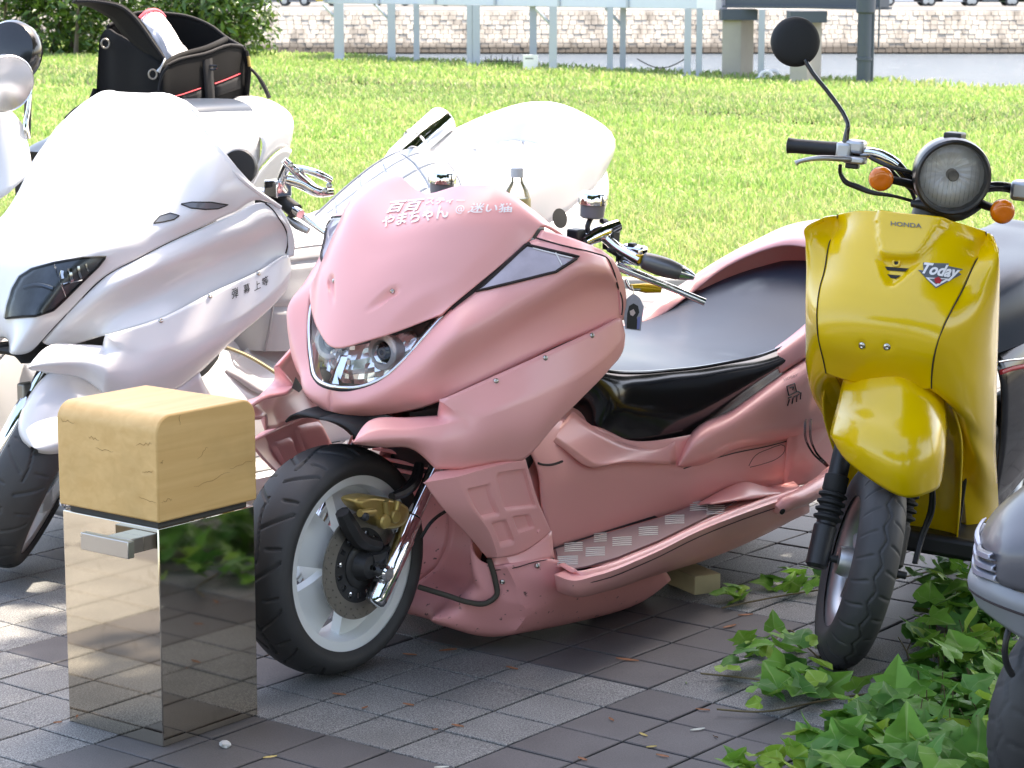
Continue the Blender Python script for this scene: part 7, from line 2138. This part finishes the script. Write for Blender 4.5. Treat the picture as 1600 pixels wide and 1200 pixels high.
def ivy_mat(name, c, c2, vein):
    m = bpy.data.materials.new(name); m.use_nodes = True
    nt = m.node_tree; b = nt.nodes['Principled BSDF']; L = nt.links.new
    tc = nt.nodes.new('ShaderNodeTexCoord'); oi = nt.nodes.new('ShaderNodeObjectInfo')
    sp = nt.nodes.new('ShaderNodeSeparateXYZ'); L(tc.outputs['Object'], sp.inputs[0])
    nz = nt.nodes.new('ShaderNodeTexNoise'); nz.inputs['Scale'].default_value = 5; L(tc.outputs['Object'], nz.inputs['Vector'])
    mx = nt.nodes.new('ShaderNodeMix'); mx.data_type = 'RGBA'; mx.inputs['A'].default_value = (*c, 1); mx.inputs['B'].default_value = (*c2, 1)
    ad = nt.nodes.new('ShaderNodeMath'); ad.operation = 'ADD'; L(nz.outputs['Fac'], ad.inputs[0]); L(oi.outputs['Random'], ad.inputs[1])
    mr = nt.nodes.new('ShaderNodeMapRange'); mr.inputs['From Min'].default_value = .4; mr.inputs['From Max'].default_value = 1.5; L(ad.outputs[0], mr.inputs['Value']); L(mr.outputs['Result'], mx.inputs['Factor'])
    # veins fan out from the leaf base: bands of constant angle
    an = nt.nodes.new('ShaderNodeMath'); an.operation = 'ARCTAN2'; L(sp.outputs['X'], an.inputs[0]); L(sp.outputs['Y'], an.inputs[1])
    ml = nt.nodes.new('ShaderNodeMath'); ml.operation = 'MULTIPLY'; ml.inputs[1].default_value = 5.2; L(an.outputs[0], ml.inputs[0])
    cs = nt.nodes.new('ShaderNodeMath'); cs.operation = 'COSINE'; L(ml.outputs[0], cs.inputs[0])
    vr = nt.nodes.new('ShaderNodeMapRange'); vr.inputs['From Min'].default_value = .95; vr.inputs['From Max'].default_value = .99; vr.inputs['To Max'].default_value = .65; L(cs.outputs[0], vr.inputs['Value'])
    m2 = nt.nodes.new('ShaderNodeMix'); m2.data_type = 'RGBA'; m2.inputs['B'].default_value = (*vein, 1); L(vr.outputs['Result'], m2.inputs['Factor']); L(mx.outputs['Result'], m2.inputs['A'])
    L(m2.outputs['Result'], b.inputs['Base Color'])
    b.inputs['Roughness'].default_value = .5; b.inputs['Specular IOR Level'].default_value = .25
    tr = nt.nodes.new('ShaderNodeBsdfTranslucent'); L(m2.outputs['Result'], tr.inputs['Color'])
    ms = nt.nodes.new('ShaderNodeMixShader'); ms.inputs[0].default_value = .3
    L(b.outputs[0], ms.inputs[1]); L(tr.outputs[0], ms.inputs[2]); L(ms.outputs[0], nt.nodes['Material Output'].inputs['Surface'])
    return m
IM = [ivy_mat('ivy_dark', (.055, .18, .035), (.11, .26, .045), (.18, .30, .10)), ivy_mat('ivy_green', (.095, .25, .03), (.16, .34, .045), (.26, .38, .12)), ivy_mat('ivy_young', (.19, .34, .035), (.28, .43, .06), (.34, .48, .15))]
IV = [[ivy_mesh(11 + 7 * k + q, IM[q], (k % 2) if q < 2 else (2 if k % 2 else 1)) for k in range(4)] for q in range(3)]
vine_m = mat('ivy_stem', (.12, .09, .04), .7, var=.3)
ivy = thing('ivy', 'trailing ivy spreading over the paving round the yellow front wheel', 'ivy', loc=(.95, 4.7, 0))
IO = np.array([.95, 4.7, 0])
def ivy_leaf(p, size, q, yaw, tilt, roll):
    o = bpy.data.objects.new('leaf', IV[q][RNG.integers(0, 4)])
    COL.objects.link(o); o.parent = ivy
    o.location = tuple(p - IO)
    o.rotation_euler = (tilt, roll, yaw)
    o.scale = (size * 1.12,) * 3
ivr = random.Random(5)
def scatter(n, poly, zr, sr, pm):
    poly = [np.array(p, float) for p in poly]
    lo, hi = np.min(poly, 0), np.max(poly, 0)
    k = 0
    while k < n:
        u, v = ivr.uniform(lo[0], hi[0]), ivr.uniform(lo[1], hi[1])
        if not inpoly(np.array([[u, v]]), [tuple(p) for p in poly])[0]: continue
        z = ivr.uniform(*zr)
        p = onz(u, v, z)
        if 1275 < u < 1420 and v < 1035 and v > 800 and p[1] < 5.4 and p[1] > 5.0: continue
        q = 0 if ivr.random() < pm[0] else (1 if ivr.random() < pm[1] else 2)
        ivy_leaf(p, ivr.uniform(*sr) * (0.75 if q == 2 else 1.0), q, ivr.uniform(0, 6.28), ivr.gauss(.35, .4), ivr.gauss(0, .35))
        k += 1
scatter(105, [(1360, 1200), (1385, 1080), (1470, 1000), (1530, 960), (1605, 980), (1605, 1205)], (.02, .10), (.055, .105), (.45, .65))
scatter(56, [(1215, 1200), (1250, 1140), (1370, 1090), (1420, 1200)], (.015, .07), (.05, .10), (.4, .7))
scatter(40, [(1110, 1010), (1200, 960), (1270, 985), (1290, 1050), (1350, 1060), (1330, 1100), (1210, 1110), (1150, 1080)], (.01, .06), (.045, .085), (.2, .6))
scatter(46, [(1400, 1010), (1430, 930), (1480, 880), (1540, 900), (1590, 980), (1470, 1040)], (.01, .10), (.05, .085), (.45, .7))
scatter(24, [(1425, 900), (1440, 860), (1490, 845), (1530, 880), (1480, 920)], (.01, .10), (.04, .06), (.75, .8))
scatter(6, [(1128, 945), (1150, 915), (1172, 905), (1160, 940)], (.01, .03), (.05, .075), (0, .4))
scatter(12, [(1190, 915), (1240, 893), (1283, 888), (1285, 915), (1230, 925)], (.01, .03), (.045, .065), (.4, .8))
scatter(11, [(1125, 1195), (1190, 1165), (1230, 1200)], (.01, .05), (.045, .07), (.1, .4))
# the leaves past the limit, small ones low under the others, joined
SV, SF, SMi = [], [], []
k = 0
under = [(1330, 1205), (1350, 1110), (1400, 1040), (1440, 960), (1500, 880), (1560, 930), (1605, 980), (1605, 1205)]
while k < 130:
    u, v = ivr.uniform(1330, 1605), ivr.uniform(880, 1205)
    if not inpoly(np.array([[u, v]]), under)[0]: continue
    p = onz(u, v, ivr.uniform(.008, .05)) - IO
    q = 0 if ivr.random() < .6 else (1 if ivr.random() < .7 else 2)
    me = IV[q][ivr.randrange(4)]; s_ = ivr.uniform(.05, .10)
    Mx = (Matrix.Rotation(ivr.uniform(0, 6.28), 3, 'Z') @ Matrix.Rotation(ivr.gauss(.3, .4), 3, 'X') @ Matrix.Rotation(ivr.gauss(0, .35), 3, 'Y')) * s_
    b = len(SV)
    SV += [tuple(np.array(Mx @ vv.co) + p) for vv in me.vertices]
    for f in me.polygons: SF.append([b + i for i in f.vertices]); SMi.append(q)
    k += 1
IMf = [mat('ivy_low_dark', (.075, .20, .035), .5, var=.25, vscale=18, spec=.25), mat('ivy_low_green', (.14, .31, .04), .5, var=.25, vscale=18, spec=.25), mat('ivy_low_young', (.23, .38, .045), .5, var=.2, vscale=18, spec=.25)]
tag(mesh('undergrowth', SV, SF, IMf, ivy, True, 0, SMi), kind='stuff')
for pts in ([(1095, 1052), (1170, 1060), (1240, 1068), (1330, 1060), (1400, 1052), (1480, 1060), (1560, 1080)], [(1120, 1108), (1190, 1112), (1270, 1098), (1350, 1085), (1480, 1082), (1590, 1078)], [(1128, 950), (1200, 935), (1290, 920), (1420, 900), (1500, 880)], [(1200, 1010), (1235, 985), (1260, 1010), (1300, 1045)], [(1360, 1190), (1440, 1130), (1520, 1110), (1600, 1090)], [(1310, 1010), (1325, 1050), (1350, 1070)]):
    P3 = [onz(u, v, .008 + .006 * ivr.random()) - IO for u, v in pts]
    tube('vine', P3, .0022, vine_m, ivy, 6, 5)
for k in range(60):
    u, v = ivr.uniform(1380, 1600), ivr.uniform(1000, 1190)
    a = onz(u, v, .005) - IO; b = a + np.array([ivr.uniform(-.03, .03), ivr.uniform(-.03, .03), ivr.uniform(.05, .09)])
    tube('leaf_stalk', [a, (a + b) / 2 + np.array([.006, 0, 0]), b], .0013, vine_m, ivy, 5, 2)
# dead leaves and needles lying in the joints
lit = [(700, 1015, 30, 12, 'brown'), (640, 1022, 24, -10, 'brown'), (800, 1043, 25, -25, 'brown'), (715, 1133, 24, -20, 'brown'), (638, 1100, 22, -20, 'brown'), (570, 1105, 14, 30, 'brown'), (680, 1139, 10, 10, 'brown'), (980, 1030, 40, -15, 'brown'), (955, 1123, 18, -40, 'brown'), (1005, 1147, 22, -35, 'yellow'), (1018, 1166, 18, 10, 'yellow'), (1035, 1180, 24, -20, 'brown'), (1090, 1139, 28, 15, 'pale'), (1118, 1150, 12, 80, 'brown'), (910, 1185, 22, -30, 'brown'), (530, 1084, 24, -12, 'brown'), (690, 1198, 24, 5, 'pale'), (422, 1182, 24, 15, 'yellow'), (1072, 1066, 10, 60, 'green'), (1098, 1108, 24, -10, 'brown'), (1140, 978, 30, 25, 'brown'), (1165, 960, 26, 10, 'brown'), (90, 1128, 14, 10, 'brown')]
LM = {'brown': mat('dead_leaf', (.26, .105, .045), .7, var=.35, vscale=60), 'yellow': mat('yellowed_leaf', (.42, .32, .10), .6, var=.2, vscale=60), 'pale': mat('pale_leaf', (.45, .46, .40), .6, var=.15, vscale=60), 'green': mat('fresh_leaf', (.15, .25, .05), .5, var=.15)}
LB_ = {(700, 1015): "dead brown leaf right of the tyre's rim under the pink pillar", (640, 1022): 'dead brown leaf beside the pink tyre, left of the next dead leaf', (800, 1043): 'dead brown leaf under the middle of the pink belly', (715, 1133): 'dead brown leaf on the joint below the pink belly, longest of the front row', (638, 1100): 'dead brown leaf on the joint front right of the pink tyre', (570, 1105): 'dead brown leaf smallest dead leaf in front of the pink tyre', (680, 1139): 'dead brown leaf tiny dead leaf in the tile corner before the pink belly', (980, 1030): 'dead brown leaf largest twig-like dead leaf between the pink belly and the ivy', (955, 1123): "dead brown leaf on the tile left of the ivy's lower runner", (1005, 1147): 'yellowed leaf on the dark tile, upper of the two near the lower ivy', (1018, 1166): 'yellowed leaf on the dark tile, lower of the two near the lower ivy', (1035, 1180): 'dead brown leaf on the dark tile at the lower left of the ivy', (1090, 1139): 'thin pale leaf on the dark tile left of the lower ivy', (1118, 1150): "dead brown leaf upright sliver beside the ivy's lower left end", (910, 1185): 'dead brown leaf at the bottom edge of the paving, right of centre', (530, 1084): 'dead brown leaf close to the front of the pink tyre', (690, 1198): 'thin pale leaf at the bottom edge of the paving', (422, 1182): 'yellowed leaf in front of the steel bollard near the pale stone chip', (1072, 1066): 'small fresh green leaf fallen left of the ivy', (1098, 1108): "dead brown leaf by the ivy's left-hand runner tip", (1140, 978): 'dead brown leaf under the pink step board, right of the timber block', (1165, 960): 'dead brown leaf near the yellow front wheel, left of the ivy', (90, 1128): 'dead brown leaf at the foot of the steel bollard on the left'}
for u, v, L_, ang, c in lit:
    c0 = onz(u, v, .004); s = L_ * c0[1] / FOC
    V, F = [], []
    n = 7
    for k in range(n):
        t = k / (n - 1) - .5
        w = s * .10 * math.cos(t * math.pi) + .0006
        zb = .004 + .10 * s * t * t * ivr.uniform(.5, 1.5)
        V += [(t * s, -w, zb * .4 + .001), (t * s, 0, zb * .4), (t * s, w, zb * .4 + .0025)]
    F = grid_faces(n, 3)
    o = mesh('fallen_leaf', V, F, LM[c], None, True, 0)
    o.location = (c0[0], c0[1], .0005); o.rotation_euler = (0, 0, R(-ang * -1.0) * 1.6)
    tag(o, LB_[(u, v)], 'leaf', 'fallen leaves on the paving')
# small stone by the bollard
bm = bmesh.new(); bmesh.ops.create_icosphere(bm, subdivisions=2, radius=.0125)
for v in bm.verts: v.co *= ivr.uniform(.72, 1.2); v.co.z *= .6
me = bpy.data.meshes.new('pebble'); bm.to_mesh(me); bm.free()
peb = new_obj('pebble', me, mat('pale_stone', (.42, .42, .40), .8, var=.2, vscale=60)); c0 = onz(352, 1168); peb.location = (c0[0], c0[1], .006)
tag(peb, 'small pale chip of stone in front of the steel bollard', 'stone')
# wooden block under the pink belly
c0 = onz(1085, 923)
wb_ = MB(); wb_.box((0, 0, .0235), (.13, .075, .047)); o = bevel(wb_.build('timber_block', mat('raw_timber', (.46, .38, .22), .75, var=.15, vscale=25), None, False), .002)
o.location = (c0[0] + .0, c0[1] + .03, 0); o.rotation_euler = (0, 0, R(118)); tag(o, 'short raw timber block lying under the belly of the pink scooter', 'wood block')
